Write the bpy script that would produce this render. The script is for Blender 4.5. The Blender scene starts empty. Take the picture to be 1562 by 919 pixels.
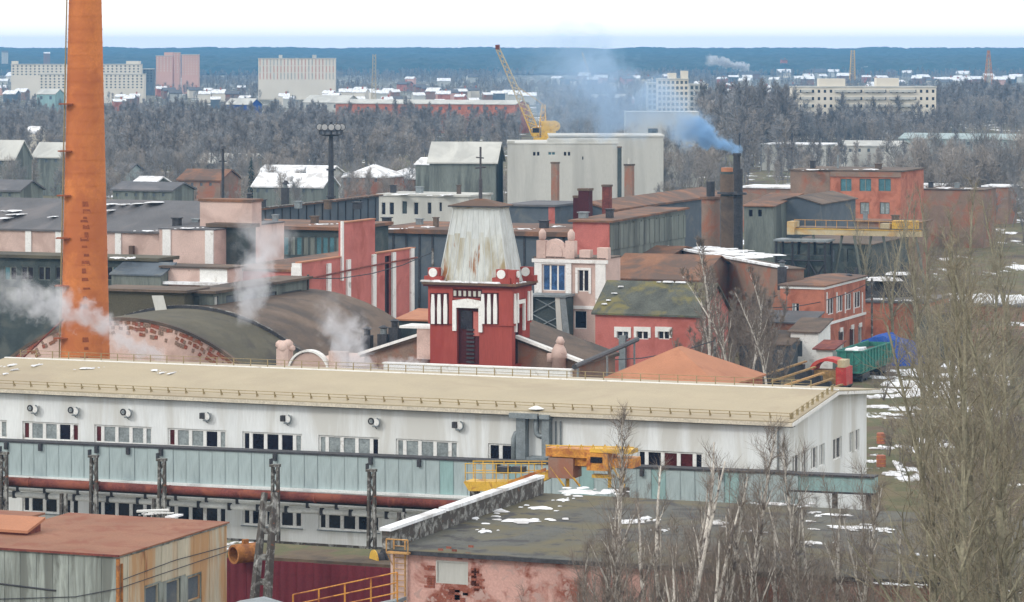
import bpy, bmesh, math, random
from mathutils import Vector, Matrix, noise
import numpy as np
scene = bpy.context.scene
COL = scene.collection
# ---------------------------------------------------------------- camera
FOC, HZ, CX, EYE = 5000.0, 74.0, 781.0, 36.0      # focal length in photo pixels, horizon row, middle column, eye height in metres
cam = bpy.data.cameras.new('camera')
cam.sensor_width = 36.0
cam.lens = 36.0 * FOC / 1562.0
cam.shift_y = -(919 / 2 - HZ) / 1562.0
cam.clip_start = 1.0
cam.clip_end = 60000.0
cam_ob = bpy.data.objects.new('camera', cam)
cam_ob.location = (0, 0, EYE)
cam_ob.rotation_euler = (math.radians(90), 0, 0)
COL.objects.link(cam_ob)
scene.camera = cam_ob
# ---------------------------------------------------------------- sky, sun, exposure
SUN_EL, SUN_AZ = math.radians(32), math.radians(-125)
world = bpy.data.worlds.new('World')
scene.world = world
world.use_nodes = True
wn = world.node_tree
bg = wn.nodes['Background']
sky = wn.nodes.new('ShaderNodeTexSky')
sky.sky_type = 'NISHITA'
sky.sun_disc = False
sky.sun_elevation = SUN_EL
sky.sun_rotation = SUN_AZ
sky.dust_density = 4.0
mixw = wn.nodes.new('ShaderNodeMix')              # an even cloud deck over the clear sky
mixw.data_type = 'RGBA'
mixw.inputs['Factor'].default_value = 0.93
wn.links.new(sky.outputs[0], mixw.inputs['A'])
mixw.inputs['B'].default_value = (20.5, 20.4, 20.5, 1)
wn.links.new(mixw.outputs['Result'], bg.inputs['Color'])
bg.inputs['Strength'].default_value = 0.1
sun = bpy.data.lights.new('sun', 'SUN')
sun.energy = 1.5
sun.angle = math.radians(10)
sun.color = (1.0, 0.96, 0.9)
sun_ob = bpy.data.objects.new('sun', sun)
sd = Vector((math.sin(SUN_AZ) * math.cos(SUN_EL), math.cos(SUN_AZ) * math.cos(SUN_EL), math.sin(SUN_EL)))
sun_ob.rotation_euler = sd.to_track_quat('Z', 'Y').to_euler()
sun_ob.location = sd * 300
COL.objects.link(sun_ob)
scene.view_settings.view_transform = 'Standard'
scene.view_settings.look = 'None'
scene.view_settings.exposure = -0.38
scene.view_settings.gamma = 1.0
scene.view_settings.use_curve_mapping = False
scene.cycles.max_bounces = 6
scene.cycles.transparent_max_bounces = 12
scene.cycles.volume_bounces = 1
scene.cycles.volume_max_steps = 128

YAW = -math.radians(21.2)
# ---------------------------------------------------------------- materials
def N(nt, t, **kw):
    n = nt.nodes.new(t)
    for k, v in kw.items():
        setattr(n, k, v)
    return n

def mat(name, col, var=0.18, scale=0.6, rough=0.85, metal=0.0, dirt=None, dirt_amt=0.45, dirt_scale=0.4,
        streak=False, bump=0.25, ribs=0.0, rib_depth=0.5, spec=0.3, fine=8.0, dirt2=None, dirt2_amt=0.35, dirt2_scale=1.6):
    m = bpy.data.materials.new(name)
    m.use_nodes = True
    nt = m.node_tree
    b = nt.nodes['Principled BSDF']
    b.inputs['Roughness'].default_value = rough
    b.inputs['Metallic'].default_value = metal
    b.inputs['Specular IOR Level'].default_value = spec
    tc = N(nt, 'ShaderNodeTexCoord')
    mp = N(nt, 'ShaderNodeMapping')
    nt.links.new(tc.outputs['Object'], mp.inputs['Vector'])
    mp.inputs['Scale'].default_value = (1, 1, 0.13 if streak else 1)
    def noi(sc, det=5.0, dist=0.0):
        n = N(nt, 'ShaderNodeTexNoise')
        n.inputs['Scale'].default_value = sc
        n.inputs['Detail'].default_value = det
        n.inputs['Roughness'].default_value = 0.62
        n.inputs['Distortion'].default_value = dist
        nt.links.new(mp.outputs[0], n.inputs['Vector'])
        return n
    def mix(fac, a, bcol):
        x = N(nt, 'ShaderNodeMix', data_type='RGBA')
        nt.links.new(fac, x.inputs['Factor'])
        if isinstance(a, tuple): x.inputs['A'].default_value = a
        else: nt.links.new(a, x.inputs['A'])
        x.inputs['B'].default_value = bcol
        return x.outputs['Result']
    def ramp(src, lo, hi):
        r = N(nt, 'ShaderNodeMapRange')
        r.inputs['From Min'].default_value = lo
        r.inputs['From Max'].default_value = hi
        nt.links.new(src, r.inputs['Value'])
        return r.outputs[0]
    lo = tuple(max(0, c * (1 - var)) for c in col) + (1,)
    hi = tuple(min(1, c * (1 + var)) for c in col) + (1,)
    n1 = noi(scale)
    out = mix(ramp(n1.outputs['Fac'], 0.3, 0.7), lo, hi)
    nf = noi(fine, 3)
    sh = N(nt, 'ShaderNodeMix', data_type='RGBA', blend_type='MULTIPLY')
    sh.inputs['Factor'].default_value = 1
    nt.links.new(out, sh.inputs['A'])
    g = N(nt, 'ShaderNodeMapRange')
    g.inputs['To Min'].default_value = 1 - var * 0.9
    g.inputs['To Max'].default_value = 1 + var * 0.9
    g.inputs['From Min'].default_value = 0.3
    g.inputs['From Max'].default_value = 0.7
    nt.links.new(nf.outputs['Fac'], g.inputs['Value'])
    nt.links.new(g.outputs[0], sh.inputs['B'])
    out = sh.outputs['Result']
    if dirt:
        n2 = noi(dirt_scale, 6, 0.6)
        t = 0.74 - dirt_amt * 0.5
        out = mix(ramp(n2.outputs['Fac'], t - 0.06, t + 0.07), out, tuple(dirt) + (1,))
    if dirt2:
        n3 = noi(dirt2_scale, 6, 0.4)
        t = 0.74 - dirt2_amt * 0.5
        out = mix(ramp(n3.outputs['Fac'], t - 0.03, t + 0.04), out, tuple(dirt2) + (1,))
    nt.links.new(out, b.inputs['Base Color'])
    bp = N(nt, 'ShaderNodeBump')
    bp.inputs['Strength'].default_value = bump
    bp.inputs['Distance'].default_value = 0.06
    nt.links.new(nf.outputs['Fac'], bp.inputs['Height'])
    last = bp
    if ribs:
        m2 = N(nt, 'ShaderNodeMapping')
        m2.inputs['Scale'].default_value = (1, 1, 0)
        nt.links.new(tc.outputs['Object'], m2.inputs['Vector'])
        w = N(nt, 'ShaderNodeTexWave', wave_type='BANDS', bands_direction='DIAGONAL')
        w.inputs['Scale'].default_value = 1.0 / ribs / 10 * 3.14
        nt.links.new(m2.outputs[0], w.inputs['Vector'])
        b2 = N(nt, 'ShaderNodeBump')
        b2.inputs['Strength'].default_value = rib_depth
        b2.inputs['Distance'].default_value = 0.08
        nt.links.new(w.outputs['Fac'], b2.inputs['Height'])
        nt.links.new(bp.outputs[0], b2.inputs['Normal'])
        last = b2
    nt.links.new(last.outputs[0], b.inputs['Normal'])
    return m

M = {}
M['white'] = mat('white_render', (0.74, 0.765, 0.755), 0.07, 0.3, dirt=(0.60, 0.60, 0.56), dirt_amt=0.42, dirt_scale=0.35, streak=True, bump=0.1)
M['whitetrim'] = mat('white_trim', (0.75, 0.75, 0.72), 0.08, 1.0, dirt=(0.45, 0.42, 0.38), dirt_amt=0.2, dirt_scale=1.0, bump=0.1)
M['beige'] = mat('beige_roof', (0.37, 0.31, 0.205), 0.07, 0.25, rough=0.6, dirt=(0.33, 0.27, 0.18), dirt_amt=0.35, dirt_scale=0.12, bump=0.1)
M['beigedark'] = mat('beige_metal', (0.30, 0.24, 0.13), 0.2, 2)
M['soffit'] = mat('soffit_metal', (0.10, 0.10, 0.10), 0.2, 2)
M['fascia'] = mat('fascia_metal', (0.55, 0.50, 0.40), 0.15, 2)
M['greymetal'] = mat('grey_galvanised', (0.22, 0.25, 0.26), 0.2, 1.5, rough=0.5, metal=0.3)
M['darkmetal'] = mat('dark_metal', (0.045, 0.045, 0.05), 0.3, 2, rough=0.6)
M['concrete'] = mat('weathered_concrete', (0.30, 0.30, 0.28), 0.3, 1.2, dirt=(0.08, 0.07, 0.06), dirt_amt=0.6, dirt_scale=1.6, dirt2=(0.30, 0.10, 0.04), dirt2_amt=0.15, streak=False, bump=0.6)
M['teal'] = mat('teal_sheet', (0.33, 0.40, 0.40), 0.12, 0.7, dirt=(0.17, 0.22, 0.20), dirt_amt=0.25, dirt_scale=0.8, streak=True, bump=0.2)
M['teal2'] = mat('teal_green_sheet', (0.25, 0.38, 0.37), 0.12, 0.7, dirt=(0.20, 0.28, 0.26), dirt_amt=0.3, dirt_scale=0.8, streak=True)
M['rustpipe'] = mat('rusty_red_pipe', (0.15, 0.042, 0.034), 0.35, 0.8, dirt=(0.24, 0.075, 0.045), dirt_amt=0.4, dirt_scale=0.7)
M['whitepipe'] = mat('white_insulation', (0.72, 0.74, 0.72), 0.08, 2, rough=0.5)
M['rustroof'] = mat('rust_red_roof', (0.25, 0.118, 0.07), 0.14, 0.3, dirt=(0.22, 0.08, 0.045), dirt_amt=0.35, dirt_scale=0.5, bump=0.15)
M['rustroof2'] = mat('rusty_brown_roof', (0.21, 0.105, 0.06), 0.25, 0.25, dirt=(0.12, 0.08, 0.06), dirt_amt=0.5, dirt_scale=0.2)
M['brownroof'] = mat('brown_felt_roof', (0.135, 0.098, 0.072), 0.25, 0.25, dirt=(0.075, 0.06, 0.05), dirt_amt=0.45, dirt_scale=0.15)
M['greyroof'] = mat('grey_sheet_roof', (0.115, 0.115, 0.12), 0.15, 0.25, dirt=(0.16, 0.15, 0.15), dirt_amt=0.35, dirt_scale=0.15)
M['mossroof'] = mat('mossy_slate_roof', (0.085, 0.09, 0.075), 0.3, 0.5, dirt=(0.17, 0.15, 0.06), dirt_amt=0.35, dirt_scale=0.35, bump=0.5)
M['feltroof'] = mat('grey_felt_roof', (0.095, 0.095, 0.082), 0.22, 0.35, dirt=(0.12, 0.105, 0.06), dirt_amt=0.45, dirt_scale=0.14, dirt2=(0.055, 0.052, 0.05), dirt2_amt=0.35, dirt2_scale=0.5, bump=0.3)
M['olive'] = mat('olive_sheet_roof', (0.10, 0.09, 0.062), 0.2, 0.3, dirt=(0.06, 0.055, 0.045), dirt_amt=0.3, dirt_scale=0.2)
M['orangeroof'] = mat('orange_tin_roof', (0.40, 0.18, 0.10), 0.08, 0.4, dirt=(0.33, 0.14, 0.08), dirt_amt=0.3, dirt_scale=0.3)
M['shedteal'] = mat('shed_grey_sheet', (0.30, 0.33, 0.30), 0.15, 0.8, dirt=(0.16, 0.17, 0.15), dirt_amt=0.45, dirt_scale=1.3, streak=True, ribs=0.35, rib_depth=0.8)
M['shedyellow'] = mat('shed_rusty_sheet', (0.50, 0.46, 0.35), 0.12, 0.6, dirt=(0.46, 0.28, 0.14), dirt_amt=0.42, dirt_scale=0.5, dirt2=(0.30, 0.13, 0.06), dirt2_amt=0.2, dirt2_scale=1.2, streak=True, ribs=0.35, rib_depth=0.8)
M['chimney'] = mat('orange_brick_chimney', (0.56, 0.19, 0.055), 0.10, 0.25, dirt=(0.44, 0.135, 0.045), dirt_amt=0.5, dirt_scale=0.18, bump=0.35, fine=5)
M['chimneymark'] = mat('dark_red_mark', (0.27, 0.075, 0.03), 0.2, 2)
M['pinkwall'] = mat('pink_render', (0.60, 0.45, 0.39), 0.12, 0.25, dirt=(0.47, 0.34, 0.29), dirt_amt=0.4, dirt_scale=0.2, dirt2=(0.30, 0.17, 0.13), dirt2_amt=0.1)
M['pinkpeel'] = mat('peeling_pink_render', (0.55, 0.33, 0.28), 0.12, 0.6, dirt=(0.26, 0.085, 0.055), dirt_amt=0.42, dirt_scale=0.55, dirt2=(0.45, 0.30, 0.26), dirt2_amt=0.35, dirt2_scale=1.8, bump=0.6)
M['redpink'] = mat('rose_red_render', (0.48, 0.155, 0.13), 0.14, 0.4, dirt=(0.38, 0.11, 0.085), dirt_amt=0.35, dirt_scale=0.3, dirt2=(0.40, 0.19, 0.15), dirt2_amt=0.15)
M['towerred'] = mat('tower_red_render', (0.32, 0.066, 0.052), 0.12, 0.4, dirt=(0.29, 0.05, 0.04), dirt_amt=0.35, dirt_scale=0.4, streak=True)
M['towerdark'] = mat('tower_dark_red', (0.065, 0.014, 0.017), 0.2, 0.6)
M['tin'] = mat('tower_tin_roof', (0.50, 0.52, 0.49), 0.14, 0.6, rough=0.6, dirt=(0.29, 0.24, 0.13), dirt_amt=0.48, dirt_scale=0.45, dirt2=(0.26, 0.11, 0.04), dirt2_amt=0.22, dirt2_scale=1.1, streak=True, bump=0.4)
M['redbrick'] = mat('red_brick', (0.43, 0.16, 0.10), 0.22, 0.7, dirt=(0.30, 0.10, 0.06), dirt_amt=0.35, dirt_scale=0.4, bump=0.5, fine=14)
M['brick'] = mat('broken_brick', (0.26, 0.085, 0.055), 0.3, 1.2, bump=0.5)
M['brownwall'] = mat('brown_render', (0.24, 0.17, 0.13), 0.2, 0.3, dirt=(0.30, 0.13, 0.08), dirt_amt=0.4, dirt_scale=0.3)
M['greywall'] = mat('blue_grey_sheet', (0.10, 0.12, 0.14), 0.15, 0.4, dirt=(0.15, 0.16, 0.16), dirt_amt=0.3, dirt_scale=0.3)
M['greensheet'] = mat('grey_green_sheet', (0.17, 0.19, 0.17), 0.2, 0.4, dirt=(0.10, 0.11, 0.10), dirt_amt=0.4, dirt_scale=0.5, streak=True)
M['darkwall'] = mat('sooty_dark_wall', (0.055, 0.07, 0.07), 0.3, 0.4, dirt=(0.10, 0.11, 0.10), dirt_amt=0.3, dirt_scale=0.4)
M['palewall'] = mat('pale_panel_wall', (0.50, 0.50, 0.46), 0.08, 0.2, dirt=(0.40, 0.40, 0.37), dirt_amt=0.4, dirt_scale=0.12, streak=True)
M['creamwall'] = mat('cream_panel_wall', (0.68, 0.63, 0.53), 0.06, 0.05)
M['peachwall'] = mat('peach_panel_wall', (0.62, 0.38, 0.31), 0.08, 0.05)
M['glass'] = mat('dark_glass', (0.015, 0.014, 0.022), 0.3, 0.5, rough=0.12, spec=0.5, bump=0)
M['glasslight'] = mat('curtained_glass', (0.26, 0.29, 0.29), 0.3, 1.5, rough=0.2, spec=0.5, bump=0)
M['glassred'] = mat('dark_red_curtain_glass', (0.08, 0.018, 0.02), 0.4, 0.8, rough=0.2, spec=0.5, bump=0)
M['glassteal'] = mat('teal_glass', (0.07, 0.17, 0.20), 0.3, 0.6, rough=0.25, spec=0.5, bump=0)
M['glassblue'] = mat('blue_glass', (0.035, 0.09, 0.20), 0.5, 1.5, rough=0.25, spec=0.5, bump=0)
M['snow'] = mat('old_snow', (0.80, 0.82, 0.84), 0.08, 1.2, rough=0.9, dirt=(0.52, 0.51, 0.50), dirt_amt=0.42, dirt_scale=0.5, bump=0.4)
M['yellow'] = mat('yellow_crane_paint', (0.64, 0.40, 0.06), 0.12, 1, dirt=(0.36, 0.17, 0.04), dirt_amt=0.3, dirt_scale=1.2, rough=0.55)
M['orange'] = mat('orange_crane_paint', (0.56, 0.25, 0.045), 0.2, 1, dirt=(0.3, 0.09, 0.03), dirt_amt=0.4, dirt_scale=1.2, rough=0.55)
M['redpaint'] = mat('red_machine_paint', (0.45, 0.045, 0.035), 0.2, 1, dirt=(0.4, 0.13, 0.08), dirt_amt=0.3, dirt_scale=1.0, rough=0.55)
M['ladder'] = mat('ochre_ladder', (0.45, 0.26, 0.10), 0.25, 2)
M['maroon'] = mat('maroon_sheet', (0.135, 0.017, 0.026), 0.15, 0.6, dirt=(0.10, 0.014, 0.02), dirt_amt=0.3, ribs=0.3, rib_depth=0.5, rough=0.6)
M['rustorange'] = mat('rusty_orange_pipe', (0.36, 0.15, 0.045), 0.25, 1, dirt=(0.22, 0.09, 0.04), dirt_amt=0.4, dirt_scale=1.5)
M['wagon'] = mat('green_wagon_paint', (0.045, 0.20, 0.16), 0.2, 1, dirt=(0.05, 0.11, 0.09), dirt_amt=0.35, dirt_scale=1)
M['blue'] = mat('blue_tarp', (0.02, 0.07, 0.30), 0.25, 1.0)
M['creampaint'] = mat('faded_crane_paint', (0.46, 0.39, 0.25), 0.15, 0.4, dirt=(0.5, 0.30, 0.10), dirt_amt=0.3, dirt_scale=0.2)
M['twigdark'] = mat('dark_twigs', (0.19, 0.18, 0.175), 0.25, 0.05)
M['tinclean'] = mat('clean_tin', (0.52, 0.55, 0.54), 0.12, 0.8, rough=0.6, dirt=(0.42, 0.43, 0.40), dirt_amt=0.4, dirt_scale=0.8, streak=True, bump=0.4)
M['timber'] = mat('weathered_timber', (0.30, 0.19, 0.08), 0.3, 1.5)
M['barkwhite'] = mat('birch_bark', (0.62, 0.58, 0.52), 0.25, 1.2, dirt=(0.12, 0.10, 0.09), dirt_amt=0.35, dirt_scale=1.8)
M['twigbrown'] = mat('brown_twigs', (0.20, 0.165, 0.135), 0.25, 0.5)
M['barkgrey'] = mat('grey_bark', (0.19, 0.17, 0.15), 0.25, 0.6)
M['twiggrey'] = mat('grey_twigs', (0.26, 0.255, 0.25), 0.25, 0.05)
M['twigwarm'] = mat('warm_twigs', (0.31, 0.28, 0.25), 0.25, 0.05)
M['twigolive'] = mat('olive_twigs', (0.225, 0.195, 0.135), 0.3, 0.5)
M['barkolive'] = mat('poplar_bark', (0.27, 0.25, 0.175), 0.25, 0.8, dirt=(0.14, 0.125, 0.09), dirt_amt=0.35, dirt_scale=1.0)
M['spruce'] = mat('spruce_needles', (0.025, 0.045, 0.04), 0.3, 1)
M['forest'] = mat('forest_canopy', (0.022, 0.045, 0.042), 0.35, 0.03, fine=0.15)
M['winlamp'] = mat('lamp_glass', (0.5, 0.5, 0.5), 0.1, 1)
M['antenna'] = mat('antenna_steel', (0.08, 0.08, 0.09), 0.2, 1)

def ground_mat():
    m = bpy.data.materials.new('muddy_ground_with_snow')
    m.use_nodes = True
    nt = m.node_tree
    b = nt.nodes['Principled BSDF']
    b.inputs['Roughness'].default_value = 0.95
    tc = N(nt, 'ShaderNodeTexCoord')
    def noi(sc, det=8, ys=1.0):
        mp = N(nt, 'ShaderNodeMapping')
        mp.inputs['Scale'].default_value = (1, ys, 1)
        nt.links.new(tc.outputs['Object'], mp.inputs['Vector'])
        n = N(nt, 'ShaderNodeTexNoise')
        n.inputs['Scale'].default_value = sc
        n.inputs['Detail'].default_value = det
        n.inputs['Roughness'].default_value = 0.65
        nt.links.new(mp.outputs[0], n.inputs['Vector'])
        return n.outputs['Fac']
    def rr(src, stops):
        r = N(nt, 'ShaderNodeValToRGB')
        e = r.color_ramp.elements
        e[0].position, e[0].color = stops[0][0], stops[0][1] + (1,)
        e[1].position, e[1].color = stops[-1][0], stops[-1][1] + (1,)
        for p, c in stops[1:-1]:
            x = e.new(p); x.color = c + (1,)
        nt.links.new(src, r.inputs[0])
        return r.outputs[0]
    c1 = rr(noi(0.09, 10, 0.6), [(0.36, (0.05, 0.038, 0.028)), (0.45, (0.12, 0.085, 0.05)), (0.5, (0.09, 0.095, 0.038)), (0.56, (0.15, 0.12, 0.06)), (0.64, (0.075, 0.062, 0.052))])
    snowf = rr(noi(0.11, 9, 0.35), [(0.585, (0, 0, 0)), (0.605, (1, 1, 1))])
    mx = N(nt, 'ShaderNodeMix', data_type='RGBA')
    nt.links.new(snowf, mx.inputs['Factor'])
    nt.links.new(c1, mx.inputs['A'])
    mx.inputs['B'].default_value = (0.78, 0.80, 0.83, 1)
    nt.links.new(mx.outputs['Result'], b.inputs['Base Color'])
    bp = N(nt, 'ShaderNodeBump')
    bp.inputs['Distance'].default_value = 0.2
    nt.links.new(noi(1.2), bp.inputs['Height'])
    nt.links.new(bp.outputs[0], b.inputs['Normal'])
    return m
M['ground'] = ground_mat()

# ---------------------------------------------------------------- mesh helpers
class MB:
    """collects quads and polygons, then builds one mesh"""
    def __init__(s):
        s.v = []; s.f = []
    def poly(s, pts):
        i = len(s.v); s.v.extend([tuple(p) for p in pts]); s.f.append(tuple(range(i, i + len(pts)))); return s
    def box(s, x0, x1, y0, y1, z0, z1):
        i = len(s.v)
        s.v += [(x0, y0, z0), (x1, y0, z0), (x1, y1, z0), (x0, y1, z0), (x0, y0, z1), (x1, y0, z1), (x1, y1, z1), (x0, y1, z1)]
        s.f += [(i, i + 3, i + 2, i + 1), (i + 4, i + 5, i + 6, i + 7), (i, i + 1, i + 5, i + 4), (i + 1, i + 2, i + 6, i + 5), (i + 2, i + 3, i + 7, i + 6), (i + 3, i, i + 4, i + 7)]
        return s
    def prism(s, pts, off):
        """closed prism from polygon pts extruded by vector off"""
        n = len(pts); i = len(s.v); o = Vector(off)
        s.v += [tuple(p) for p in pts] + [tuple(Vector(p) + o) for p in pts]
        s.f.append(tuple(range(i, i + n))); s.f.append(tuple(range(i + 2 * n - 1, i + n - 1, -1)))
        for k in range(n):
            a, b = i + k, i + (k + 1) % n
            s.f.append((a, a + n, b + n, b))
        return s
    def tube(s, pts, rad, n=8, cap=True):
        pts = [Vector(p) for p in pts]
        if not isinstance(rad, (list, tuple)): rad = [rad] * len(pts)
        i0 = len(s.v); d0 = None
        for k, p in enumerate(pts):
            d = (pts[min(k + 1, len(pts) - 1)] - pts[max(k - 1, 0)]).normalized()
            up = Vector((0, 0, 1)) if abs(d.z) < 0.9 else Vector((1, 0, 0))
            a = d.cross(up).normalized(); b = d.cross(a).normalized()
            if d0 is not None and a.dot(d0) < 0: a = -a; b = -b
            d0 = a
            for j in range(n):
                t = 2 * math.pi * j / n
                s.v.append(tuple(p + (a * math.cos(t) + b * math.sin(t)) * rad[k]))
        for k in range(len(pts) - 1):
            for j in range(n):
                a = i0 + k * n + j; b = i0 + k * n + (j + 1) % n
                s.f.append((a, b, b + n, a + n))
        if cap:
            s.f.append(tuple(i0 + j for j in range(n)))
            s.f.append(tuple(i0 + (len(pts) - 1) * n + j for j in reversed(range(n))))
        return s
    def bar(s, a, b, w=0.1):
        return s.tube([a, b], w * 0.6, 4)
    def mesh(s, name, m, smooth=False):
        me = bpy.data.meshes.new(name)
        me.from_pydata(s.v, [], s.f)
        bm = bmesh.new(); bm.from_mesh(me)
        bmesh.ops.recalc_face_normals(bm, faces=bm.faces)
        bm.to_mesh(me); bm.free()
        me.materials.append(m)
        if smooth:
            for p in me.polygons: p.use_smooth = True
        return me
    def build(s, name, m, parent=None, loc=(0, 0, 0), smooth=False):
        return ob(name, s.mesh(name, m, smooth), parent, loc)

def ob(name, me, parent=None, loc=(0, 0, 0), rz=0.0):
    o = bpy.data.objects.new(name, me)
    COL.objects.link(o)
    o.location = loc
    o.rotation_euler = (0, 0, rz)
    if parent is not None: o.parent = parent
    return o

def tag(o, label, cat=None, group=None, kind=None):
    o['label'] = label
    if cat: o['category'] = cat
    if group: o['group'] = group
    if kind: o['kind'] = kind
    return o

def empty(name, loc, rz, label, cat, group=None):
    return tag(ob(name, None, None, loc, rz), label, cat, group)

def copy_tree(o, loc=None, rz=None, label=None, parent=None, sc=None):
    c = o.copy(); COL.objects.link(c)
    if parent is not None: c.parent = parent
    if loc is not None: c.location = loc
    if rz is not None: c.rotation_euler = (0, 0, rz)
    if sc is not None: c.scale = sc
    if label: c['label'] = label
    for ch in list(o.children): copy_tree(ch, parent=c)
    return c

def wp(px, py, Y):
    return Vector(((px - CX) / FOC * Y, Y, EYE - (py - HZ) * Y / FOC))
def gp(px, py, z=0.0):
    return wp(px, py, FOC * (EYE - z) / (py - HZ))

class Fr:
    """local frame: x runs along the front to the right, y away from the viewer"""
    def __init__(s, x, y, yaw=YAW):
        s.o = Vector((x, y)); s.yaw = yaw
        s.e1 = Vector((math.cos(yaw), math.sin(yaw))); s.e2 = Vector((-math.sin(yaw), math.cos(yaw)))
    def u_at(s, px, v=0.0):
        k = (px - CX) / FOC; b = s.o + s.e2 * v
        return (k * b.y - b.x) / (s.e1.x - k * s.e1.y)
    def v_at(s, px, u=0.0):
        k = (px - CX) / FOC; b = s.o + s.e1 * u
        return (k * b.y - b.x) / (s.e2.x - k * s.e2.y)
    def z_at(s, py, u=0.0, v=0.0):
        return EYE - (py - HZ) * s.Y(u, v) / FOC
    def Y(s, u, v): return (s.o + s.e1 * u + s.e2 * v).y
    def w(s, u, v, z=0.0):
        p = s.o + s.e1 * u + s.e2 * v
        return Vector((p.x, p.y, z))

def wall_face(mb, length, z0, z1, openings, face, reveal, origin=0.0, top=None):
    """a wall with real openings; face 'f' = front (y=0, x from -length to 0), 'e' = end (x=0, y from 0 to length)"""
    if face == 'f': P = lambda a, z, d=0.0: (-length + a, d, z)
    else: P = lambda a, z, d=0.0: (-d, a, z)
    xs = sorted({0.0, length} | {round(o[0], 4) for o in openings} | {round(o[2], 4) for o in openings})
    zs = sorted({z0, z1} | {round(o[1], 4) for o in openings} | {round(o[3], 4) for o in openings})
    xs = [x for x in xs if -1e-6 <= x <= length + 1e-6]; zs = [z for z in zs if z0 - 1e-6 <= z <= z1 + 1e-6]
    for i in range(len(xs) - 1):
        for j in range(len(zs) - 1):
            cx, cz = (xs[i] + xs[i + 1]) / 2, (zs[j] + zs[j + 1]) / 2
            if any(o[0] < cx < o[2] and o[1] < cz < o[3] for o in openings): continue
            mb.poly([P(xs[i], zs[j]), P(xs[i + 1], zs[j]), P(xs[i + 1], zs[j + 1]), P(xs[i], zs[j + 1])])
    for a0, b0, a1, b1 in [o[:4] for o in openings]:
        r = reveal
        mb.poly([P(a0, b0), P(a1, b0), P(a1, b0, r), P(a0, b0, r)])
        mb.poly([P(a0, b1), P(a1, b1), P(a1, b1, r), P(a0, b1, r)])
        mb.poly([P(a0, b0), P(a0, b1), P(a0, b1, r), P(a0, b0, r)])
        mb.poly([P(a1, b0), P(a1, b1), P(a1, b1, r), P(a1, b0, r)])

def window(root, face, L, a0, b0, a1, b1, n, panemats, framemat, reveal, simple=False, rows=1, bar=None):
    """window part with its frame bars; each pane a sub-part"""
    def bx(mb, u0, u1, d0, d1, z0, z1):
        if face == 'f': mb.box(-L + u0, -L + u1, d0, d1, z0, z1)
        else: mb.box(-d1, -d0, u0, u1, z0, z1)
    w = bar or min(0.09, (a1 - a0) * 0.06)
    if simple:
        mb = MB(); bx(mb, a0, a1, reveal - 0.03, reveal + 0.05, b0, b1)
        return mb.build('window', random.choice(panemats), root)
    fr = MB()
    d0, d1 = reveal - 0.1, reveal + 0.02
    e = 0.002
    bx(fr, a0 + e, a1 - e, d0, d1, b0 + e, b0 + w); bx(fr, a0 + e, a1 - e, d0, d1, b1 - w, b1 - e)
    if isinstance(n, int): cuts = [i / n for i in range(n + 1)]
    else: cuts = n
    for c in cuts:
        x = a0 + (a1 - a0) * c
        ww = w if 0 < c < 1 else w / 2
        lo = max(a0 + e, x - ww); hi = min(a1 - e, x + ww)
        if c == 0: hi = a0 + w
        if c == 1: lo = a1 - w
        bx(fr, lo, hi, d0 - 0.01, d1 + 0.01, b0 + w, b1 - w)
    for r in range(1, rows):
        z = b0 + (b1 - b0) * r / rows
        bx(fr, a0 + w, a1 - w, d0 + 0.012, d1 - 0.002, z - w / 3, z + w / 3)
    f = fr.build('window', framemat, root)
    for i in range(len(cuts) - 1):
        p = MB(); x0 = a0 + (a1 - a0) * cuts[i]; x1 = a0 + (a1 - a0) * cuts[i + 1]
        bx(p, x0 + w * 0.5, x1 - w * 0.5, reveal - 0.03, reveal - 0.01, b0 + w * 0.5, b1 - w * 0.5)
        pm = panemats[(i + random.randrange(len(panemats))) % len(panemats)]
        p.build('pane', pm, f)
    return f

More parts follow.
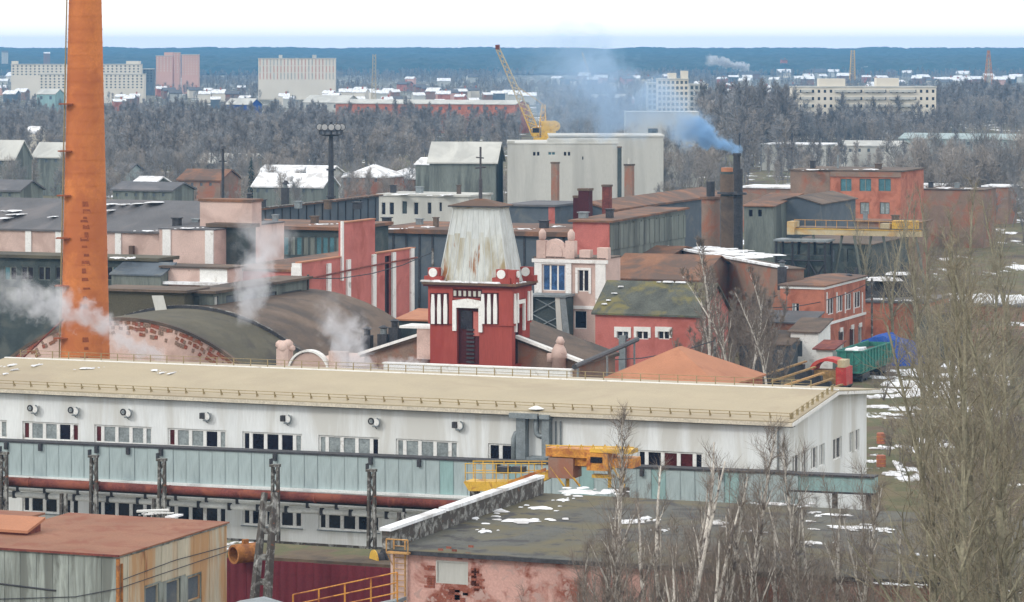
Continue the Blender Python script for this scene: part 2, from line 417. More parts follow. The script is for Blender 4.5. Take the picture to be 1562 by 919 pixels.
def roof_mesh(kind, L, Wd, z, rise, over, th, arcn=14):
    mb = MB(); x0, x1, y0, y1 = -L - over, over, -over, Wd + over
    if kind == 'flat':
        mb.box(x0, x1, y0, y1, z + 0.003, z + th)
    elif kind == 'shed':
        k = rise / max(Wd, 0.1)
        mb.prism([(x0, y0, z - k * over + 0.01), (x1, y0, z - k * over + 0.01), (x1, y1, z + rise + k * over), (x0, y1, z + rise + k * over)], (0, 0, th))
    elif kind == 'gu':
        ym = Wd / 2; k = rise / ym; ze = z - k * over + 0.01
        mb.prism([(x0, y0, ze), (x0, ym, z + rise), (x0, y1, ze), (x0, y1, ze + th), (x0, ym, z + rise + th), (x0, y0, ze + th)], (x1 - x0, 0, 0))
    elif kind == 'gv':
        xm = -L / 2; k = rise / (L / 2); ze = z - k * over + 0.01
        mb.prism([(x0, y0, ze), (xm, y0, z + rise), (x1, y0, ze), (x1, y0, ze + th), (xm, y0, z + rise + th), (x0, y0, ze + th)], (0, y1 - y0, 0))
    elif kind == 'hip':
        ze = z + 0.01; r = min(L, Wd) / 2
        if L > Wd: a, b = (-L + r, Wd / 2, z + rise), (-r, Wd / 2, z + rise)
        elif Wd > L: a, b = (-L / 2, r, z + rise), (-L / 2, Wd - r, z + rise)
        else: a = b = (-L / 2, Wd / 2, z + rise)
        c = [(x0, y0, ze), (x1, y0, ze), (x1, y1, ze), (x0, y1, ze)]
        lo = [(p[0], p[1], ze - th) for p in c]
        if L >= Wd:
            mb.poly([c[0], c[1], b, a]); mb.poly([c[1], c[2], b]); mb.poly([c[2], c[3], a, b]); mb.poly([c[3], c[0], a])
        else:
            mb.poly([c[0], c[1], a]); mb.poly([c[1], c[2], b, a]); mb.poly([c[2], c[3], b]); mb.poly([c[3], c[0], a, b])
        for i in range(4): mb.poly([c[i], c[(i + 1) % 4], lo[(i + 1) % 4], lo[i]])
        mb.poly(lo)
    elif kind == 'arc':
        R = ((L / 2) ** 2 + rise ** 2) / (2 * rise); c0 = z + rise - R; ha = math.asin(min(1, (L / 2 + over) / R))
        out = [(-L / 2 + R * math.sin(t), y0, c0 + R * math.cos(t)) for t in [(-ha + 2 * ha * i / arcn) for i in range(arcn + 1)]]
        inn = [(-L / 2 + (R + th) * math.sin(t), y0, c0 + (R + th) * math.cos(t)) for t in [(ha - 2 * ha * i / arcn) for i in range(arcn + 1)]]
        n = arcn
        for i in range(n):
            a, b = out[i], out[i + 1]; c, d = inn[n - i - 1], inn[n - i]
            mb.prism([a, b, c, d], (0, y1 - y0, 0))
    return mb

def building(name, label, px, py, Y, left, right=None, wall='pinkwall', roof='flat', roofmat='brownroof', rise=1.5, over=0.3, th=0.15,
             front=(), end=(), yaw=YAW, Wd=None, z0=0.0, glass=('glass',), frame='whitetrim', reveal=0.2, simple=False, group=None,
             cat='building', from_left=False, rows=1, trim=False):
    fr = Fr((px - CX) / FOC * Y, Y, yaw)
    ztop = EYE - (py - HZ) * Y / FOC
    if from_left:
        L = fr.u_at(left); p = fr.w(L, 0); fr = Fr(p.x, p.y, yaw)
    else: L = -fr.u_at(left)
    if Wd is None: Wd = fr.v_at(right)
    root = empty(name, (fr.o.x, fr.o.y, z0), yaw, label, cat, group)
    root_z = z0
    z = ztop - z0
    gl = [M[g] for g in glass]
    fo, eo = [], []
    for w in front:
        u0, u1 = fr.u_at(w[0]), fr.u_at(w[2]); um = (u0 + u1) / 2
        fo.append((L + u0, fr.z_at(w[3], um) - z0, L + u1, fr.z_at(w[1], um) - z0) + tuple(w[4:]))
    for w in end:
        v0, v1 = fr.v_at(w[0]), fr.v_at(w[2]); vm = (v0 + v1) / 2
        eo.append((v0, fr.z_at(w[3], 0, vm) - z0, v1, fr.z_at(w[1], 0, vm) - z0) + tuple(w[4:]))
    mb = MB()
    wall_face(mb, L, 0, z, fo, 'f', reveal)
    wall_face(mb, Wd, 0, z, eo, 'e', reveal)
    mb.poly([(0, Wd, 0), (-L, Wd, 0), (-L, Wd, z), (0, Wd, z)])
    mb.poly([(-L, 0, 0), (-L, Wd, 0), (-L, Wd, z), (-L, 0, z)])
    if roof == 'gu':
        for x in (0, -L): mb.poly([(x, 0, z), (x, Wd, z), (x, Wd / 2, z + rise)])
    if roof == 'gv':
        for y in (0, Wd): mb.poly([(0, y, z), (-L, y, z), (-L / 2, y, z + rise)])
    if roof == 'shed':
        for x in (0, -L): mb.poly([(x, 0, z), (x, Wd, z), (x, Wd, z + rise)])
        mb.poly([(0, Wd, z), (-L, Wd, z), (-L, Wd, z + rise), (0, Wd, z + rise)])
    if roof == 'arc':
        R = ((L / 2) ** 2 + rise ** 2) / (2 * rise); c0 = z + rise - R; ha = math.asin(min(1, (L / 2) / R))
        for y in (0, Wd):
            mb.poly([(-L / 2 + R * math.sin(t), y, c0 + R * math.cos(t)) for t in [(-ha + 2 * ha * i / 14) for i in range(15)]])
    mb.build('wall', M[wall], root)
    if roof: roof_mesh(roof, L, Wd, z, rise, over, th).build('roof', M[roofmat], root)
    for face, lst, LL in (('f', fo, L), ('e', eo, L)):
        for o in lst:
            n = o[4] if len(o) > 4 else 1
            g = [M[o[5]]] if len(o) > 5 and o[5] else gl
            window(root, face, LL, *o[:4], n, g, M[frame], reveal, simple, rows)
    return root, fr, L, Wd, z

def fbox(root, name, m, x0, x1, y0, y1, z0, z1):
    return MB().box(x0, x1, y0, y1, z0, z1).build(name, M[m], root)

def blob(mb, u, v, z, w, d, seed, th=0.06, n=14):
    rnd = random.Random(seed); pts = []
    z += .03 * rnd.random(); th *= .6 + .8 * rnd.random()
    for i in range(n):
        t = 2 * math.pi * i / n; r = 0.35 + 0.65 * rnd.random() ** 0.8
        pts.append((u + w / 2 * r * math.cos(t), v + d / 2 * r * math.sin(t), z))
    inner = [(u + (p[0] - u) * 0.8, v + (p[1] - v) * 0.8, z + th) for p in pts]
    for i in range(n):
        j = (i + 1) % n
        mb.poly([pts[i], pts[j], inner[j], inner[i]])
    mb.poly(inner)

def snow_on(fr, pxs, zfun, label, loc0=None):
    """snow patches given by picture columns, rows and widths, laid on a surface whose height is zfun(u, v)"""
    mb = MB()
    for i, (px, py, wpx, hpx) in enumerate(pxs):
        lo_, hi_ = -2.0, 60.0
        for _ in range(30):           # find the depth at which the surface is seen in this row
            v = (lo_ + hi_) / 2
            u = fr.u_at(px, v); z = zfun(u, v)
            if HZ + (EYE - z) * FOC / fr.Y(u, v) > py: lo_ = v
            else: hi_ = v
        u = fr.u_at(px, v); z = zfun(u, v); Yh = fr.Y(u, v)
        w = wpx * Yh / FOC; d = hpx * Yh * Yh / FOC / (EYE - z) * 0.9
        blob(mb, u, v, z + 0.01, w, d, i * 7 + int(px))
        for k in range(7):
            rr_ = random.Random(i * 31 + k)
            blob(mb, u + (rr_.random() - .5) * w * 1.5, v + (rr_.random() - .5) * d * 1.8, z + 0.01, w * 0.22, d * 0.3, i * 11 + k, 0.04, 9)
    o = mb.build('snow', M['snow'])
    o.location = (fr.o.x, fr.o.y, 0); o.rotation_euler = (0, 0, fr.yaw)
    tag(o, label, 'snow', kind='stuff')
    return o
HAZE = 0.00013
random.seed(5)
# ================================================================ the ground, the hills and the far forest
def hill(x, y):
    t = min(1, max(0, (y - 4100) / 1300)); a = 9.0 * t * t * (3 - 2 * t)
    t = min(1, max(0, (y - 5500) / 1500)); a += 12.5 * t * t * (3 - 2 * t)
    return a
def grid(name, x0, x1, y0, y1, nx, ny, zf):
    xs = np.linspace(x0, x1, nx); ys = np.linspace(y0, y1, ny)
    v = [(float(x), float(y), zf(float(x), float(y))) for y in ys for x in xs]
    f = [(j * nx + i, j * nx + i + 1, (j + 1) * nx + i + 1, (j + 1) * nx + i) for j in range(ny - 1) for i in range(nx - 1)]
    me = bpy.data.meshes.new(name); me.from_pydata(v, [], f)
    for p in me.polygons: p.use_smooth = True
    return me
me = grid('ground', -4000, 4000, -400, 7400, 21, 79, hill)
me.materials.append(M['ground'])
tag(ob('ground', me), 'muddy factory ground with patches of old snow', kind='structure')
rn = np.random.RandomState(3)
def canopy(x, y):
    base = hill(x, y)
    return base + (13 + 5 * noise.noise(Vector((x * 0.012, y * 0.006, 1))) + rn.uniform(-2.2, 2.2)) * min(1, max(0, (y - 4300) / 60.0 + 0.1 * math.sin(x * .01) + 0.2))
me = grid('conifer_forest', -1700, 1700, 4300, 7200, 430, 170, canopy)
for p in me.polygons: p.use_smooth = False
me.materials.append(M['forest'])
tag(ob('conifer_forest', me), 'dark conifer forest running along the whole horizon', 'forest', kind='stuff')

# ================================================================ the long white building
Y0 = 5000 / 22.63
FW = Fr((1195 - CX) / FOC * Y0, Y0)
wl, wr = -90, 1322
zE = 10.8
def pane5(px0, px1, py0, py1): return (px0, py0, px1, py1, [0, .135, .38, .625, .865, 1])
upL = [-89, 34, 157, 280, 405, 533, 663]
def eave_row(px): return 598 + 47 * px / 1195.0
rows_u, rows_l = [], []
Lw = -FW.u_at(-90)
# windows on a six metre bay
def urow(u, z): return FW.o.y + u * FW.e1.y
u_first = FW.u_at(34); 
opens = []
for i in range(-1, 10):
    u0 = u_first + i * 6.0; u1 = u0 + 4.72
    if u1 > -0.6: continue
    if i == 6: opens.append((u0 + 1.0, 7.15, u1 - 1.0, 8.45, 3, 'glass')); continue
    opens.append((u0, 7.12, u1, 8.47, None, None if i < 7 else 'glassred'))
for i in range(-1, 10):
    u0 = u_first + i * 6.0; u1 = u0 + 4.72
    if u1 > -0.6: continue
    opens.append((u0, 1.75, u1, 3.25, None, 'glass'))
Wm = FW.v_at(1322)
root = empty('white_workshop_building', (FW.o.x, FW.o.y, 0), YAW, 'long white two storey workshop with beige metal roof across the middle of the view', 'building')
mb = MB()
fo = [(Lw + o[0], o[1], Lw + o[2], o[3]) for o in opens]
wall_face(mb, Lw, 0, zE, fo, 'f', 0.22)
eo = []
for a, b, c, d in ((1209, 683, 1220, 712), (1224, 680, 1232, 710), (1237, 675, 1247, 704), (1250, 672, 1258, 700), (1271, 663, 1284, 692), (1295, 652, 1302, 684), (1304, 650, 1311, 680)):
    v0, v1 = FW.v_at(a), FW.v_at(c); vm = (v0 + v1) / 2
    eo.append((v0, 6.7, v1, 8.25))
for a, c in ((1224, 1240), (1262, 1276)):
    v0, v1 = FW.v_at(a), FW.v_at(c); eo.append((v0, 0.9, v1, 3.4))
wall_face(mb, Wm, 0, zE, eo, 'e', 0.22)
mb.poly([(0, Wm, 0), (-Lw, Wm, 0), (-Lw, Wm, zE), (0, Wm, zE)]); mb.poly([(-Lw, 0, 0), (-Lw, Wm, 0), (-Lw, Wm, zE), (-Lw, 0, zE)])
RZ = 0.95
for x in (0, -Lw): mb.poly([(x, 0, zE), (x, Wm, zE), (x, Wm / 2, zE + RZ)])
mb.build('wall', M['white'], root)
for o, q in zip(fo, opens):
    lower = q[1] < 3
    if q[5] == 'glass': g = [M['glass']]
    elif q[5] == 'glassred': g = [M['glassred'], M['glassred'], M['glass']]
    else: g = [M['glass'], M['glasslight'], M['glasslight'], M['glassred']]
    random.seed(int(q[0] * 10) + 77)
    window(root, 'f', Lw, *o, 3 if q[4] == 3 else [0, .135, .38, .625, .865, 1], g, M['whitetrim'], 0.22, bar=0.13)
    MB().box(-Lw + o[0] - 0.08, -Lw + o[2] + 0.08, -0.12, 0.0, o[1] - 0.07, o[1] - 0.003).build('sill', M['greymetal'], root)
for o in eo: window(root, 'e', Lw, *o, 2, [M['glass'], M['glasslight']], M['whitetrim'], 0.22)
# roof: two slopes, fascia, soffit
ov = 0.75; k = RZ / (Wm / 2)
x0, x1 = -Lw - ov, ov + 0.1
mr = MB().prism([(x0, -ov, zE - k * ov + .12), (x0, Wm / 2, zE + RZ + .12), (x0, Wm + ov, zE - k * ov + .12), (x0, Wm + ov, zE - k * ov + .2), (x0, Wm / 2, zE + RZ + .2), (x0, -ov, zE - k * ov + .2)], (x1 - x0, 0, 0))
mr.build('roof', M['beige'], root)
MB().box(x0, x1 - .01, -ov - 0.02, -ov + 0.06, zE - k * ov - .14, zE - k * ov + .115).build('fascia', M['fascia'], root)
MB().box(x0, x1 - .02, -ov + 0.062, -0.003, zE - k * ov - .2, zE - k * ov - .1).build('soffit', M['soffit'], root)
MB().prism([(x1 - .005, -ov, zE - k * ov - .12), (x1 - .005, Wm / 2, zE + RZ - .12), (x1 - .005, Wm + ov, zE - k * ov - .12), (x1 - .005, Wm + ov, zE - k * ov + .1), (x1 - .005, Wm / 2, zE + RZ + .1), (x1 - .005, -ov, zE - k * ov + .1)], (.08, 0, 0)).build('barge_board', M['whitetrim'], root)
MB().box(x0, x1, Wm / 2 - .14, Wm / 2 + .14, zE + RZ + .17, zE + RZ + .25).build('ridge_cap', M['whitetrim'], root)
MB().tube([(-0.35, -0.12, 0.3), (-0.35, -0.12, zE - .3)], 0.07, 8).build('downpipe', M['greymetal'], root)
MB().box(-Lw, 0.0, -0.04, -0.001, 0, 0.75).build('plinth', M['concrete'], root)
# roof edge railings: posts and rails, along the eave, the ridge and the right hand verge
def rail_post(h=0.42):
    return MB().prism([(-.035, 0, 0), (.035, 0, 0), (.035, -.1, h), (-.035, -.1, h)], (0, .07, 0)).prism([(-.03, .3, 0), (.03, .3, 0), (.03, -.05, h * .9), (-.03, -.05, h * .9)], (0, -.04, 0)).mesh('rail_post', M['beigedark'])
pm = rail_post()
zr = zE + .2
def roofz(v): return zr + k * v if v < Wm / 2 else zr + k * (Wm - v)
erail = MB()
n = int(Lw / 1.42)
for i in range(n + 1):
    ob('rail_post', pm, root, (-0.05 - i * 1.42 + .5, 0.1, roofz(0.1) - .01))
for zz in (0.2, 0.4): erail.tube([(0.45, 0.02, roofz(.1) + zz), (-Lw, 0.02, roofz(.1) + zz)], 0.022, 4)
erail.build('guard_rail', M['beigedark'], root)
rr2 = MB()
pm2 = MB().box(-.03, .03, -.03, .03, 0, .62).mesh('rail_post', M['beigedark'])
for i in range(n + 1): ob('rail_post', pm2, root, (-i * 1.42 - 1.5, Wm / 2 + 1.2, roofz(Wm / 2 + 1.2) - .01))
for zz in (0.33, 0.6): rr2.tube([(-1.5, Wm / 2 + 1.2, roofz(Wm / 2 + 1.2) + zz), (-Lw, Wm / 2 + 1.2, roofz(Wm / 2 + 1.2) + zz)], 0.018, 4)
rr2.build('guard_rail', M['beigedark'], root)
vr = MB()
pm3 = MB().box(-.05, .05, -.16, .16, 0, .40).mesh('rail_post', M['beigedark'])
for i in range(9):
    v = 0.4 + i * (Wm / 2 - 0.8) / 8
    ob('rail_post', pm3, root, (0.5, v, roofz(v) - .01))
for zz in (0.18, 0.38): vr.tube([(0.5, 0.1, roofz(.1) + zz), (0.5, Wm / 2, roofz(Wm / 2) + zz)], 0.022, 4)
vr.build('guard_rail', M['beigedark'], root)
# thin pipe run under the upper windows
MB().tube([(-Lw, -0.1, 6.95), (-0.5, -0.1, 6.95)], 0.025, 4).build('conduit', M['greymetal'], root)
# snow scraps on the beige roof
snow_on(FW, [(133, 563, 26, 3), (18, 558, 10, 4), (57, 558, 10, 4), (22, 565, 12, 2), (236, 566, 12, 2), (247, 570, 8, 2), (263, 570, 6, 4), (8, 571, 8, 2)], lambda u, v: roofz(v) + .01, 'scraps of snow on the beige metal roof')

# outdoor air conditioning units: an own thing each
def ac_unit(px, py, box, label):
    u = FW.u_at(px); z = FW.z_at(py, u)
    p = FW.w(u, -0.02, 0)
    r = empty('air_conditioner', (p.x, p.y, z), YAW, label, 'air conditioner', 'air conditioners on the white wall')
    if box:
        MB().box(-.36, -.02, -.42, -.08, -.12, .3).build('filter_box', M['darkmetal'], r)
    else:
        t = MB()
        for i in range(12):
            a, b = 2 * math.pi * i / 12, 2 * math.pi * (i + 1) / 12
            t.bar((-.22 + .2 * math.cos(a), -.3, .12 + .2 * math.sin(a)), (-.22 + .2 * math.cos(b), -.3, .12 + .2 * math.sin(b)), .09)
        t.build('fan_ring', M['darkmetal'], r)
        MB().tube([(-.22, -.30, .12), (-.22, -.22, .12)], .12, 10).build('fan_hub', M['greymetal'], r)
    t = MB()
    for i in range(9):
        a, b = -2.2 + 3.6 * i / 9, -2.2 + 3.6 * (i + 1) / 9
        t.bar((.2 + .27 * math.cos(a), -.34, .06 + .3 * math.sin(a)), (.2 + .27 * math.cos(b), -.34, .06 + .3 * math.sin(b)), .09)
    t.build('fan_shroud', M['greymetal'], r)
    MB().box(.0, .36, -.28, -.02, -.2, .3).build('housing', M['whitetrim'], r)
    MB().bar((0.1, -.03, -.42), (0.1, -.36, -.22), .08).bar((-.1, -.36, -.24), (.35, -.36, -.24), .07).build('bracket', M['greymetal'], r)
nm = ['leftmost', 'second from left', 'third from left', 'fourth from left', 'fifth from left', 'sixth from left', 'one nearest the grey ducts']
for i, (px, py, b) in enumerate([(53, 625, 0), (115, 628, 0), (195, 631, 0), (315, 636, 1), (438, 640, 1), (573, 645, 0), (700, 650, 1)]):
    ac_unit(px, py, b, 'outdoor cooling unit on the white wall, ' + nm[i] + (', dark box' if b else ', round fan'))

# ventilation ducts on the wall
u = FW.u_at(810); p = FW.w(u, 0, 0)
dr = empty('ventilation_duct', (p.x, p.y, 0), YAW, 'tall grey ventilation ducts climbing the white wall', 'duct')
def U(px): return FW.u_at(px, -0.5) - u
MB().box(U(789), U(803), -.75, -.03, 6.9, 10.35).build('duct', M['greymetal'], dr)
MB().box(U(828), U(839), -.75, -.03, 7.0, 10.35).build('duct', M['greymetal'], dr)
MB().tube([(U(784), -.4, 6.8), (U(784), -.4, 8.9), (U(787), -.4, 9.25), (U(791), -.4, 9.3)], .24, 10).build('round_duct', M['greymetal'], dr, smooth=True)
MB().box(U(808), U(838), -1.3, -.04, 6.5, 7.75).build('fan_box', M['greymetal'], dr)
lo = MB()
for i in range(5): lo.box(U(811), U(835), -1.36, -1.302, 6.6 + i * .22, 6.7 + i * .22)
lo.build('louvre', M['darkmetal'], dr)
el = [(U(818), -.5, 11.1), (U(818), -.5, 9.6)] + [(U(818) + .35 * (1 - math.cos(a)), -.5, 9.5 - .35 * math.sin(a)) for a in (0.5, 1.0, 1.57, 2.2, 2.8, 3.1)]
MB().tube(el, .19, 10).build('stack_pipe', M['greymetal'], dr, smooth=True)
MB().tube([(U(818), -.5, 11.0), (U(818), -.5, 11.06), (U(818), -.5, 11.25)], [.2, .55, .12], 12).build('rain_cap', M['whitetrim'], dr)
MB().box(U(789) - .4, U(803) + 1.0, -1.1, .3, 10.4, 10.75).build('duct_hood', M['greymetal'], dr)
MB().box(U(826), U(841), -1.0, .3, 10.4, 10.7).build('duct_hood', M['greymetal'], dr)
for q in (845, 852): MB().tube([(U(q), -.12, 7), (U(q), -.12, 10.2)], .06, 6).build('thin_pipe', M['greymetal'], dr)

# ================================================================ pipe gallery in front of the white building
GV = -5.0
gr = empty('pipe_gallery', (FW.o.x, FW.o.y, 0), YAW, 'pale teal sheet-clad pipe gallery running in front of the white building', 'gallery')
gr.rotation_euler = (0, -.0072, YAW)
u0, u1 = FW.u_at(-60, GV), FW.u_at(1205, GV)
zt, zb = 7.95, 5.6
step = 1.02; i = 0; uu = u0
pmesh = [MB().box(0, step - .03, GV - .03, GV, zb, zt).mesh('sheet_panel', M['teal' if q < 2 else 'teal2']) for q in range(3)]
while uu < u1:
    ob('sheet_panel', pmesh[(i * 7 + i // 5) % 3 if uu > FW.u_at(620, GV) else (0 if i % 9 else 1)], gr, (uu, random.uniform(-.02, .02), random.uniform(-.015, .015)))
    uu += step; i += 1
MB().box(u0, u1, GV + .02, GV + 1.0, zb + .02, zt - .02).build('gallery_body', M['greywall'], gr)
MB().box(u0, u1, GV - .12, GV + 1.05, zt, zt + .13).build('top_edge', M['darkmetal'], gr)
MB().box(u0, u1, GV - .35, GV + 1.0, zb - .18, zb - .003).build('bottom_beam', M['whitepipe'], gr)
ue = FW.u_at(1335, GV)
MB().box(u1 + .01, ue, GV + .05, GV + .9, zt - 1.0, zt - .02).build('thin_gallery_body', M['teal2'], gr)
MB().box(u1 + .01, ue, GV - .1, GV + 1.04, zt - .018, zt + .1).build('thin_top_edge', M['darkmetal'], gr)
MB().box(u1 + .01, ue, GV - .05, GV + 1.0, zt - 1.12, zt - 1.003).build('thin_bottom_edge', M['darkmetal'], gr)
for uq in (u1 + 3, ue - .5): MB().box(uq - .15, uq + .15, GV + .2, GV + .5, 0, zt - 1.13).build('gallery_leg', M['concrete'], gr)
# drips of dark brackets under the edge
for q in (10, 62, 148, 196, 246, 420, 566, 640, 760, 980, 1100):
    uq = FW.u_at(q, GV - .2); MB().box(uq - .12, uq + .12, GV - .3, GV - .04, zt - .5, zt - .01).build('hanger', M['darkmetal'], gr)

pr = empty('steam_pipe', (FW.o.x, FW.o.y, 0), YAW, 'long rusty red pipe below the teal gallery', 'pipe')
a, b = FW.u_at(-60, -6.8), FW.u_at(742, -6.8)
MB().tube([(a, -6.8, 5.0), (b, -6.8, 5.05)], .31, 12).build('pipe', M['rustpipe'], pr, smooth=True)
MB().tube([(a, -6.3, 4.72), (b, -6.3, 4.72)], .2, 10).build('lower_pipe', M['darkmetal'], pr, smooth=True)
uu = a; 
while uu < b:
    MB().tube([(uu, -6.8, 5.0), (uu + .12, -6.8, 5.0)], .35, 12).build('flange', M['rustpipe'], pr); uu += 5.6
# white lagged pipes, each pipe one thing with its lengths as parts
for j, (v, z) in enumerate(((-5.6, 4.35), (-5.35, 3.85))):
    r = empty('lagged_pipe', (FW.o.x, FW.o.y, 0), YAW, ('upper' if j == 0 else 'lower') + ' of two white lagged pipes below the rusty pipe', 'pipe')
    uu = FW.u_at(-60, v) ; e = FW.u_at(720, v); i = 0
    while uu < e:
        ln = random.choice((2.2, 2.4, 2.7))
        MB().tube([(uu, v, z), (uu + ln - .28, v, z)], .2, 10).build('pipe_length', M['whitepipe'], r, smooth=True)
        MB().box(uu + ln - .26, uu + ln - .02, v - .12, v + .12, z - .25, z + .3).build('bracket', M['darkmetal'], r)
        uu += ln; i += 1

# concrete lattice columns
def lattice_column(u, v, top, label, w=.42, lean=0.0, cap=True, scale=1.0):
    p = FW.w(u, v, 0)
    r = empty('lattice_column', (p.x, p.y, 0), YAW, label, 'column', 'concrete columns of the pipe gallery')
    for s in (-1, 1):
        MB().prism([(s * w * .6 - .1 + lean, -.14, 0), (s * w * .6 + .1 + lean, -.14, 0), (s * w * .45 + .09, -.12, top), (s * w * .45 - .09, -.12, top)], (0, .26, 0)).build('leg', M['concrete'], r)
    nn = int(top / .7)
    for i in range(nn):
        za, zb_ = top * i / nn, top * (i + 1) / nn; s = 1 if i % 2 else -1
        f = 1 - i / nn
        MB().bar((-s * w * .45 + lean * f, 0, za), (s * w * .45 + lean * f, 0, zb_), .13).build('brace', M['concrete'], r)
    if cap:
        MB().box(-w * .9, w * .8, -.2, .2, top, top + .18).build('bracket', M['concrete'], r)
        MB().box(-w * .9, -w * .9 + .1, -.2, .2, top + .18, top + .55).build('bracket_lip', M['darkmetal'], r)
cl = ['behind the rusty shed roof at its left', 'left one rising past the teal sheets above the rusty shed', 'right of the first pair', 'fourth, standing between the two lagged windows', 'nearest the pink brick building']
for i, (px, top) in enumerate(((6, 7.0), (143, 7.1), (247, 7.1), (420, 7.1), (567, 7.1))):
    lattice_column(FW.u_at(px, -7.5), -7.5, top, 'tall concrete lattice column rising over the teal gallery, ' + ['at the left edge of the photo', 'second from the left', 'above the middle of the rusty roof', 'over the maroon wall, right of the orange pipe', 'last one before the pink brick building'][i])
for i, (px, top, ln) in enumerate(((97, 4.7, 0), (238, 4.7, 0), (None, 0, 0), (612, 4.7, 0))):
    if px is None: continue
    lattice_column(FW.u_at(px, -9.2), -9.2, top, 'shorter stout concrete column under the rusty pipe, ' + ['above the left half of the rusty shed roof', 'behind the tip of the rusty shed roof', 'leaning one right of the orange pipe', 'beside the pink brick building'][i], w=.36 if i != 2 else .5, lean=ln, cap=False)

a = wp(411, 752, 200)
r = empty('leaning_column', (a.x, a.y, 0), 0, 'big weathered concrete prop leaning in front of the maroon wall, right of the orange pipe', 'column')
top = Vector((0, 0, a.z))
feet = []
for px, py in ((381, 985), (403, 985)):
    q = wp(px, py, 197); feet.append(Vector((q.x - a.x, q.y - a.y, 0)))
for s, q in zip((-.3, .3), feet):
    t = top + Vector((s, 0, 0)); MB().tube([q, q.lerp(t, .45) + Vector((0, 0, .02)), t], [.34, .27, .2], 4).build('leg', M['concrete'], r)
for f in (.25, .42, .58, .75, .9):
    p0, p1 = feet[0].lerp(top + Vector((-.3, 0, 0)), f), feet[1].lerp(top + Vector((.3, 0, 0)), f)
    MB().box(min(p0.x, p1.x), max(p0.x, p1.x), p0.y - .12, p0.y + .12, p0.z - .18, p0.z + .18).build('cross_piece', M['concrete'], r)

# ================================================================ rusty-roofed shed, bottom left
root, fr, L, Wd, z = building('metal_shed', 'sheet metal shed with flat rust-red roof in the bottom left corner', 180, 849, 174, -70, 345, 'shedteal', 'flat', 'rustroof', over=.15, th=.08,
    end=((222, 893, 243, 925), (254, 885, 275, 925), (287, 878, 307, 916)), glass=('greywall',), frame='shedyellow')
# the right-hand side is clad in separate yellowish sheets
zc = z - .12
v = 0.0; i = 0
eo2 = []
for a_, b_, c_, d_ in ((222, 893, 243, 925), (254, 885, 275, 925), (287, 878, 307, 916)):
    v0, v1 = fr.v_at(a_), fr.v_at(c_); vm = (v0 + v1) / 2; eo2.append((v0, v1, fr.z_at(b_, 0, vm)))
while v < Wd - .1:
    w_ = min(.98, Wd - v)
    mid = v + w_ / 2; zlo = 0
    hit = [e for e in eo2 if e[0] - .35 < mid < e[1] + .35]
    zlo = max([e[2] + .12 for e in hit], default=0)
    MB().box(.004, .035 + .012 * (i % 2), v + .015, v + w_ - .015, max(zlo, 0), zc - (i % 3) * .015).build('sheet_panel', M['shedyellow'], root)
    v += w_; i += 1
u = 0.0; i = 0
while u < L:
    MB().box(-u - .97, -u - .02, -.03 - .012 * (i % 2), -.004, 0, zc).build('sheet_panel', M['shedteal'], root); u += .98; i += 1
MB().box(-.07, .09, -.09, .07, 0, zc).build('corner_strip', M['rustorange'], root)
MB().box(-L - .1, .16, -.2, -.15, z - .02, z + .1).build('gutter', M['rustpipe'], root)
MB().tube([(.1, .25, 0), (.1, .25, zc - .3)], .07, 8).build('downpipe', M['rustorange'], root)
for s0, s1 in (((-7.8, -.08, 7.2), (-3.7, -.08, 7.0)), ((-7.8, -.08, 7.2), (-7.8, -.08, 6.2))): MB().bar(s0, s1, .08).build('bracket', M['darkmetal'], root)
MB().tube([(.12, .3, 7.75), (.12, Wd * .5, 7.9), (.12, Wd - .2, 7.75)], .025, 4).build('cable', M['darkmetal'], root)
MB().tube([(-L, -.12, 6.1), (-2.5, -.12, 6.75), (.12, -.1, 7.35), (.14, Wd, 7.45)], .025, 4).build('cable', M['darkmetal'], root)
# loose boards lying on the roof
pb = gp(232, 782, z + .1)
tag(MB().prism([(-.9, 0, 0), (.9, .5, 0), (.9, .75, 0), (-.9, .25, 0)], (0, 0, .12)).box(-.2, 1.3, -.4, -.25, 0, .05).build('board', M['whitetrim'], None, (pb.x, pb.y, z + .09)), 'pale board lying on the rusty shed roof', 'board')
pb = gp(262, 789, z + .1)
tag(MB().prism([(-.35, -.3, 0), (.2, -.4, 0), (.6, .6, 0), (.2, .7, 0)], (0, 0, .1)).build('sheet_scrap', M['snow'], None, (pb.x, pb.y, z + .09)), 'white scrap of sheet near the tip of the rusty shed roof', 'scrap')
snow_on(fr, [(225, 786, 22, 2)], lambda u, v: z + .08, 'thin snow beside the boards on the rusty roof')
building('rusty_hut', 'little hut with a rusty roof left of the rusty shed', 44, 790, 188, -40, 60, 'whitetrim', 'flat', 'rustroof', over=.25, th=.12, front=((2, 795, 20, 806, 2), (24, 796, 38, 808, 2)), glass=('glassred',))
building('rusty_lean_to', 'low lean-to with an orange rusty roof behind the shed', 40, 812, 181, -60, 62, 'rustpipe', 'shed', 'orangeroof', rise=.4, over=.2)

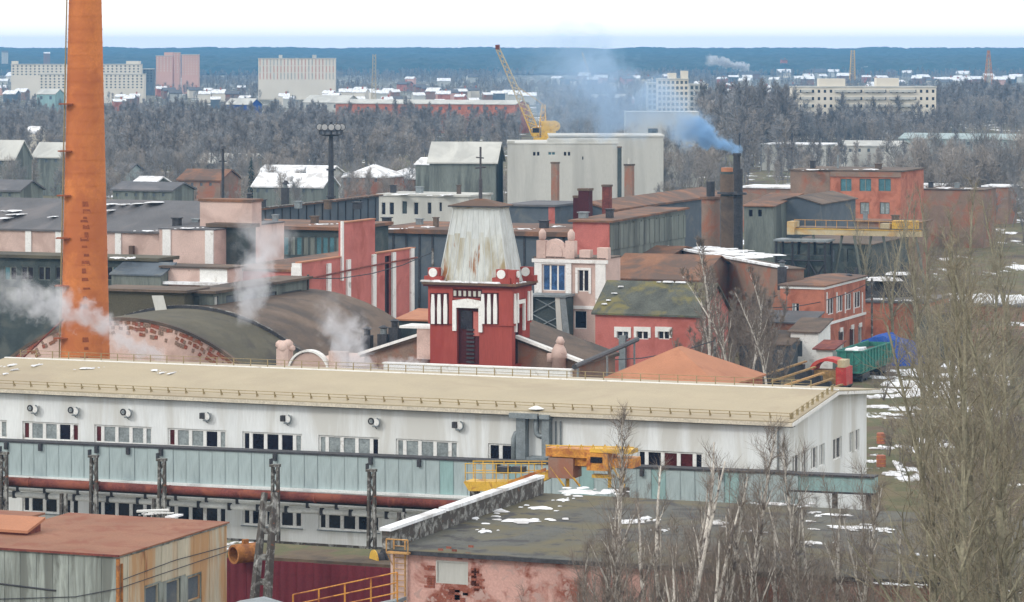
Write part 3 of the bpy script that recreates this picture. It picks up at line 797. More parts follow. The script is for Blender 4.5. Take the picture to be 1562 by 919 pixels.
# ================================================================ maroon fence, embankment, pipe, reel
a = wp(600, 865, 199); b = wp(262, 853, 207.0)
fr = Fr(a.x + 3, a.y - .0, YAW); L = -fr.u_at(250)
fz = 4.25
r = empty('maroon_fence', (fr.o.x, fr.o.y, 0), YAW, 'maroon corrugated sheet wall left of the pink brick building', 'fence')
uu = -L
pmn = MB().box(0, 1.13, 0, .04, 0, fz).mesh('sheet_panel', M['maroon'])
while uu < -.5:
    ob('sheet_panel', pmn, r, (uu, random.uniform(-.012, .012), random.uniform(-.02, .02))); uu += 1.15
MB().box(-L, 0, .05, .12, fz - .3, fz - .2).build('fence_rail', M['rustpipe'], r)
tag(MB().prism([(-L, .5, 0), (-L, 2.0, 4.1), (-L, 8.6, 3.9), (-L, 10.0, 0)], (L + 4, 0, 0)).build('embankment', M['ground'], None, (fr.o.x, fr.o.y, 0)), 'dark olive earth bank behind the maroon wall', kind='structure').rotation_euler = (0, 0, YAW)
p = gp(356, 846, 4.7)
r = empty('pipe_offcut', (p.x, p.y, 4.05), math.radians(-50), 'short wide rusty orange pipe lying open end forward over the maroon wall', 'pipe')
zc_ = p.z - 4.05
n = 20; mo = MB()
ri, ro, ln = .46, .60, 1.7
for i in range(n):
    a0, a1 = 2 * math.pi * i / n, 2 * math.pi * (i + 1) / n
    q = lambda R, t, y: (R * math.cos(t), y, R * math.sin(t) + zc_)
    mo.poly([q(ro, a0, 0), q(ro, a1, 0), q(ro, a1, ln), q(ro, a0, ln)]); mo.poly([q(ri, a0, 0), q(ri, a1, 0), q(ri, a1, ln), q(ri, a0, ln)])
    mo.poly([q(ri, a0, 0), q(ri, a1, 0), q(ro, a1, 0), q(ro, a0, 0)]); mo.poly([q(ri, a0, ln), q(ri, a1, ln), q(ro, a1, ln), q(ro, a0, ln)])
mo.build('pipe', M['rustorange'], r)
MB().box(-.1, .1, .7, 1.1, zc_ + .58, zc_ + .85).build('lifting_lug', M['rustorange'], r)
p = wp(578, 856, 205)
r = empty('cable_reel', (p.x, p.y, p.z), math.radians(25), 'dark cable reel with a yellow rim beside the pink brick building', 'reel')
MB().tube([(-.25, 0, 0), (.25, 0, 0)], .5, 18).build('drum', M['darkmetal'], r)
for s in (-1, 1): MB().tube([(s * .3, 0, 0), (s * .36, 0, 0)], .72, 20).build('rim', M['yellow'] if s < 0 else M['darkmetal'], r)
MB().box(-.4, .4, -.5, .5, -1.6, -.66).build('cradle', M['darkmetal'], r)
# orange railing of a stair in the bottom middle
p = wp(560, 905, 178)
r = empty('stair_railing', (p.x, p.y, 0), YAW, 'orange handrail climbing in front of the maroon wall', 'railing')
fr = Fr(p.x, p.y, YAW)
q0, q1 = fr.u_at(447), fr.u_at(606)
def sl(u): return fr.z_at(913 - 34 * (u - q0) / (q1 - q0), u)
for dz in (0, .55, 1.1): MB().tube([(q0, 0, sl(q0) + dz - .9), (q1, 0, sl(q1) + dz - .9)], .04, 6).build('rail', M['orange'], r)
for i in range(5):
    uu = q0 + (q1 - q0) * i / 4; MB().tube([(uu, 0, sl(uu) - 2.0), (uu, 0, sl(uu) + .2)], .05, 6).build('post', M['orange'], r)
MB().prism([(q0, -.1, sl(q0) - 1.3), (q1, -.1, sl(q1) - 1.3), (q1, 1.3, sl(q1) - 1.3), (q0, 1.3, sl(q0) - 1.3)], (0, 0, -.2)).build('stair_deck', M['greymetal'], r)
for uu in (q0 + .3, q1 - .3): MB().box(uu - .15, uu + .15, 0, 1.2, 0, sl(uu) - 1.5).build('stair_leg', M['greymetal'], r)
building('grey_hut', 'small hut with a pale grey roof at the bottom beside the leaning column', 404, 934, 172, 345, None, 'greywall', 'gv', 'greymetal', rise=.25, Wd=2)

# ================================================================ pink brick building, bottom centre and right
root, fr, L, Wd, z = building('pink_brick_building', 'low pink building with peeling render and dark felt roof at the bottom of the view', 597, 840, 183, 1760, None, 'pinkpeel', 'flat', 'feltroof', over=.35, th=.12,
    Wd=24, from_left=True, front=((665, 856, 714, 891, 1, 'palewall'),), frame='palewall', reveal=.1)
PB = fr; PL = L; PZ = z + .12
MB().box(-L - .45, -L + .05, -.3, Wd, z + .125, z + 1.12).build('parapet', M['concrete'], root)
MB().box(-L - .55, -L + .15, -.4, Wd * .32, z + 1.123, z + 1.3).box(-L - .52, -L + .12, Wd * .34, Wd * .7, z + 1.123, z + 1.32).box(-L - .5, -L + .1, Wd * .72, Wd, z + 1.123, z + 1.3).build('parapet_snow', M['snow'], root)
MB().box(-L + .3, 0, -.42, -.352, z - .12, z + .1).build('gutter', M['darkmetal'], root)
MB().box(-L - .02, -L + 1.0, -.06, -.002, 0, z).build('pilaster', M['pinkwall'], root)
# broken render round the blocked window: exposed brick
rnd = random.Random(4)
brm = MB().box(0, .3, -.03, 0, 0, .12).mesh('brick', M['brick'])
uw0, uw1 = fr.u_at(665), fr.u_at(714); zw0, zw1 = fr.z_at(891, (uw0 + uw1) / 2), fr.z_at(856, (uw0 + uw1) / 2)
cnt = 0
while cnt < 90:
    t = rnd.random(); e = abs(rnd.gauss(0, .28)) + .05
    side = rnd.randrange(4)
    if side == 0: x, zz = uw0 + (uw1 - uw0) * t, zw1 + e
    elif side == 1: x, zz = uw0 - e - .3, zw0 + (zw1 - zw0) * t - .4
    elif side == 2: x, zz = uw1 + e, zw0 + (zw1 - zw0) * t - .3
    else: x, zz = uw0 + (uw1 - uw0) * t - .3, zw0 - e * 2.2 - .15
    ob('brick', brm, root, (round(x / .33) * .33 + (.16 if int(zz / .14) % 2 else 0), -.002, round(zz / .14) * .14)); cnt += 1
snow_on(fr, [(790, 796, 90, 9), (752, 780, 60, 6), (826, 776, 50, 6), (890, 752, 90, 10), (930, 750, 40, 6), (860, 764, 26, 4), (968, 797, 60, 8), (985, 792, 30, 7), (1095, 799, 50, 6), (1010, 810, 22, 3), (1300, 806, 110, 8), (1345, 808, 50, 6), (1275, 787, 60, 4), (1150, 812, 40, 4), (1240, 830, 40, 5), (1190, 770, 60, 4), (740, 812, 30, 4), (1365, 896, 70, 3), (1480, 900, 40, 4), (1420, 850, 40, 4), (1530, 905, 40, 5), (720, 792, 26, 3)],
        lambda u, v: PZ, 'melting snow patches scattered on the dark felt roof')
p = fr.w(fr.u_at(612), -.25, 0)
r = empty('wall_ladder', (p.x, p.y, 0), YAW, 'ochre steel ladder with a cage on the corner of the pink brick building', 'ladder')
for s in (-.34, .34): MB().tube([(s, 0, 2), (s, 0, 8.6)], .05, 6).build('stile', M['ladder'], r)
for i in range(20): MB().tube([(-.34, 0, 2.2 + i * .32), (.34, 0, 2.2 + i * .32)], .025, 5).build('rung', M['ladder'], r)
MB().box(-.6, .75, -.45, .25, 7.9, 8.0).build('landing', M['ladder'], r)
MB().bar((-.6, -.45, 8.0), (-.6, -.45, 8.7), .07).bar((.7, -.45, 8.0), (.7, -.45, 8.7), .07).bar((-.6, -.45, 8.7), (.7, -.45, 8.7), .07).bar((-.6, -.45, 7.95), (-.5, .2, 7.2), .06).build('guard', M['ladder'], r)

# ================================================================ yellow and orange overhead crane
p = wp(780, 745, 213.5)
fr = Fr(p.x, p.y, YAW)
r = empty('overhead_crane', (p.x, p.y, 0), YAW, 'yellow overhead crane with orange trolley and cab above the felt roof', 'crane')
U = lambda px, v=0: fr.u_at(px, v)
Z = lambda py, px: fr.z_at(py, U(px))
def gb(name, m, a0, a1, v0, v1, p0, p1):
    um = (a0 + a1) / 2
    MB().box(U(a0), U(a1), v0, v1, Z(p1, um), Z(p0, um)).build(name, M[m], r)
MB().prism([(U(720), -.6, Z(748, 725)), (U(712), -.6, Z(734, 725)), (U(795), -.6, Z(733, 780)), (U(840), -.6, Z(716, 830)), (U(843), -.6, Z(728, 830)), (U(800), -.6, Z(748, 800))], (0, 1.4, 0)).build('bridge_girder', M['yellow'], r)
MB().prism([(U(780), -.65, Z(733, 780)), (U(838), -.65, Z(711, 820)), (U(838), -.65, Z(716, 820)), (U(780), -.65, Z(738, 780))], (0, .05, 0)).build('girder_flange', M['orange'], r)
for v in (-.6, .8):
    for q in (715, 730, 745, 762, 780, 800, 820):
        MB().bar((U(q), v, Z(735, q)), (U(q), v, Z(706, q)), .06).build('rail_post', M['yellow'], r)
    for q in (706, 720): MB().bar((U(714), v, Z(q, 714)), (U(838), v, Z(q, 838)), .05).build('handrail', M['yellow'], r)
gb('winch', 'darkmetal', 760, 776, -.3, .4, 712, 722); gb('winch_drum', 'darkmetal', 782, 800, -.3, .4, 712, 720)
gb('end_carriage', 'orange', 838, 905, -.7, .9, 683, 696)
gb('end_carriage', 'yellow', 905, 968, -.7, .7, 684, 690)
gb('trolley_frame', 'orange', 846, 968, -.4, 1.2, 697, 711)
gb('cab', 'orange', 902, 934, -.9, .9, 690, 716); gb('cab_window', 'glass', 908, 926, -.95, -.903, 695, 704)
gb('hoist_box', 'brownwall', 842, 880, -.7, .9, 697, 728)
for q in (866, 930, 950): MB().bar((U(q), 0, Z(690, q)), (U(q), 0, Z(744, q)), .2).build('leg', M['yellow'], r)
gb('cross_beam', 'yellow', 905, 935, -.3, .3, 724, 729)
for i, q in enumerate(range(842, 970, 9)): MB().bar((U(q), -.6, Z(690, q)), (U(q) + (.2 if i % 2 else -.2), -.6, Z(677, q)), .06).build('rail_post', M['yellow'], r)
MB().bar((U(838), -.6, Z(678, 838)), (U(972), -.6, Z(681, 972)), .06).build('handrail', M['yellow'], r)
for q0_, q1_ in ((845, 866), (866, 890), (940, 958)): MB().bar((U(q0_), -.65, Z(711, q0_)), (U(q1_), -.65, Z(740, q1_)), .12).build('strut', M['yellow'], r)
for q in (722, 950): MB().box(U(q) - .25, U(q) + .25, 0, .6, 0, Z(745, q)).build('crane_column', M['concrete'], r)
# ================================================================ the orange chimney
random.seed(9)
p = wp(130, 555, 290)
CB = (p.x, p.y)
r = empty('brick_chimney', (p.x, p.y, 0), 0, 'tall tapering orange brick chimney rising past the top of the photo', 'chimney')
def crad(z): return 2.36 - (z - 0) * .0229
bands = []
mb = MB(); n = 40
zs = [0, 8, 16, 24, 32, 40, 48.5]
for a, b in zip(zs, zs[1:]):
    mb.tube([(0, 0, a), (0, 0, b)], [crad(a), crad(b)], n, cap=False)
mb.tube([(0, 0, 48.5), (0, 0, 48.6)], [crad(48.5), crad(48.5) - .5], n, cap=True)
mb.build('shaft', M['chimney'], r, smooth=True)
z = 2.0
while z < 48:
    MB().tube([(0, 0, z), (0, 0, z + .09)], [crad(z) + .028, crad(z) + .026], 32, cap=False).build('iron_band', M['chimney'], r); z += 1.15
for i, py in enumerate([312, 323, 333, 338, 347, 359, 366, 377, 390, 402, 414, 427, 441, 455, 468, 519, 532, 546]):
    z = EYE - (py - HZ) * 287.7 / FOC; R = crad(z) + .035; w = .28 + .1 * math.sin(i * 2.3); x = .28 + .12 * math.sin(i * 1.7)
    h = .16 + .07 * math.cos(i * 1.3)
    MB().prism([(x - w, -math.sqrt(R * R - (x - w) ** 2), z - h), (x + w, -math.sqrt(R * R - (x + w) ** 2), z - h), (x + w * .7, -math.sqrt(R * R - (x + w * .7) ** 2), z + h), (x - w, -math.sqrt(R * R - (x - w) ** 2), z + h)], (0, .03, 0)).build('dark_mark', M['chimneymark'], r)
ld = MB()
for s in (-.22, .22): ld.tube([(-(crad(0) + .2) * .92, -.9 + s, 0), (-(crad(48) + .2) * .92, -.9 + s, 48)], .035, 4)
for i in range(90): 
    z = .5 + i * .52; x = -(crad(z) + .2) * .92; ld.tube([(x, -1.12, z), (x, -.68, z)], .02, 4)
ld.build('ladder', M['beigedark'], r)
for py in (365, 438, 518, 300, 232, 160): 
    z = EYE - (py - HZ) * 288 / FOC; MB().box(-crad(z) - .45, -crad(z) + .75, -1.8, -.7, z, z + .1).build('ladder_stay', M['chimneymark'], r)
MB().tube([(-crad(3) - 3.9, -1.5, 7.9), (-crad(8) + .5, -1.7, 12.2)], .09, 6).build('stay_rod', M['rustpipe'], r)

# ================================================================ arched hall behind the chimney
Y = 300
fr = Fr((190 - CX) / FOC * Y, Y)
half = 12.8
ox = fr.w(half, 0)
F1 = Fr(ox.x, ox.y)
zc = EYE - (487 - HZ) * Y / FOC
L = 2 * half; rise = 4.7; ze = zc - rise
r = empty('arched_hall', (F1.o.x, F1.o.y, 0), YAW, 'barrel roofed hall with pink gable and broken brick rim behind the chimney', 'building')
def arcpts(L, rise, ze, y, n=20, off=0.0, R=None):
    R = ((L / 2) ** 2 + rise ** 2) / (2 * rise); c0 = ze + rise - R; ha = math.asin(min(1, L / 2 / R))
    return [(-L / 2 + (R + off) * math.sin(t), y, c0 + (R + off) * math.cos(t)) for t in [(-ha + 2 * ha * i / n) for i in range(n + 1)]]
D1 = fr.v_at(285); D2 = fr.v_at(465) - D1
mb = MB()
mb.poly([(-L, 0, 0), (0, 0, 0)] + list(reversed(arcpts(L, rise, ze, 0))))
mb.poly([(-L, D1 + D2, 0), (0, D1 + D2, 0)] + list(reversed(arcpts(L, rise, ze, D1 + D2))))
mb.poly([(0, 0, 0), (0, D1 + D2, 0), (0, D1 + D2, ze), (0, 0, ze)]); mb.poly([(-L, 0, 0), (-L, D1 + D2, 0), (-L, D1 + D2, ze), (-L, 0, ze)])
mb.build('wall', M['pinkwall'], r)
def arcshell(y0, y1, o0, o1, name, m):
    a, b = arcpts(L, rise, ze, y0, 24, o0), arcpts(L, rise, ze, y0, 24, o1); m_ = MB()
    for i in range(24): m_.prism([a[i], a[i + 1], b[i + 1], b[i]], (0, y1 - y0, 0))
    return m_.build(name, M[m], r)
arcshell(.35, D1, -.3, .05, 'front_roof', 'olive')
arcshell(-.12, .34, -.12, .16, 'gable_coping', 'brownroof')
arcshell(D1 - .1, D1 + .45, .0, .32, 'step_rim', 'darkmetal')
arcshell(D1 + .46, D1 + D2, -.3, .12, 'rear_roof', 'brownroof')
arcshell(D1 - .08, D1 + .25, .323, .37, 'rim_flashing', 'concrete')
# brick rim of the gable
R = ((L / 2) ** 2 + rise ** 2) / (2 * rise); c0 = ze + rise - R; ha = math.asin(L / 2 / R)
bmv = [MB().box(-.15, .15, -.06, .02, -.17, .17).mesh('brick', M['brick']), MB().box(-.11, .11, -.06, .02, -.2, .15).mesh('brick', M['brownwall']), MB().box(-.17, .17, -.06, .02, -.12, .16).mesh('brick', M['rustroof'])]
rnd = random.Random(8); cnt = 0
for i in range(100):
    t = -ha + 2 * ha * (i + .5) / 100
    for j in range(3):
        if rnd.random() < .22 + .18 * j: continue
        rad = R - .3 - j * .46 - rnd.random() * .12
        o = ob('brick', rnd.choice(bmv), r, (-L / 2 + rad * math.sin(t), -.003, c0 + rad * math.cos(t))); o.rotation_euler = (0, t + rnd.uniform(-.25, .25), 0); cnt += 1
# small details: pipes on the gable
HZf = lambda u, v: ze + rise
# lantern monitors on the ridge of the hall
building('roof_monitor', 'dark boxy roof lantern beside the chimney on the arched hall', 281, 447, 313.6, 150, 284, 'olive', 'flat', 'brownroof', over=.5, th=.25, z0=8.0, Wd=4, cat='roof lantern')
building('roof_monitor', 'longer dark roof lantern with grey sheet sides, right of the first one', 325, 448, 314.8, 285, 468, 'greensheet', 'flat', 'brownroof', over=.5, th=.25, z0=8.0, cat='roof lantern',
         front=((294, 452, 304, 474),), end=((327, 452, 333, 474, 1, 'palewall'), (345, 450, 364, 470, 1, 'greywall'), (372, 448, 392, 468, 1, 'greywall'), (402, 446, 422, 465, 1, 'greywall'), (430, 444, 460, 462, 1, 'greywall')), glass=('darkwall',), frame='darkmetal', reveal=.12)
pb = wp(241, 464, 311.5); tag(MB().prism([(-.6, 0, .8), (.5, 0, .8), (.9, -.4, -.6), (-.2, -.4, -.6)], (0, .06, 0)).build('vent_flap', M['palewall'], None, tuple(pb)), 'pale metal flap hanging beside the dark roof lantern', 'flap')

# ================================================================ pediment wall of the old hall (below the steam)
Y = 276
fr = Fr((530 - CX) / FOC * Y, Y)
r = empty('pediment_wall', (fr.o.x, fr.o.y, 0), YAW, 'old pink parapet with a round pediment and carved bollard between steam clouds', 'building')
U = lambda q: fr.u_at(q); Z = lambda q, x=480: fr.z_at(q, U(x))
uL, uR = U(419), U(530)
MB().box(uL, uR, 0, 14, 0, Z(562)).build('wall', M['pinkwall'], r)
cx_, hw = (U(440) + U(503)) / 2, (U(503) - U(440)) / 2
def seg(hw, h, zb, y0, y1, n=14):
    R = (hw * hw + h * h) / (2 * h); a = math.asin(min(1, hw / R))
    return MB().prism([(cx_ + R * math.sin(t), y0, zb + h - R + R * math.cos(t)) for t in [-a + 2 * a * i / n for i in range(n + 1)]], (0, y1 - y0, 0))
seg(hw - .25, Z(536) - Z(563) - .15, Z(563), -.05, .4).build('pediment', M['pinkwall'], r)
R_ = (hw * hw + (Z(534) - Z(563)) ** 2) / (2 * (Z(534) - Z(563))); a_ = math.asin(min(1, hw / R_)); c_ = Z(534) - R_
mm = MB()
for i in range(14):
    t0, t1 = -a_ + 2 * a_ * i / 14, -a_ + 2 * a_ * (i + 1) / 14
    q = lambda R, t: (cx_ + R * math.sin(t), -.25, c_ + R * math.cos(t))
    mm.prism([q(R_, t0), q(R_, t1), q(R_ - .17, t1), q(R_ - .17, t0)], (0, .7, 0))
mm.build('arch_moulding', M['whitetrim'], r)
MB().box(U(502), U(529), -.1, .5, Z(564), Z(535)).build('parapet_block', M['pinkwall'], r)
MB().box(U(423), U(441), -.2, .8, Z(564), Z(534)).build('pedestal', M['pinkwall'], r)
m_ = MB()
for x, zq, rad in ((432, 530, .62), (425, 527, .4), (437, 526, .45), (443, 532, .3)):
    m_.tube([(U(x), .3, Z(zq) - rad), (U(x), .3, Z(zq) - rad * .5), (U(x), .3, Z(zq) + rad * .2), (U(x), .3, Z(zq) + rad * .7)], [rad * .6, rad, rad * .95, rad * .4], 10)
m_.build('carved_finial', M['pinkwall'], r, smooth=True)

# ================================================================ buildings along the left
ROWS = [
 dict(name='dark_glazed_hall', label='dark hall with sooty glazed wall left of the chimney under a flat ledge', px=238, py=399, Y=348, left=-60, wall='darkwall', roof='flat', roofmat='olive', over=.5, th=.35, Wd=4,
      front=[(x, 407, x + 19, 428, 2) for x in range(6, 220, 26)] + [(x, 438, x + 19, 458, 1, 'greensheet') for x in range(6, 220, 26)], glass=('glass', 'glassteal'), frame='greensheet'),
 dict(name='pink_workshop', label='long pink workshop with white pilasters and dark grey roof behind the chimney', px=304, py=357, Y=366, left=-60, Wd=18, wall='pinkwall', roof='gu', roofmat='greyroof', rise=3.0, over=.3, th=.2),
 dict(name='pink_annex', label='pale pink annex with white corner strips right of the pink workshop', px=327, py=352, Y=361, left=243, Wd=18, wall='pinkwall', roof='flat', roofmat='greyroof', over=.1),
 dict(name='pink_tower_block', label='tall pink block at the right end of the dark grey roof', px=384, py=309, Y=364.8, left=305, Wd=2.5, wall='pinkwall', roof='flat', roofmat='rustroof2', over=.15, th=.3),
 dict(name='low_pink_building', label='low pink and white shed with snow on its ledge under the steam', px=347, py=411, Y=343, left=248, Wd=4, wall='pinkwall', roof='flat', roofmat='brownroof', over=.3, th=.2),
 dict(name='grey_roofed_shed', label='grey roofed shed in front of the pink annex', px=246, py=421, Y=344, left=170, Wd=3, wall='greensheet', roof='shed', roofmat='greywall', rise=1.0, over=.2),
 dict(name='teal_glazed_hall', label='wide hall with teal glazing behind the steam, left of the rose stepped wall', px=523, py=352, Y=400, left=325, Wd=14, wall='darkwall', roof='flat', roofmat='rustroof2', over=.5, th=.4,
      front=[(x, 362, x + 8, 389, 1) for x in range(402, 522, 10)] + [(332, 352, 362, 366, 1, 'glass')], glass=('glassteal', 'greensheet'), frame='greensheet', reveal=.15),
 dict(name='long_grey_hall', label='long grey hall with rusty flat roof behind the pink tower block', px=385, py=322, Y=440, left=384.0, right=578, wall='greywall', roof='shed', roofmat='rustroof2', rise=.2, over=.5, th=.25),
 dict(name='brown_roofed_hall', label='hall with brown flat roof and blue-grey wall behind the rose stepped wall', px=884, py=362, Y=420, left=572, Wd=18, wall='greywall', roof='flat', roofmat='rustroof2', over=.6, th=.6),
 dict(name='small_white_office', label='small white office with dark windows behind the brown roofed hall', px=715, py=301, Y=540, left=577, Wd=10, wall='palewall', roof='flat', roofmat='palewall', over=.3, th=.3,
      front=((582, 309, 588, 328, 1), (594, 309, 601, 328, 1), (613, 307, 621, 327, 1, 'darkwall'), (631, 309, 638, 328, 1), (652, 309, 658, 327, 1), (670, 309, 674, 323, 1)), glass=('glass',), frame='whitetrim'),
 dict(name='flat_shed', label='flat roofed shed with a red end wall right of the tower roof', px=846, py=316, Y=470, left=774, Wd=12, wall='greywall', roof='flat', roofmat='greyroof', over=.4, th=.3),
 dict(name='foundry_hall', label='foundry hall with rose front wall and grey-green lantern behind the old pink facade', px=930, py=340, Y=405, left=874, right=1045, wall='greensheet', roof='shed', roofmat='rustroof2', rise=.3, over=.5, th=.25),
 dict(name='rusty_roofed_hall', label='hall with wide dull red roof running up to the smoking stacks', px=935, py=322, Y=480, left=855, right=1108, wall='greywall', roof='gv', roofmat='rustroof2', rise=1.0, over=.4, th=.3),
 dict(name='grey_gabled_shed', label='blue-grey shed with a wide blank gable before the red brick office', px=1252, py=312, Y=470, left=1178, right=1305, wall='greywall', roof='gv', roofmat='brownroof', rise=1.0, over=.3),
 dict(name='grey_lean_to', label='small shed with a rusty roof between the stacks and the grey gable', px=1180, py=316, Y=466, left=1135, Wd=14, wall='greensheet', roof='shed', roofmat='rustroof2', rise=1.2, over=.3, front=((1142, 320, 1148, 331, 1), (1156, 320, 1162, 331, 1)), frame='greymetal'),
 dict(name='brown_flat_roof_annex', label='low annex with a brown flat roof below the red brick office', px=1400, py=341, Y=500, left=1240, Wd=8, wall='brownwall', roof='flat', roofmat='rustroof2', over=.3),
 dict(name='red_brick_office', label='red brick office with three teal windows above two white ones', px=1374, py=263, Y=560, left=1206, Wd=16, wall='redbrick', roof='flat', roofmat='brownroof', over=.3, th=.25,
      front=((1282, 273, 1299, 292, 2), (1311, 273, 1329, 292, 2), (1340, 273, 1359, 292, 2), (1312, 309, 1326, 327, 2, 'glasslight'), (1342, 309, 1357, 327, 2, 'glasslight')), glass=('glassteal',), frame='greensheet'),
 dict(name='long_brick_shed', label='long low orange brick shed right of the brick office', px=1500, py=291, Y=590, left=1376, Wd=10, wall='brownwall', roof='flat', roofmat='brownroof', over=.2),
 dict(name='snow_edged_shed', label='dark brown shed with a snowy roof edge behind the white birches', px=1196, py=412, Y=385, left=1012, Wd=2.5, yaw=math.radians(-73.7), wall='brownwall', roof='flat', roofmat='brownroof', over=.15),
 dict(name='brown_roofed_house', label='old house with a sagging brown roof behind the mossy roof', px=1065, py=428, Y=392, left=925, Wd=16, wall='brownwall', roof='gu', roofmat='rustroof2', rise=2.4, over=.4),
 dict(name='brown_roofed_wing', label='brown roofed wing right behind the old pink facade', px=1010, py=398, Y=412, left=880, Wd=18, wall='brownwall', roof='gu', roofmat='rustroof2', rise=1.2, over=.3),
 dict(name='mossy_roofed_house', label='rose red house with a mossy slate roof and three white window heads', px=1070, py=482, Y=350, left=908, Wd=9.5, wall='redpink', roof='gu', roofmat='mossroof', rise=3.0, over=.35, th=.2,
      front=((941, 503, 959, 518, 2), (971, 503, 989, 518, 2), (1004, 503, 1021, 518, 2)), glass=('glass', 'greywall')),
 dict(name='corner_brick_building', label='two storey orange brick building with white string courses near the green wagon', px=1257, py=436, Y=378, left=1190, right=1320, wall='redbrick', roof='hip', roofmat='rustroof2', rise=.4, over=.3,
      front=((1208, 463, 1219, 478, 2),), end=((1263, 455, 1272, 480, 2), (1278, 451, 1286, 476, 2), (1291, 448, 1299, 473, 2), (1304, 445, 1313, 470, 2), (1279, 504, 1288, 540, 1), (1296, 500, 1304, 538, 1), (1309, 496, 1315, 530, 1)), glass=('glasslight', 'glass')),
 dict(name='brick_boundary_building', label='long plain orange brick wall building behind the blue tarpaulin', px=1412, py=464, Y=402, left=1316, Wd=12, wall='redbrick', roof='flat', roofmat='greyroof', over=.2, th=.25),
 dict(name='dark_open_shed', label='dark grey open shed right of the brick wall, behind bare poplar branches', px=1440, py=480, Y=380, left=1396, Wd=14, wall='darkwall', roof='flat', roofmat='brownroof', over=.2, th=.2),
 dict(name='snowy_shed', label='low shed with thick snow on its flat roof behind the poplars', px=1600, py=470, Y=430, left=1420, Wd=14, wall='brownwall', roof='flat', roofmat='greyroof', over=.3, th=.25),
 dict(name='white_shack', label='small white shack with a dark roof at the foot of the brick building', px=1248, py=508, Y=362, left=1206, Wd=5, wall='whitetrim', roof='shed', roofmat='brownroof', rise=1.0, over=.3, front=((1212, 520, 1224, 545, 1, 'greywall'),)),
 dict(name='white_shack', label='tiny white shack with a red-brown roof right of the dark roofed one', px=1270, py=534, Y=356, left=1245, Wd=4, wall='whitetrim', roof='shed', roofmat='rustpipe', rise=.5, over=.35),
 dict(name='grey_shed', label='blue-grey board shed between the orange hip roof and the white shacks', px=1205, py=528, Y=360, left=1128, Wd=6, wall='greywall', roof='shed', roofmat='brownroof', rise=1.0, over=.2, front=((1142, 534, 1150, 556, 1, 'palewall'), (1165, 534, 1172, 556, 1, 'palewall'), (1186, 534, 1194, 556, 1, 'palewall'))),
 dict(name='gate_house', label='small brown house with white steps below the string course', px=1235, py=494, Y=372, left=1150, Wd=5, wall='brownwall', roof='shed', roofmat='greyroof', rise=.8, over=.3, front=((1160, 500, 1166, 512, 1), (1180, 500, 1186, 512, 1)), glass=('palewall',)),
 dict(name='brown_shed_row', label='row of low brown sheds behind the poplars on the far right', px=1640, py=520, Y=395, left=1455, Wd=9, wall='brownwall', roof='shed', roofmat='rustroof2', rise=.6, over=.3),
 dict(name='tower_base_building', label='brown gabled building the red tower rises from', px=884, py=556, Y=275.2, left=556, Wd=9, wall='brownwall', roof='gv', roofmat='brownroof', rise=3.2, over=.3, th=.25),
 dict(name='orange_lean_to', label='little lean-to with an orange tin roof left of the red tower', px=655, py=490, Y=300, left=608, Wd=5, wall='darkwall', roof='shed', roofmat='orangeroof', rise=.5, over=.3),
 dict(name='hip_roofed_house', label='house with a plain orange hip roof peeping over the beige ridge', px=1098, py=592, Y=262, left=906, right=1163, wall='redbrick', roof='hip', roofmat='orangeroof', rise=2.65, over=.25),
]
BR = {}
for d in ROWS:
    d = dict(d); res = building(**d); BR[d['label'][:24]] = res
def find(s): return next(v for k, v in BR.items() if k.startswith(s[:24]))
def pil(res, pxs, w, mt='whitetrim', face='f', y0=0.0, top=0.0, proud=.18, zlow=0, name='pilaster'):
    r, fr, L, Wd, z = res
    for q in pxs:
        if face == 'f': u = fr.u_at(q); MB().box(u - w / 2, u + w / 2, -proud, -.003, zlow, z - top).build(name, M[mt], r)
        else: v = fr.v_at(q); MB().box(.003, proud, v - w / 2, v + w / 2, zlow, z - top).build(name, M[mt], r)
pil(find('long pink workshop with '), (-45, 44, 90, 181), .75)
pil(find('pale pink annex with whi'), (255, 320), 1.0)
r_, f_, L_, W_, z_ = find('long pink workshop with ')
MB().box(f_.u_at(203) - .25, f_.u_at(203) + .25, -.6, -.1, 0, f_.z_at(375, f_.u_at(203))).build('downpipe', M['rustroof2'], r_)
r_, f_, L_, W_, z_ = find('tall pink block at the r')
MB().box(f_.u_at(329), f_.u_at(384) + 1, -2.5, -.01, z_ - 2.7, z_ - 2.3).build('canopy_roof', M['brownroof'], r_)
MB().box(f_.u_at(332), f_.u_at(384) + .5, -2.0, -.02, 0, z_ - 2.71).build('annex_wall', M['darkwall'], r_)
r_, f_, L_, W_, z_ = find('low pink and white shed ')
MB().box(-3.2, -.01, -.06, -.003, 0, z_).build('white_panel', M['whitetrim'], r_)
MB().box(-L_, .2, -1.3, -.05, f_.z_at(434, -3), f_.z_at(430, -3)).build('ledge_snow', M['snow'], r_)
r_, f_, L_, W_, z_ = find('flat roofed shed with a ')
MB().box(-.9, .05, -.1, -.003, 0, z_).build('red_corner', M['redpink'], r_)
r_, f_, L_, W_, z_ = find('foundry hall with rose f')
MB().box(-L_, -.01, -.1, -.003, 0, z_).build('front_facing', M['redpink'], r_)
for i in range(30):
    v = W_ * (i + .5) / 30
    MB().box(.004, .09 + .04 * (i % 2), v - W_ / 64, v + W_ / 64, z_ - 3.4, z_ - .25 - .1 * (i % 3)).build('sheet_panel', M['greensheet'], r_)
r_, f_, L_, W_, z_ = find('dark brown shed with a s')
MB().box(-L_, .2, -.25, .45, z_ + .15, z_ + .4).build('edge_snow', M['snow'], r_)
m_ = MB()
for i in range(12): blob(m_, -L_ * (.45 + .045 * i), 3 + (i * 7) % 5, z_ + .16, 6, 5, i)
m_.build('roof_snow', M['snow'], r_)['kind'] = 'stuff'
r_, f_, L_, W_, z_ = find('low shed with thick snow')
m_ = MB()
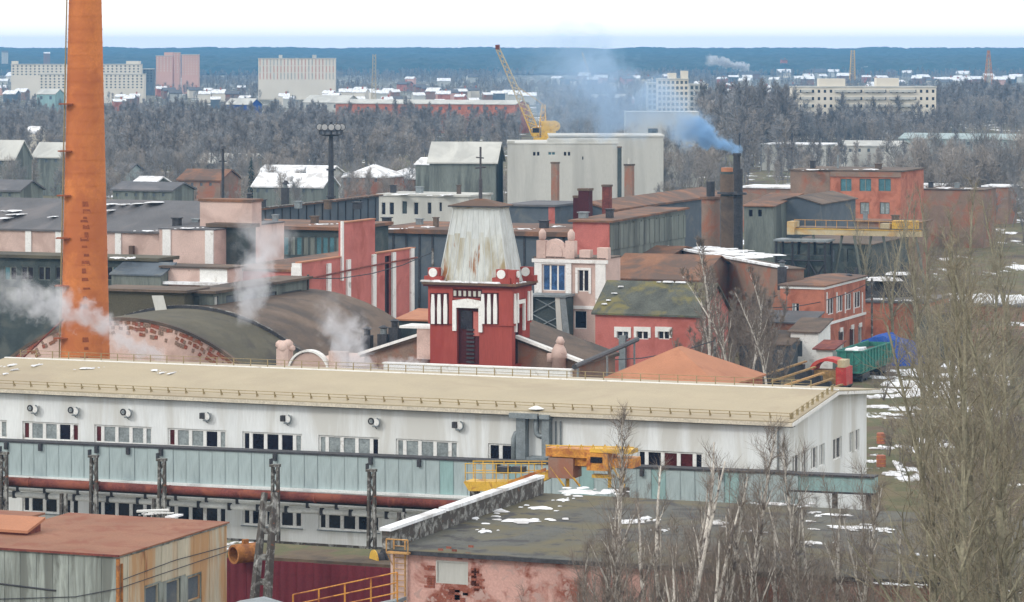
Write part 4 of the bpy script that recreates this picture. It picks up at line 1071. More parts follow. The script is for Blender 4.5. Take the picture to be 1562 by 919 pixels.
for i in range(26): blob(m_, -L_ * (i + .5) / 26, 4 + (i * 5) % 8, z_ + .25, 2.6, 9, i, .35)
m_.build('roof_snow', M['snow'], r_)['kind'] = 'stuff'
# window heads, string courses
r_, f_, L_, W_, z_ = find('red brick office with th')
MB().box(-L_ - .02, f_.u_at(1266), -.1, -.003, 0, z_ - .02).build('rendered_bay', M['brownwall'], r_)
MB().box(f_.u_at(1267), .1, -.25, -.004, z_ - .9, z_ - .03).build('parapet_band', M['brownwall'], r_)
r_, f_, L_, W_, z_ = find('rose red house with a mo')
for q in (950, 980, 1012.5):
    u = f_.u_at(q); zt_ = f_.z_at(501, u)
    MB().box(u - .95, u + .95, -.12, -.003, zt_ - .35, zt_ + .15).box(u - .95, u - .65, -.121, -.004, zt_ - 1.0, zt_ - .352).box(u + .65, u + .95, -.121, -.004, zt_ - 1.0, zt_ - .352).build('window_head', M['whitetrim'], r_)
MB().box(f_.u_at(946), f_.u_at(956), -.5, -.02, 0, f_.z_at(512, -8)).build('vent_shaft', M['greymetal'], r_)
r_, f_, L_, W_, z_ = find('two storey orange brick ')
for zz, h in ((z_ - .45, .42), (f_.z_at(498, 0), .3)):
    MB().box(-L_ if h > .4 else -.3, .12, -.12, -.003, zz, zz + h).box(.003, .12, 0, W_, zz, zz + h).build('string_course', M['whitetrim'], r_)
for q in (1261, 1276, 1289, 1302, 1315):
    v = f_.v_at(q); MB().box(.003, .08, v - .16, v + .16, f_.z_at(478, 0, v), f_.z_at(450, 0, v) + .3).build('window_surround', M['whitetrim'], r_)
for q in (1283, 1300, 1312):
    v = f_.v_at(q); zz = f_.z_at(500 - (q - 1283) * .25, 0, v); MB().box(.003, .1, v - .6, v + .6, zz - .5, zz).build('window_head', M['whitetrim'], r_)
snow_on(find('long pink workshop with ')[1], [], lambda u, v: 0, 'x') if False else None
r_, f_, L_, W_, z_ = find('long pink workshop with ')
kz = 3.0 / 9
snow_on(f_, [(32, 327, 34, 5), (12, 333, 26, 6), (22, 322, 26, 3), (172, 312, 16, 4), (190, 312, 20, 3), (212, 311, 18, 3), (238, 309, 30, 3), (172, 321, 14, 5), (84, 331, 14, 2), (225, 353, 24, 1.5)], lambda u, v: z_ + .24 + kz * max(0, min(v, 9)), 'snow strips left along the dark grey workshop roof')
r_, f_, L_, W_, zq = find('dark hall with sooty gla')
snow_on(f_, [(178, 404, 26, 2), (198, 404, 18, 2), (120, 398, 20, 2)], lambda u, v: zq + .36, 'thin snow on the ledge of the dark glazed hall')
r_, f_, L_, W_, z_ = find('rose red house with a mo')
km = 3.0 / 4.75
m_ = MB()
for q, w_ in ((1000, 30), (1018, 22), (985, 10)): blob(m_, f_.u_at(q), 4.5, z_ + km * 4.5 + .25, w_ * .07, .5, int(q), .15)
for q, v_ in ((921, 1.5), (925, 2.6), (918, .9), (930, 3.6)): blob(m_, f_.u_at(q), v_, z_ + km * v_ + .25, .8, .8, int(q), .1)
m_.build('roof_snow', M['snow'], r_)['kind'] = 'stuff'
r_, f_, L_, W_, z_ = find('brown gabled building th')
for s in (0, 1):
    a = (-L_ if s == 0 else 0.0); kk = 3.2 / (L_ / 2)
    MB().prism([(a + (-.4 if s == 0 else .4), -.55, z_ + .1), (-L_ / 2, -.55, z_ + 3.2 + .25), (-L_ / 2, -.55, z_ + 3.2 + .5), (a + (-.4 if s == 0 else .4), -.55, z_ + .35)], (0, .7, 0)).build('gable_coping', M['whitetrim'], r_)
# parapet bits beside the tower
MB().box(f_.u_at(640), f_.u_at(668), -.6, 1.5, z_, z_ + 2.6).build('parapet_block', M['pinkwall'], r_)
MB().box(f_.u_at(614), f_.u_at(668) + .1, -.7, 2, z_ + 2.603, z_ + 2.8).build('parapet_slab', M['whitetrim'], r_)
m_ = MB()
u_ = f_.u_at(856); m_.tube([(u_, -.5, z_ - 1.2), (u_, -.5, z_ + .5), (u_, -.5, z_ + .6), (u_, -.5, z_ + 1.3), (u_, -.5, z_ + 1.7)], [.62, .6, .75, .55, .3], 10).tube([(u_ + .1, -.5, z_ + 1.6), (u_ + .1, -.5, z_ + 1.9), (u_ + .1, -.5, z_ + 2.3)], [.25, .42, .2], 8).box(u_ - .95, u_ - .4, -.9, 0, z_ + .2, z_ + .9)
m_.build('carved_finial', M['pinkwall'], r_, smooth=True)
building('white_parapet', 'low white parapet with a rail at the foot of the red tower', 870, 566, 262, 585, None, 'whitetrim', 'flat', 'whitetrim', over=.1, th=.12, Wd=.5, cat='parapet')
pp, ff = wp(876, 560, 258), wp(972, 518, 285)
r = empty('conveyor_pipe', (pp.x, pp.y, 0), 0, 'thin dark inclined pipe rising right in front of the rose red house', 'pipe')
q = Vector(ff) - Vector((pp.x, pp.y, 0))
MB().tube([(0, 0, pp.z), (q.x * .85, q.y * .85, pp.z + (ff.z - pp.z) * .95), (q.x, q.y, ff.z)], .22, 8).build('pipe', M['darkmetal'], r)
for t in (.05, .5, .95): MB().tube([(q.x * t, q.y * t, 0), (q.x * t, q.y * t, pp.z + (ff.z - pp.z) * t)], .1, 6).build('prop', M['greymetal'], r)

# ================================================================ rose-red stepped wall building
Y = 344
F2 = Fr((459 - CX) / FOC * Y, Y)
Wd = F2.v_at(632)
r = empty('stepped_rose_building', (F2.o.x, F2.o.y, 0), YAW, 'rose red building with stepped parapet and white pilasters left of the tower', 'building')
V = F2.v_at; Zv = lambda py, px: F2.z_at(py, 0, V(px))
zA, zB, zC = Zv(402, 459), Zv(341, 524), Zv(388, 572)
prof = [(0, 0), (Wd, 0), (Wd, zC), (V(572), zC), (V(572), zB), (V(523), zB), (V(523), zA), (0, zA)]
slot = (V(587), V(597))
vs = sorted({0, V(523), V(572), slot[0], slot[1], Wd})
mb = MB()
for a, b in zip(vs, vs[1:]):
    m_ = (a + b) / 2; zt_ = zA if m_ < V(523) else (zB if m_ < V(572) else zC)
    if slot[0] - .01 < m_ < slot[1] + .01: mb.box(-.9, -.5, a, b, 0, zt_ - .4); continue
    mb.box(-.5, 0, a, b, 0, zt_)
mb.box(-9, -.503, 0.01, Wd - .01, 0, min(zA, zC) - .8)
mb.build('wall', M['redpink'], r)
MB().box(-.6, .0, slot[0], slot[1], zC - .39, zC - .003).build('lintel', M['redpink'], r)
MB().box(-.48, -.3, slot[0], slot[1], 0, zC - .4).build('window', M['glass'], r)
MB().box(-9.2, -.51, -.2, Wd, min(zA, zC) - .78, min(zA, zC) - .5).build('roof', M['rustroof2'], r)
for px, t, b in ((501, 402, 455), (531, 396, 470), (570, 388, 478), (600, 385, 492), (628, 379, 485), (521, 338, 400)):
    v = V(px); w_ = .62 if px > 500 and px != 521 else .3
    MB().box(.003, .22, v - w_, v + w_ * .5, F2.z_at(b, 0, v) - 2, F2.z_at(t, 0, v)).build('pilaster', M['whitetrim'], r)
MB().box(-.9, .1, -.35, -.003, 0, zA).box(-.9, .22, -.5, -.353, zA - 3.5, zA - .4).build('corner_strip', M['whitetrim'], r)
for a, b, zz in ((-.1, V(523), zA), (V(523), V(572), zB), (V(572), Wd + .1, zC)): MB().box(-.6, .12, a + .01, b - .01, zz + .003, zz + .14).build('coping', M['orangeroof'], r)
MB().tube([(.35, 0, F2.z_at(427, 0, 0)), (.35, Wd * .5, F2.z_at(408, 0, Wd * .5)), (.35, Wd, F2.z_at(393, 0, Wd))], .1, 6).build('wall_pipe', M['rustpipe'], r)

# ================================================================ red tower
Y = 275
F3 = Fr((781 - CX) / FOC * Y, Y)
Lt = -F3.u_at(656); Wt = F3.v_at(808)
zb_, zt_ = 6.0, EYE - (440 - HZ) * Y / FOC
r = empty('red_water_tower', (F3.o.x, F3.o.y, 0), YAW, 'squat red brick tower with white trim and a tapering stained tin roof', 'tower')
U = F3.u_at; Z = lambda py, u=0, v=0: F3.z_at(py, u, v)
def td(*rect):
    u0, u1 = U(rect[0]), U(rect[2]); return (Lt + u0, Z(rect[3], (u0 + u1) / 2), Lt + u1, Z(rect[1], (u0 + u1) / 2))
mb = MB()
door = td(697, 470, 731, 556); e0, e1 = F3.v_at(786), F3.v_at(797)
edoor = (e0, door[1], e1, door[3])
wall_face(mb, Lt, 0, zt_, [door], 'f', .45); wall_face(mb, Wt, 0, zt_, [edoor], 'e', .45)
mb.poly([(0, Wt, 0), (-Lt, Wt, 0), (-Lt, Wt, zt_), (0, Wt, zt_)]); mb.poly([(-Lt, 0, 0), (-Lt, Wt, 0), (-Lt, Wt, zt_), (-Lt, 0, zt_)])
mb.build('wall', M['towerred'], r)
dz = door[3] - door[1]; dw = door[2] - door[0]; x0 = -Lt + door[0]
MB().box(x0, x0 + dw, .35, .45, door[1], door[3]).build('door', M['towerdark'], r)
MB().box(x0 + dw * .1, x0 + dw * .62, .3, .347, door[1] + dz * .62, door[1] + dz * .95).build('window', M['glass'], r)
st = MB()
for i in range(9): st.box(x0 + dw * .38, x0 + dw * .72, .22, .34, door[1] + .1 + i * .34, door[1] + .24 + i * .34)
st.build('inner_stair', M['darkmetal'], r)
MB().box(x0 + dw * .68, x0 + dw * .95, .3, .348, door[1] + dz * .5, door[1] + dz * .93).build('red_panel', M['redpink'], r)
MB().box(-.45, -.35, e0, e1, door[1], door[3]).build('door', M['glass'], r)
# pilaster strips at the corners and along the faces (upper zone is proud)
zw = Z(496, -3)
MB().box(-Lt - .1, .1, -.1, -.003, Z(440) - .05, Z(440)).build('band', M['towerdark'], r)
for a, b in ((-Lt - .12, x0 - .35), (x0 + dw + .35, .12)): MB().box(a, b, -.14, -.004, zw, zt_ - .02).build('corbel_zone', M['towerred'], r)
MB().box(x0 - .349, x0 + dw + .349, -.12, -.0045, door[3] + .75, zt_ - .02).build('corbel_zone', M['towerred'], r)
MB().box(.004, .14, -.11, e0 - .25, zw, zt_ - .021).box(.004, .14, e1 + .25, Wt + .1, zw, zt_ - .021).box(.005, .12, e0 - .249, e1 + .249, door[3] + .75, zt_ - .021).build('corbel_zone', M['towerred'], r)
# white surround round the doors
MB().box(x0 - .34, x0 - .003, -.2, -.002, zw - .55, door[3] + .35).box(x0 + dw + .003, x0 + dw + .34, -.2, -.002, zw - .6, door[3] + .35).prism([(x0 - .34, -.2, door[3] + .353), (x0 + dw + .34, -.2, door[3] + .353), (x0 + dw + .34, -.2, door[3] + .6), (x0 + dw * .5, -.2, door[3] + .8), (x0 - .34, -.2, door[3] + .6)], (0, .19, 0)).box(x0, x0 + dw, -.19, .0, door[3] + .002, door[3] + .352).build('door_surround', M['whitetrim'], r)
MB().box(.002, .2, e0 - .24, e0 - .003, zw - .55, door[3] + .35).box(.002, .2, e1 + .003, e1 + .24, zw - .55, door[3] + .35).box(.003, .2, e0 - .24, e1 + .24, door[3] + .353, door[3] + .68).build('door_surround', M['whitetrim'], r)
br = MB().prism([(-.16, 0, 0), (.16, 0, 0), (.18, 0, 1.3), (.11, 0, 2.5), (-.11, 0, 2.5), (-.18, 0, 1.3)], (0, -.12, 0)).mesh('white_corbel', M['whitetrim'])
bk = MB().box(-.27, .27, -.03, 0, -.05, 2.6).mesh('shade_strip', M['towerdark'])  # dark strip behind each corbel; its shadow stripes are put into the colour
for px in (662, 671.5, 681, 738, 747.5, 757):
    u = U(px); ob('shade_strip', bk, r, (u, -.141, Z(494, u))); o = ob('white_corbel', br, r, (u, -.172, Z(494, u)))
for v in (F3.v_at(776 + 7.5), F3.v_at(803.5)): pass
for v in (.2, .85, Wt - .75, Wt - .1):
    o = ob('white_corbel', br, r, (.141, v, Z(494))); o.rotation_euler = (0, 0, math.pi / 2)
MB().box(x0 - .3, x0 + dw + .3, -.135, -.121, Z(448, -3) - .4, Z(448, -3) + .35).build('shade_strip', M['towerdark'], r)  # proud dark band; shade in the gaps between dentils given as colour
den = MB().box(-.12, .12, -.1, -.016, -.05, .4).mesh('dentil', M['tin'])
for i in range(6): ob('dentil', den, r, (x0 - .1 + (dw + .2) * i / 5, -.121, Z(448, -3) - .2))
# cornice
MB().box(-Lt - .45, .45, -.45, Wt + .45, zt_, zt_ + .16).build('cornice', M['towerdark'], r)
MB().box(-Lt - .55, .55, -.55, Wt + .55, zt_ + .163, zt_ + .36).build('cornice_slab', M['rustroof2'], r)
m_ = MB()
rnd = random.Random(2)
for i in range(14): blob(m_, -Lt - .2 + (Lt - .6) * i / 13 * .92, -.35, zt_ + .363, .9 + rnd.random() * .4, .5, i, .12)
for i in range(3): blob(m_, .3, .2 + i * .9, zt_ + .363, .4, .9, i + 30, .1)
m_.build('cornice_snow', M['snow'], r)['kind'] = 'stuff'
# corner pedestals with white roundels
for (cx1, cy1) in ((-Lt + .35, .1), (-.9, .1), (-.15, Wt - .3), (-Lt + .35, Wt - .2)):
    MB().box(cx1 - .8, cx1 + .8, cy1 - .35, cy1 + .45, zt_ + .363, zt_ + .85).box(cx1 - .5, cx1 + .5, cy1 - .25, cy1 + .35, zt_ + .853, zt_ + 1.55).build('pedestal', M['towerred'], r)
    MB().tube([(cx1, cy1 - .26, zt_ + 1.15), (cx1, cy1 - .36, zt_ + 1.15)], .38, 16).build('roundel', M['whitetrim'], r)
MB().tube([(.36, .35, zt_ + 1.15), (.46, .35, zt_ + 1.15)], .3, 14).build('roundel', M['whitetrim'], r)
MB().box(-.6, .35, -.1, .8, zt_ + .364, zt_ + 1.5).build('pedestal', M['towerred'], r)
# tapering tin roof with standing seams
zr0, zr1 = zt_ + .37, Z(318, -3, 2)
b0 = [(-Lt + .55, .25), (-.35, .25), (-.35, Wt - .25), (-Lt + .55, Wt - .25)]
t0 = [(-Lt + 1.75, 1.0), (-1.6, 1.0), (-1.6, Wt - 1.0), (-Lt + 1.75, Wt - 1.0)]
zm = zr0 + (zr1 - zr0) * .18
mids = [(b[0] + (t[0] - b[0]) * .25, b[1] + (t[1] - b[1]) * .25) for b, t in zip(b0, t0)]
names = ['front', 'side', 'rear', 'far']
seam = MB()
for f in range(4):
    g = (f + 1) % 4
    npan = 9 if f % 2 == 0 else 5
    for k in range(npan):
        a, b = k / npan, (k + 1) / npan
        lerp = lambda P, Q, t: (P[0] + (Q[0] - P[0]) * t, P[1] + (Q[1] - P[1]) * t)
        def ring(lst, z, t): q = lerp(lst[f], lst[g], t); return (q[0], q[1], z)
        pts = [ring(b0, zr0, a), ring(b0, zr0, b), ring(mids, zm, b), ring(t0, zr1, b), ring(t0, zr1, a), ring(mids, zm, a)]
        jag = .56 + .06 * math.sin(k * 2.7)
        mid = lambda A_, B_: tuple(A_[i] + (B_[i] - A_[i]) * jag for i in range(3))
        h1, h2 = mid(pts[2], pts[3]), mid(pts[5], pts[4])
        MB().poly([pts[0], pts[1], pts[2], pts[5]]).poly([pts[5], pts[2], h1, h2]).build('roof_panel', M['tin' if f in (0, 3) else 'tinclean'], r)
        MB().poly([h2, h1, pts[3], pts[4]]).build('roof_panel', M['tinclean'], r)
        if k: seam.tube([pts[0], pts[5], pts[4]], .035, 4)
    seam.tube([ring(b0, zr0, 0), ring(mids, zm, 0), ring(t0, zr1, 0)], .07, 5)
seam.build('seam', M['tinclean'], r)
MB().box(t0[0][0] - .1, t0[1][0] + .1, t0[0][1] - .1, t0[2][1] + .1, zr1 + .002, zr1 + .12).build('roof_deck', M['tin'], r)
tx0, tx1, ty0, ty1 = t0[0][0] - .4, t0[1][0] + .35, t0[0][1] - .35, t0[2][1] + .35
MB().box(tx0, tx1, ty0, ty1, zr1 + .122, zr1 + .24).build('cap_eave', M['darkmetal'], r)
cxm, cym = (tx0 + tx1) / 2, (ty0 + ty1) / 2
cp = MB(); c4 = [(tx0, ty0), (tx1, ty0), (tx1, ty1), (tx0, ty1)]
i4 = [(cxm - .35, cym - .2), (cxm + .35, cym - .2), (cxm + .35, cym + .2), (cxm - .35, cym + .2)]
for k in range(4): cp.poly([(*c4[k], zr1 + .243), (*c4[(k + 1) % 4], zr1 + .243), (*i4[(k + 1) % 4], zr1 + .8), (*i4[k], zr1 + .8)])
cp.poly([(*q, zr1 + .8) for q in i4]); cp.build('cap_roof', M['rustroof2'], r)
MB().tube([(cxm, cym, zr1 + .7), (cxm, cym, zr1 + 5.2)], .09, 6).tube([(cxm, cym, zr1 + .7), (cxm, cym, zr1 + 2.5)], .16, 6).bar((cxm - .45, cym, zr1 + 3.4), (cxm + .5, cym, zr1 + 3.5), .12).bar((cxm - .4, cym, zr1 + 4.3), (cxm + .3, cym, zr1 + 4.25), .09).build('mast', M['antenna'], r)

# ================================================================ old pink facade right of the tower
res = building('old_pink_facade', 'old pink house with curved gable top and blue arched window right of the tower', 924, 396, 372, 815, None, 'pinkwall', 'flat', 'brownroof', Wd=5, over=.1,
    front=((828, 404, 862, 444, 3, 'glassblue'), (882, 412, 898, 445, 2), (876, 474, 895, 502, 1)), glass=('glass',))
r_, F4, L4, W4, z4 = res
U = F4.u_at; Z = lambda py, u=-5: F4.z_at(py, u)
MB().box(-L4 - .2, .3, -.3, -.003, z4 - .5, z4 - .1).build('cornice', M['whitetrim'], r_)
MB().box(U(816), U(827), -.2, -.004, Z(470), z4 - .5).box(U(863.5), U(872), -.2, -.004, Z(470), z4 - .5).box(U(909), U(924), -.2, -.004, Z(530), z4 - .5).build('pilaster', M['whitetrim'], r_)
MB().box(U(827.01), U(863.4), -.18, -.005, Z(404) + .02, z4 - .5).box(U(878), U(881.6), -.12, -.005, Z(447), Z(408)).box(U(898.4), U(902), -.12, -.005, Z(447), Z(408)).box(U(881.6), U(898.4), -.12, -.005, Z(411.5), Z(408)).build('window_surround', M['whitetrim'], r_)
MB().box(U(872.1), U(908.9), -.15, -.006, Z(471), Z(466)).build('string_course', M['whitetrim'], r_)
cx_ = U(846); hw = U(864) - cx_
h_ = Z(365) - z4
R_ = (hw ** 2 + h_ ** 2) / 2 / h_; a_ = math.asin(min(1, hw / R_))
MB().prism([(cx_ + hw * math.sin(t), -.1, z4 + h_ * max(0, math.cos(t)) ** .7) for t in [-math.pi / 2 + math.pi * i / 16 for i in range(17)]], (0, .6, 0)).build('curved_gable', M['pinkwall'], r_)
MB().prism([(cx_ + hw * .7 * math.sin(t), -.2, z4 + .2 + h_ * .68 * max(0, math.cos(t)) ** .7) for t in [-math.pi / 2 + math.pi * i / 16 for i in range(17)]], (0, .095, 0)).build('gable_panel', M['pinkwall'], r_)
for q in (826, 870):
    u = U(q); MB().box(u - .55, u + .55, -.2, .8, z4, z4 + 2.0).build('pedestal', M['pinkwall'], r_)
    MB().tube([(u, .3, z4 + 2.0), (u, .3, z4 + 2.2), (u, .3, z4 + 2.9), (u, .3, z4 + 3.3)], [.25, .42, .42, .15], 12).build('finial', M['pinkwall'], r_, smooth=True)
for q in (893, 920):
    u = U(q); MB().box(u - .7, u + .6, -.1, .9, z4, z4 + 1.0 + (q > 900) * .3).build('parapet_block', M['pinkwall'], r_)
# steel framed hoist with grey sheets in front of the facade
u0_ = U(848)
p = F4.w(u0_, -3.2)
r = empty('sheeted_hoist', (p.x, p.y, 0), YAW, 'grey sheeted steel trestle below the blue arched window', 'trestle')
top = Z(448) - .2
for a in (-2.3, 2.6): MB().prism([(a - .12, 0, 0), (a + .12, 0, 0), (a * .75 + .12, 0, top), (a * .75 - .12, 0, top)], (0, .25, 0)).build('post', M['greymetal'], r)
n_ = 4
for i in range(n_):
    f0, f1 = 1 - .25 * i / n_, 1 - .25 * (i + 1) / n_
    MB().bar((-2.3 * f0, .1, top * i / n_), (2.6 * f1, .1, top * (i + 1) / n_), .13).bar((2.6 * f0, .15, top * i / n_), (-2.3 * f1, .15, top * (i + 1) / n_), .13).build('brace', M['greymetal'], r)
for i, (a, b) in enumerate(((-2.6, -1.9), (1.4, 2.1), (2.15, 2.95))):
    MB().prism([(a, -.1, 3), (b, -.1, 3), (b * .8, -.1, top), (a * .8, -.1, top)], (0, .06, 0)).build('sheet_panel', M['greymetal'] if i != 1 else M['palewall'], r)
MB().box(-2.2, 2.4, -.3, 3.0, top + .003, top + .25).build('platform', M['greymetal'], r)
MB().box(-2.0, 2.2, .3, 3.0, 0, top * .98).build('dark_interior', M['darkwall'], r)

# ================================================================ stacks, cupola furnaces and small chimneys
def stack(px, pt, wtop, Y, label, parts, name='furnace_stack', cat='stack', group=None):
    """parts: list of (top row, bottom row or None, width in px, material)"""
    x = (px - CX) / FOC * Y
    r = empty(name, (x, Y, 0), 0, label, cat, group)
    for i, (a, b, w, mt, nm_) in enumerate(parts):
        z1 = EYE - (a - HZ) * Y / FOC; z0_ = 0 if b is None else EYE - (b - HZ) * Y / FOC; rad = w / 2 * Y / FOC
        MB().tube([(0, 0, z0_), (0, 0, z1)], [rad * 1.03, rad], 20).build(nm_, M[mt], r)
    return r
stack(1109, 256, 24, 440, 'fat rusty cupola furnace with an orange cap left of the smoking stack', [(262, None, 19, 'darkwall', 'shaft'), (256, 264, 18, 'orangeroof', 'cap'), (266, 293, 21, 'brownroof', 'drum'), (293, 296.5, 30, 'darkmetal', 'platform'), (299, None, 20, 'brownroof', 'lower_drum')])
stack(1124, 236, 12, 446, 'black steel stack giving off blue smoke', [(236, None, 11, 'darkmetal', 'pipe'), (258, None, 18, 'darkmetal', 'drum'), (294, 297.2, 30, 'darkmetal', 'platform'), (234, 238, 13, 'darkmetal', 'rim')])
stack(1084, 277, 12, 450, 'short dark stack at the left of the rusty furnace', [(277, None, 13, 'darkmetal', 'pipe'), (303, None, 28, 'brownwall', 'base_drum'), (300, 304, 32, 'rustroof2', 'base_roof')])
def block_chimney(px, pt, w, Y, mt, label, pot=None):
    x = (px - CX) / FOC * Y; z1 = EYE - (pt - HZ) * Y / FOC; h = w / 2 * Y / FOC
    r = empty('block_chimney', (x, Y, 0), YAW, label, 'chimney')
    MB().box(-h, h, -h, h, 0, z1).build('shaft', M[mt], r); MB().box(-h * 1.15, h * 1.15, -h * 1.15, h * 1.15, z1 + .002, z1 + .3).build('cap', M['brownroof'], r)
    if pot: MB().tube([(0, 0, z1 + .3), (0, 0, z1 + pot)], h * .45, 10).build('pot', M['palewall'], r)
block_chimney(893, 291, 17, 430, 'towerdark', 'dark plum chimney block left of the dull red roof')
block_chimney(880, 302, 9, 432, 'towerdark', 'narrow dark block beside the plum chimney')
block_chimney(926, 285, 12, 470, 'rustpipe', 'small red-brown chimney right of the plum chimney')
block_chimney(847, 250, 10, 560, 'brownwall', 'slim brown brick chimney in front of the big white hall')
block_chimney(960, 253, 12, 600, 'brownwall', 'dark vent tower with a white ball right of the big white hall', pot=1.3)
block_chimney(945, 226, 5, 640, 'darkwall', 'thin dark pipe shaft on the right corner of the big white hall')

# ================================================================ yellow gantry and scrap yard on the right
p = wp(1405, 361, 425)
fr = Fr(p.x, p.y, YAW)
r = empty('gantry_crane', (p.x, p.y, 0), YAW, 'long faded yellow gantry beam over the dark yard below the brick office', 'crane')
Lg = -fr.u_at(1210); zg = fr.z_at(362)
MB().box(-Lg, 0, 0, .8, zg, zg + .75).build('beam', M['creampaint'], r)
MB().box(-Lg - .1, .1, -.1, .0, zg + .75, zg + .85).build('top_flange', M['yellow'], r)
MB().box(-Lg, 0, .2, 4.2, zg + .76, zg + .95).build('deck', M['brownroof'], r)
for i in range(13): MB().bar((-Lg + i * Lg / 12, .6, zg + .9), (-Lg + i * Lg / 12, .6, zg + 1.9), .08).build('rail_post', M['ladder'], r)
MB().bar((-Lg, .6, zg + 1.9), (0, .6, zg + 1.9), .07).build('handrail', M['ladder'], r)
MB().box(fr.u_at(1358), fr.u_at(1395), .8, 2.4, zg + .96, zg + 2.0).build('trolley', M['yellow'], r)
MB().box(fr.u_at(1340), fr.u_at(1355), .8, 2.4, zg + .96, zg + 1.6).build('trolley_motor', M['creampaint'], r)
MB().box(fr.u_at(1202), fr.u_at(1213), -.5, 2, zg, zg + 1.7).build('end_carriage', M['creampaint'], r)
for u_, s in ((-Lg + 1, 1), (-Lg * .62, 1), (-Lg * .3, -1), (-.8, -1)):
    MB().bar((u_, .4, zg), (u_ - s * 2.2, .4, 0), .3).bar((u_ + 1.6 * s, .4, zg), (u_ + 3.6 * s, .4, 0), .3).bar((u_ - s * 1, .4, zg * .5), (u_ + s * 2.4, .4, zg * .5), .15).build('leg', M['greensheet'], r)
r = empty('steel_trestle', (*fr.w(fr.u_at(1220, -3), -3)[:2], 0), YAW, 'dark blue-black steel trestle with crossed bracing under the yellow gantry', 'trestle')
for i in range(4):
    x = -3.2 + i * 2.2
    MB().bar((x, 0, 0), (x, 0, zg - .8), .3).bar((x, 3, 0), (x, 3, zg - .8), .3).build('post', M['darkmetal'], r)
    if i < 3:
        for z_0 in (.5, 4.5):
            MB().bar((x, 0, z_0), (x + 2.2, 0, z_0 + 3.6), .2).bar((x + 2.2, 0, z_0), (x, 0, z_0 + 3.6), .2).bar((x, 0, z_0 + 3.8), (x + 2.2, 0, z_0 + 3.8), .2).build('brace', M['darkmetal'], r)
MB().box(-3.5, 3.8, -.3, 3.4, zg - .75, zg - .5).build('top_deck', M['greymetal'], r)
MB().box(-3.2, 3.4, .6, 3.2, 0, zg - 2.6).build('machinery_house', M['darkwall'], r)
r0 = building('covered_yard', 'dark open yard hall under the yellow gantry', 1330, 374, 440, 1190, None, 'darkwall', 'flat', 'brownroof', Wd=20, over=.2,
    front=[(x, 380, x + 9, 400, 1) for x in (1250, 1264, 1278, 1292)], glass=('greywall', 'darkwall'), frame='darkmetal')
# scrap heaps with snow in the dark yard
for i, (px, py, w, lab) in enumerate(((1272, 420, 5, 'low dark scrap heap dusted with snow left in the dark yard'), (1300, 414, 4, 'middle scrap heap with snow in the dark yard'), (1345, 418, 5, 'right hand scrap heap with snow in the dark yard'), (1370, 408, 4, 'small scrap heap behind the branches in the dark yard'))):
    p = wp(px, py, 412); rnd = random.Random(i)
    r = empty('scrap_heap', (p.x, p.y, 0), 0, lab, 'scrap heap'); z0_ = p.z
    m_ = MB()
    for k in range(40):
        t = rnd.random() * 6.28; q = rnd.random() * w; zz = z0_ * (1 - q / w * .8)
        m_.bar((q * math.cos(t), q * math.sin(t), zz * .5), (q * math.cos(t) + rnd.uniform(-1, 1), q * math.sin(t) + rnd.uniform(-1, 1), zz + rnd.uniform(-.3, .5)), rnd.uniform(.15, .4))
    m_.tube([(0, 0, 0), (0, 0, z0_ * .6), (0, 0, z0_ * .95)], [w, w * .6, w * .1], 9)
    o = m_.build('scrap', M['darkmetal'], r); o['kind'] = 'stuff'
    m2_ = MB(); blob(m2_, 0, -w * .3, z0_ * .9, w * 1.1, w * .8, i, .3); blob(m2_, w * .5, -w * .4, z0_ * .55, w, w * .5, i + 9, .2)
    o = m2_.build('scrap_snow', M['snow'], r); o['kind'] = 'stuff'

# green rail wagon, red machine, girders, tarpaulin
p = wp(1314, 586, 352)
fr = Fr(p.x, p.y, YAW)
r = empty('rail_wagon', (p.x, p.y, 0), YAW, 'green open rail wagon with snow inside, beside the corner brick building', 'wagon')
Ww, Wl = 2.7, min(fr.v_at(1361), 14.0)
zf, zt2 = 1.2, 3.35
MB().box(-Ww, 0, 0, .1, zf, zt2).box(-Ww, 0, Wl - .1, Wl, zf, zt2).box(-Ww, -Ww + .1, .1, Wl - .1, zf, zt2).box(-.1, 0, .1, Wl - .1, zf, zt2).box(-Ww, 0, 0, Wl, zf - .15, zf - .002).build('body', M['wagon'], r)
rb = MB().box(.002, .12, -.07, .07, zf, zt2).mesh('rib', M['wagon'])
for i in range(11): ob('rib', rb, r, (0, .2 + i * (Wl - .4) / 10, 0))
rb = MB().box(-.07, .07, -.12, -.002, zf, zt2).mesh('rib', M['wagon'])
for i in range(4): ob('rib', rb, r, (-Ww + .15 + i * (Ww - .3) / 3, 0, 0))
MB().box(-Ww - .1, .13, -.13, .13, zt2 + .002, zt2 + .14).box(.0, .14, .131, Wl, zt2 + .002, zt2 + .14).box(-Ww - .1, -Ww + .04, .131, Wl, zt2 + .002, zt2 + .14).build('top_rail', M['wagon'], r)
m_ = MB(); blob(m_, -Ww / 2, Wl * .25, zt2 - .35, Ww * 1.0, Wl * .5, 3, .5); m_.build('load_snow', M['snow'], r)
MB().box(-Ww + .15, -.15, .15, Wl - .15, zt2 - 1.0, zt2 - .5).build('load', M['brownroof'], r)
for v_ in (1.8, 3.6, Wl - 3.6, Wl - 1.8):
    for x_ in (-Ww + .45, -.45): MB().tube([(x_ - .07, v_, .5), (x_ + .07, v_, .5)], .5, 14).build('wheel', M['darkmetal'], r)
for v_ in (2.7, Wl - 2.7): MB().box(-Ww + .2, -.2, v_ - 1.5, v_ + 1.5, .35, .9).build('bogie', M['darkmetal'], r)
p = wp(1268, 592, 345); fr = Fr(p.x, p.y, YAW)
r = empty('red_machine', (p.x, p.y, 0), YAW, 'faded red machine with a rounded hood left of the green wagon', 'machine')
U = lambda q: fr.u_at(q)
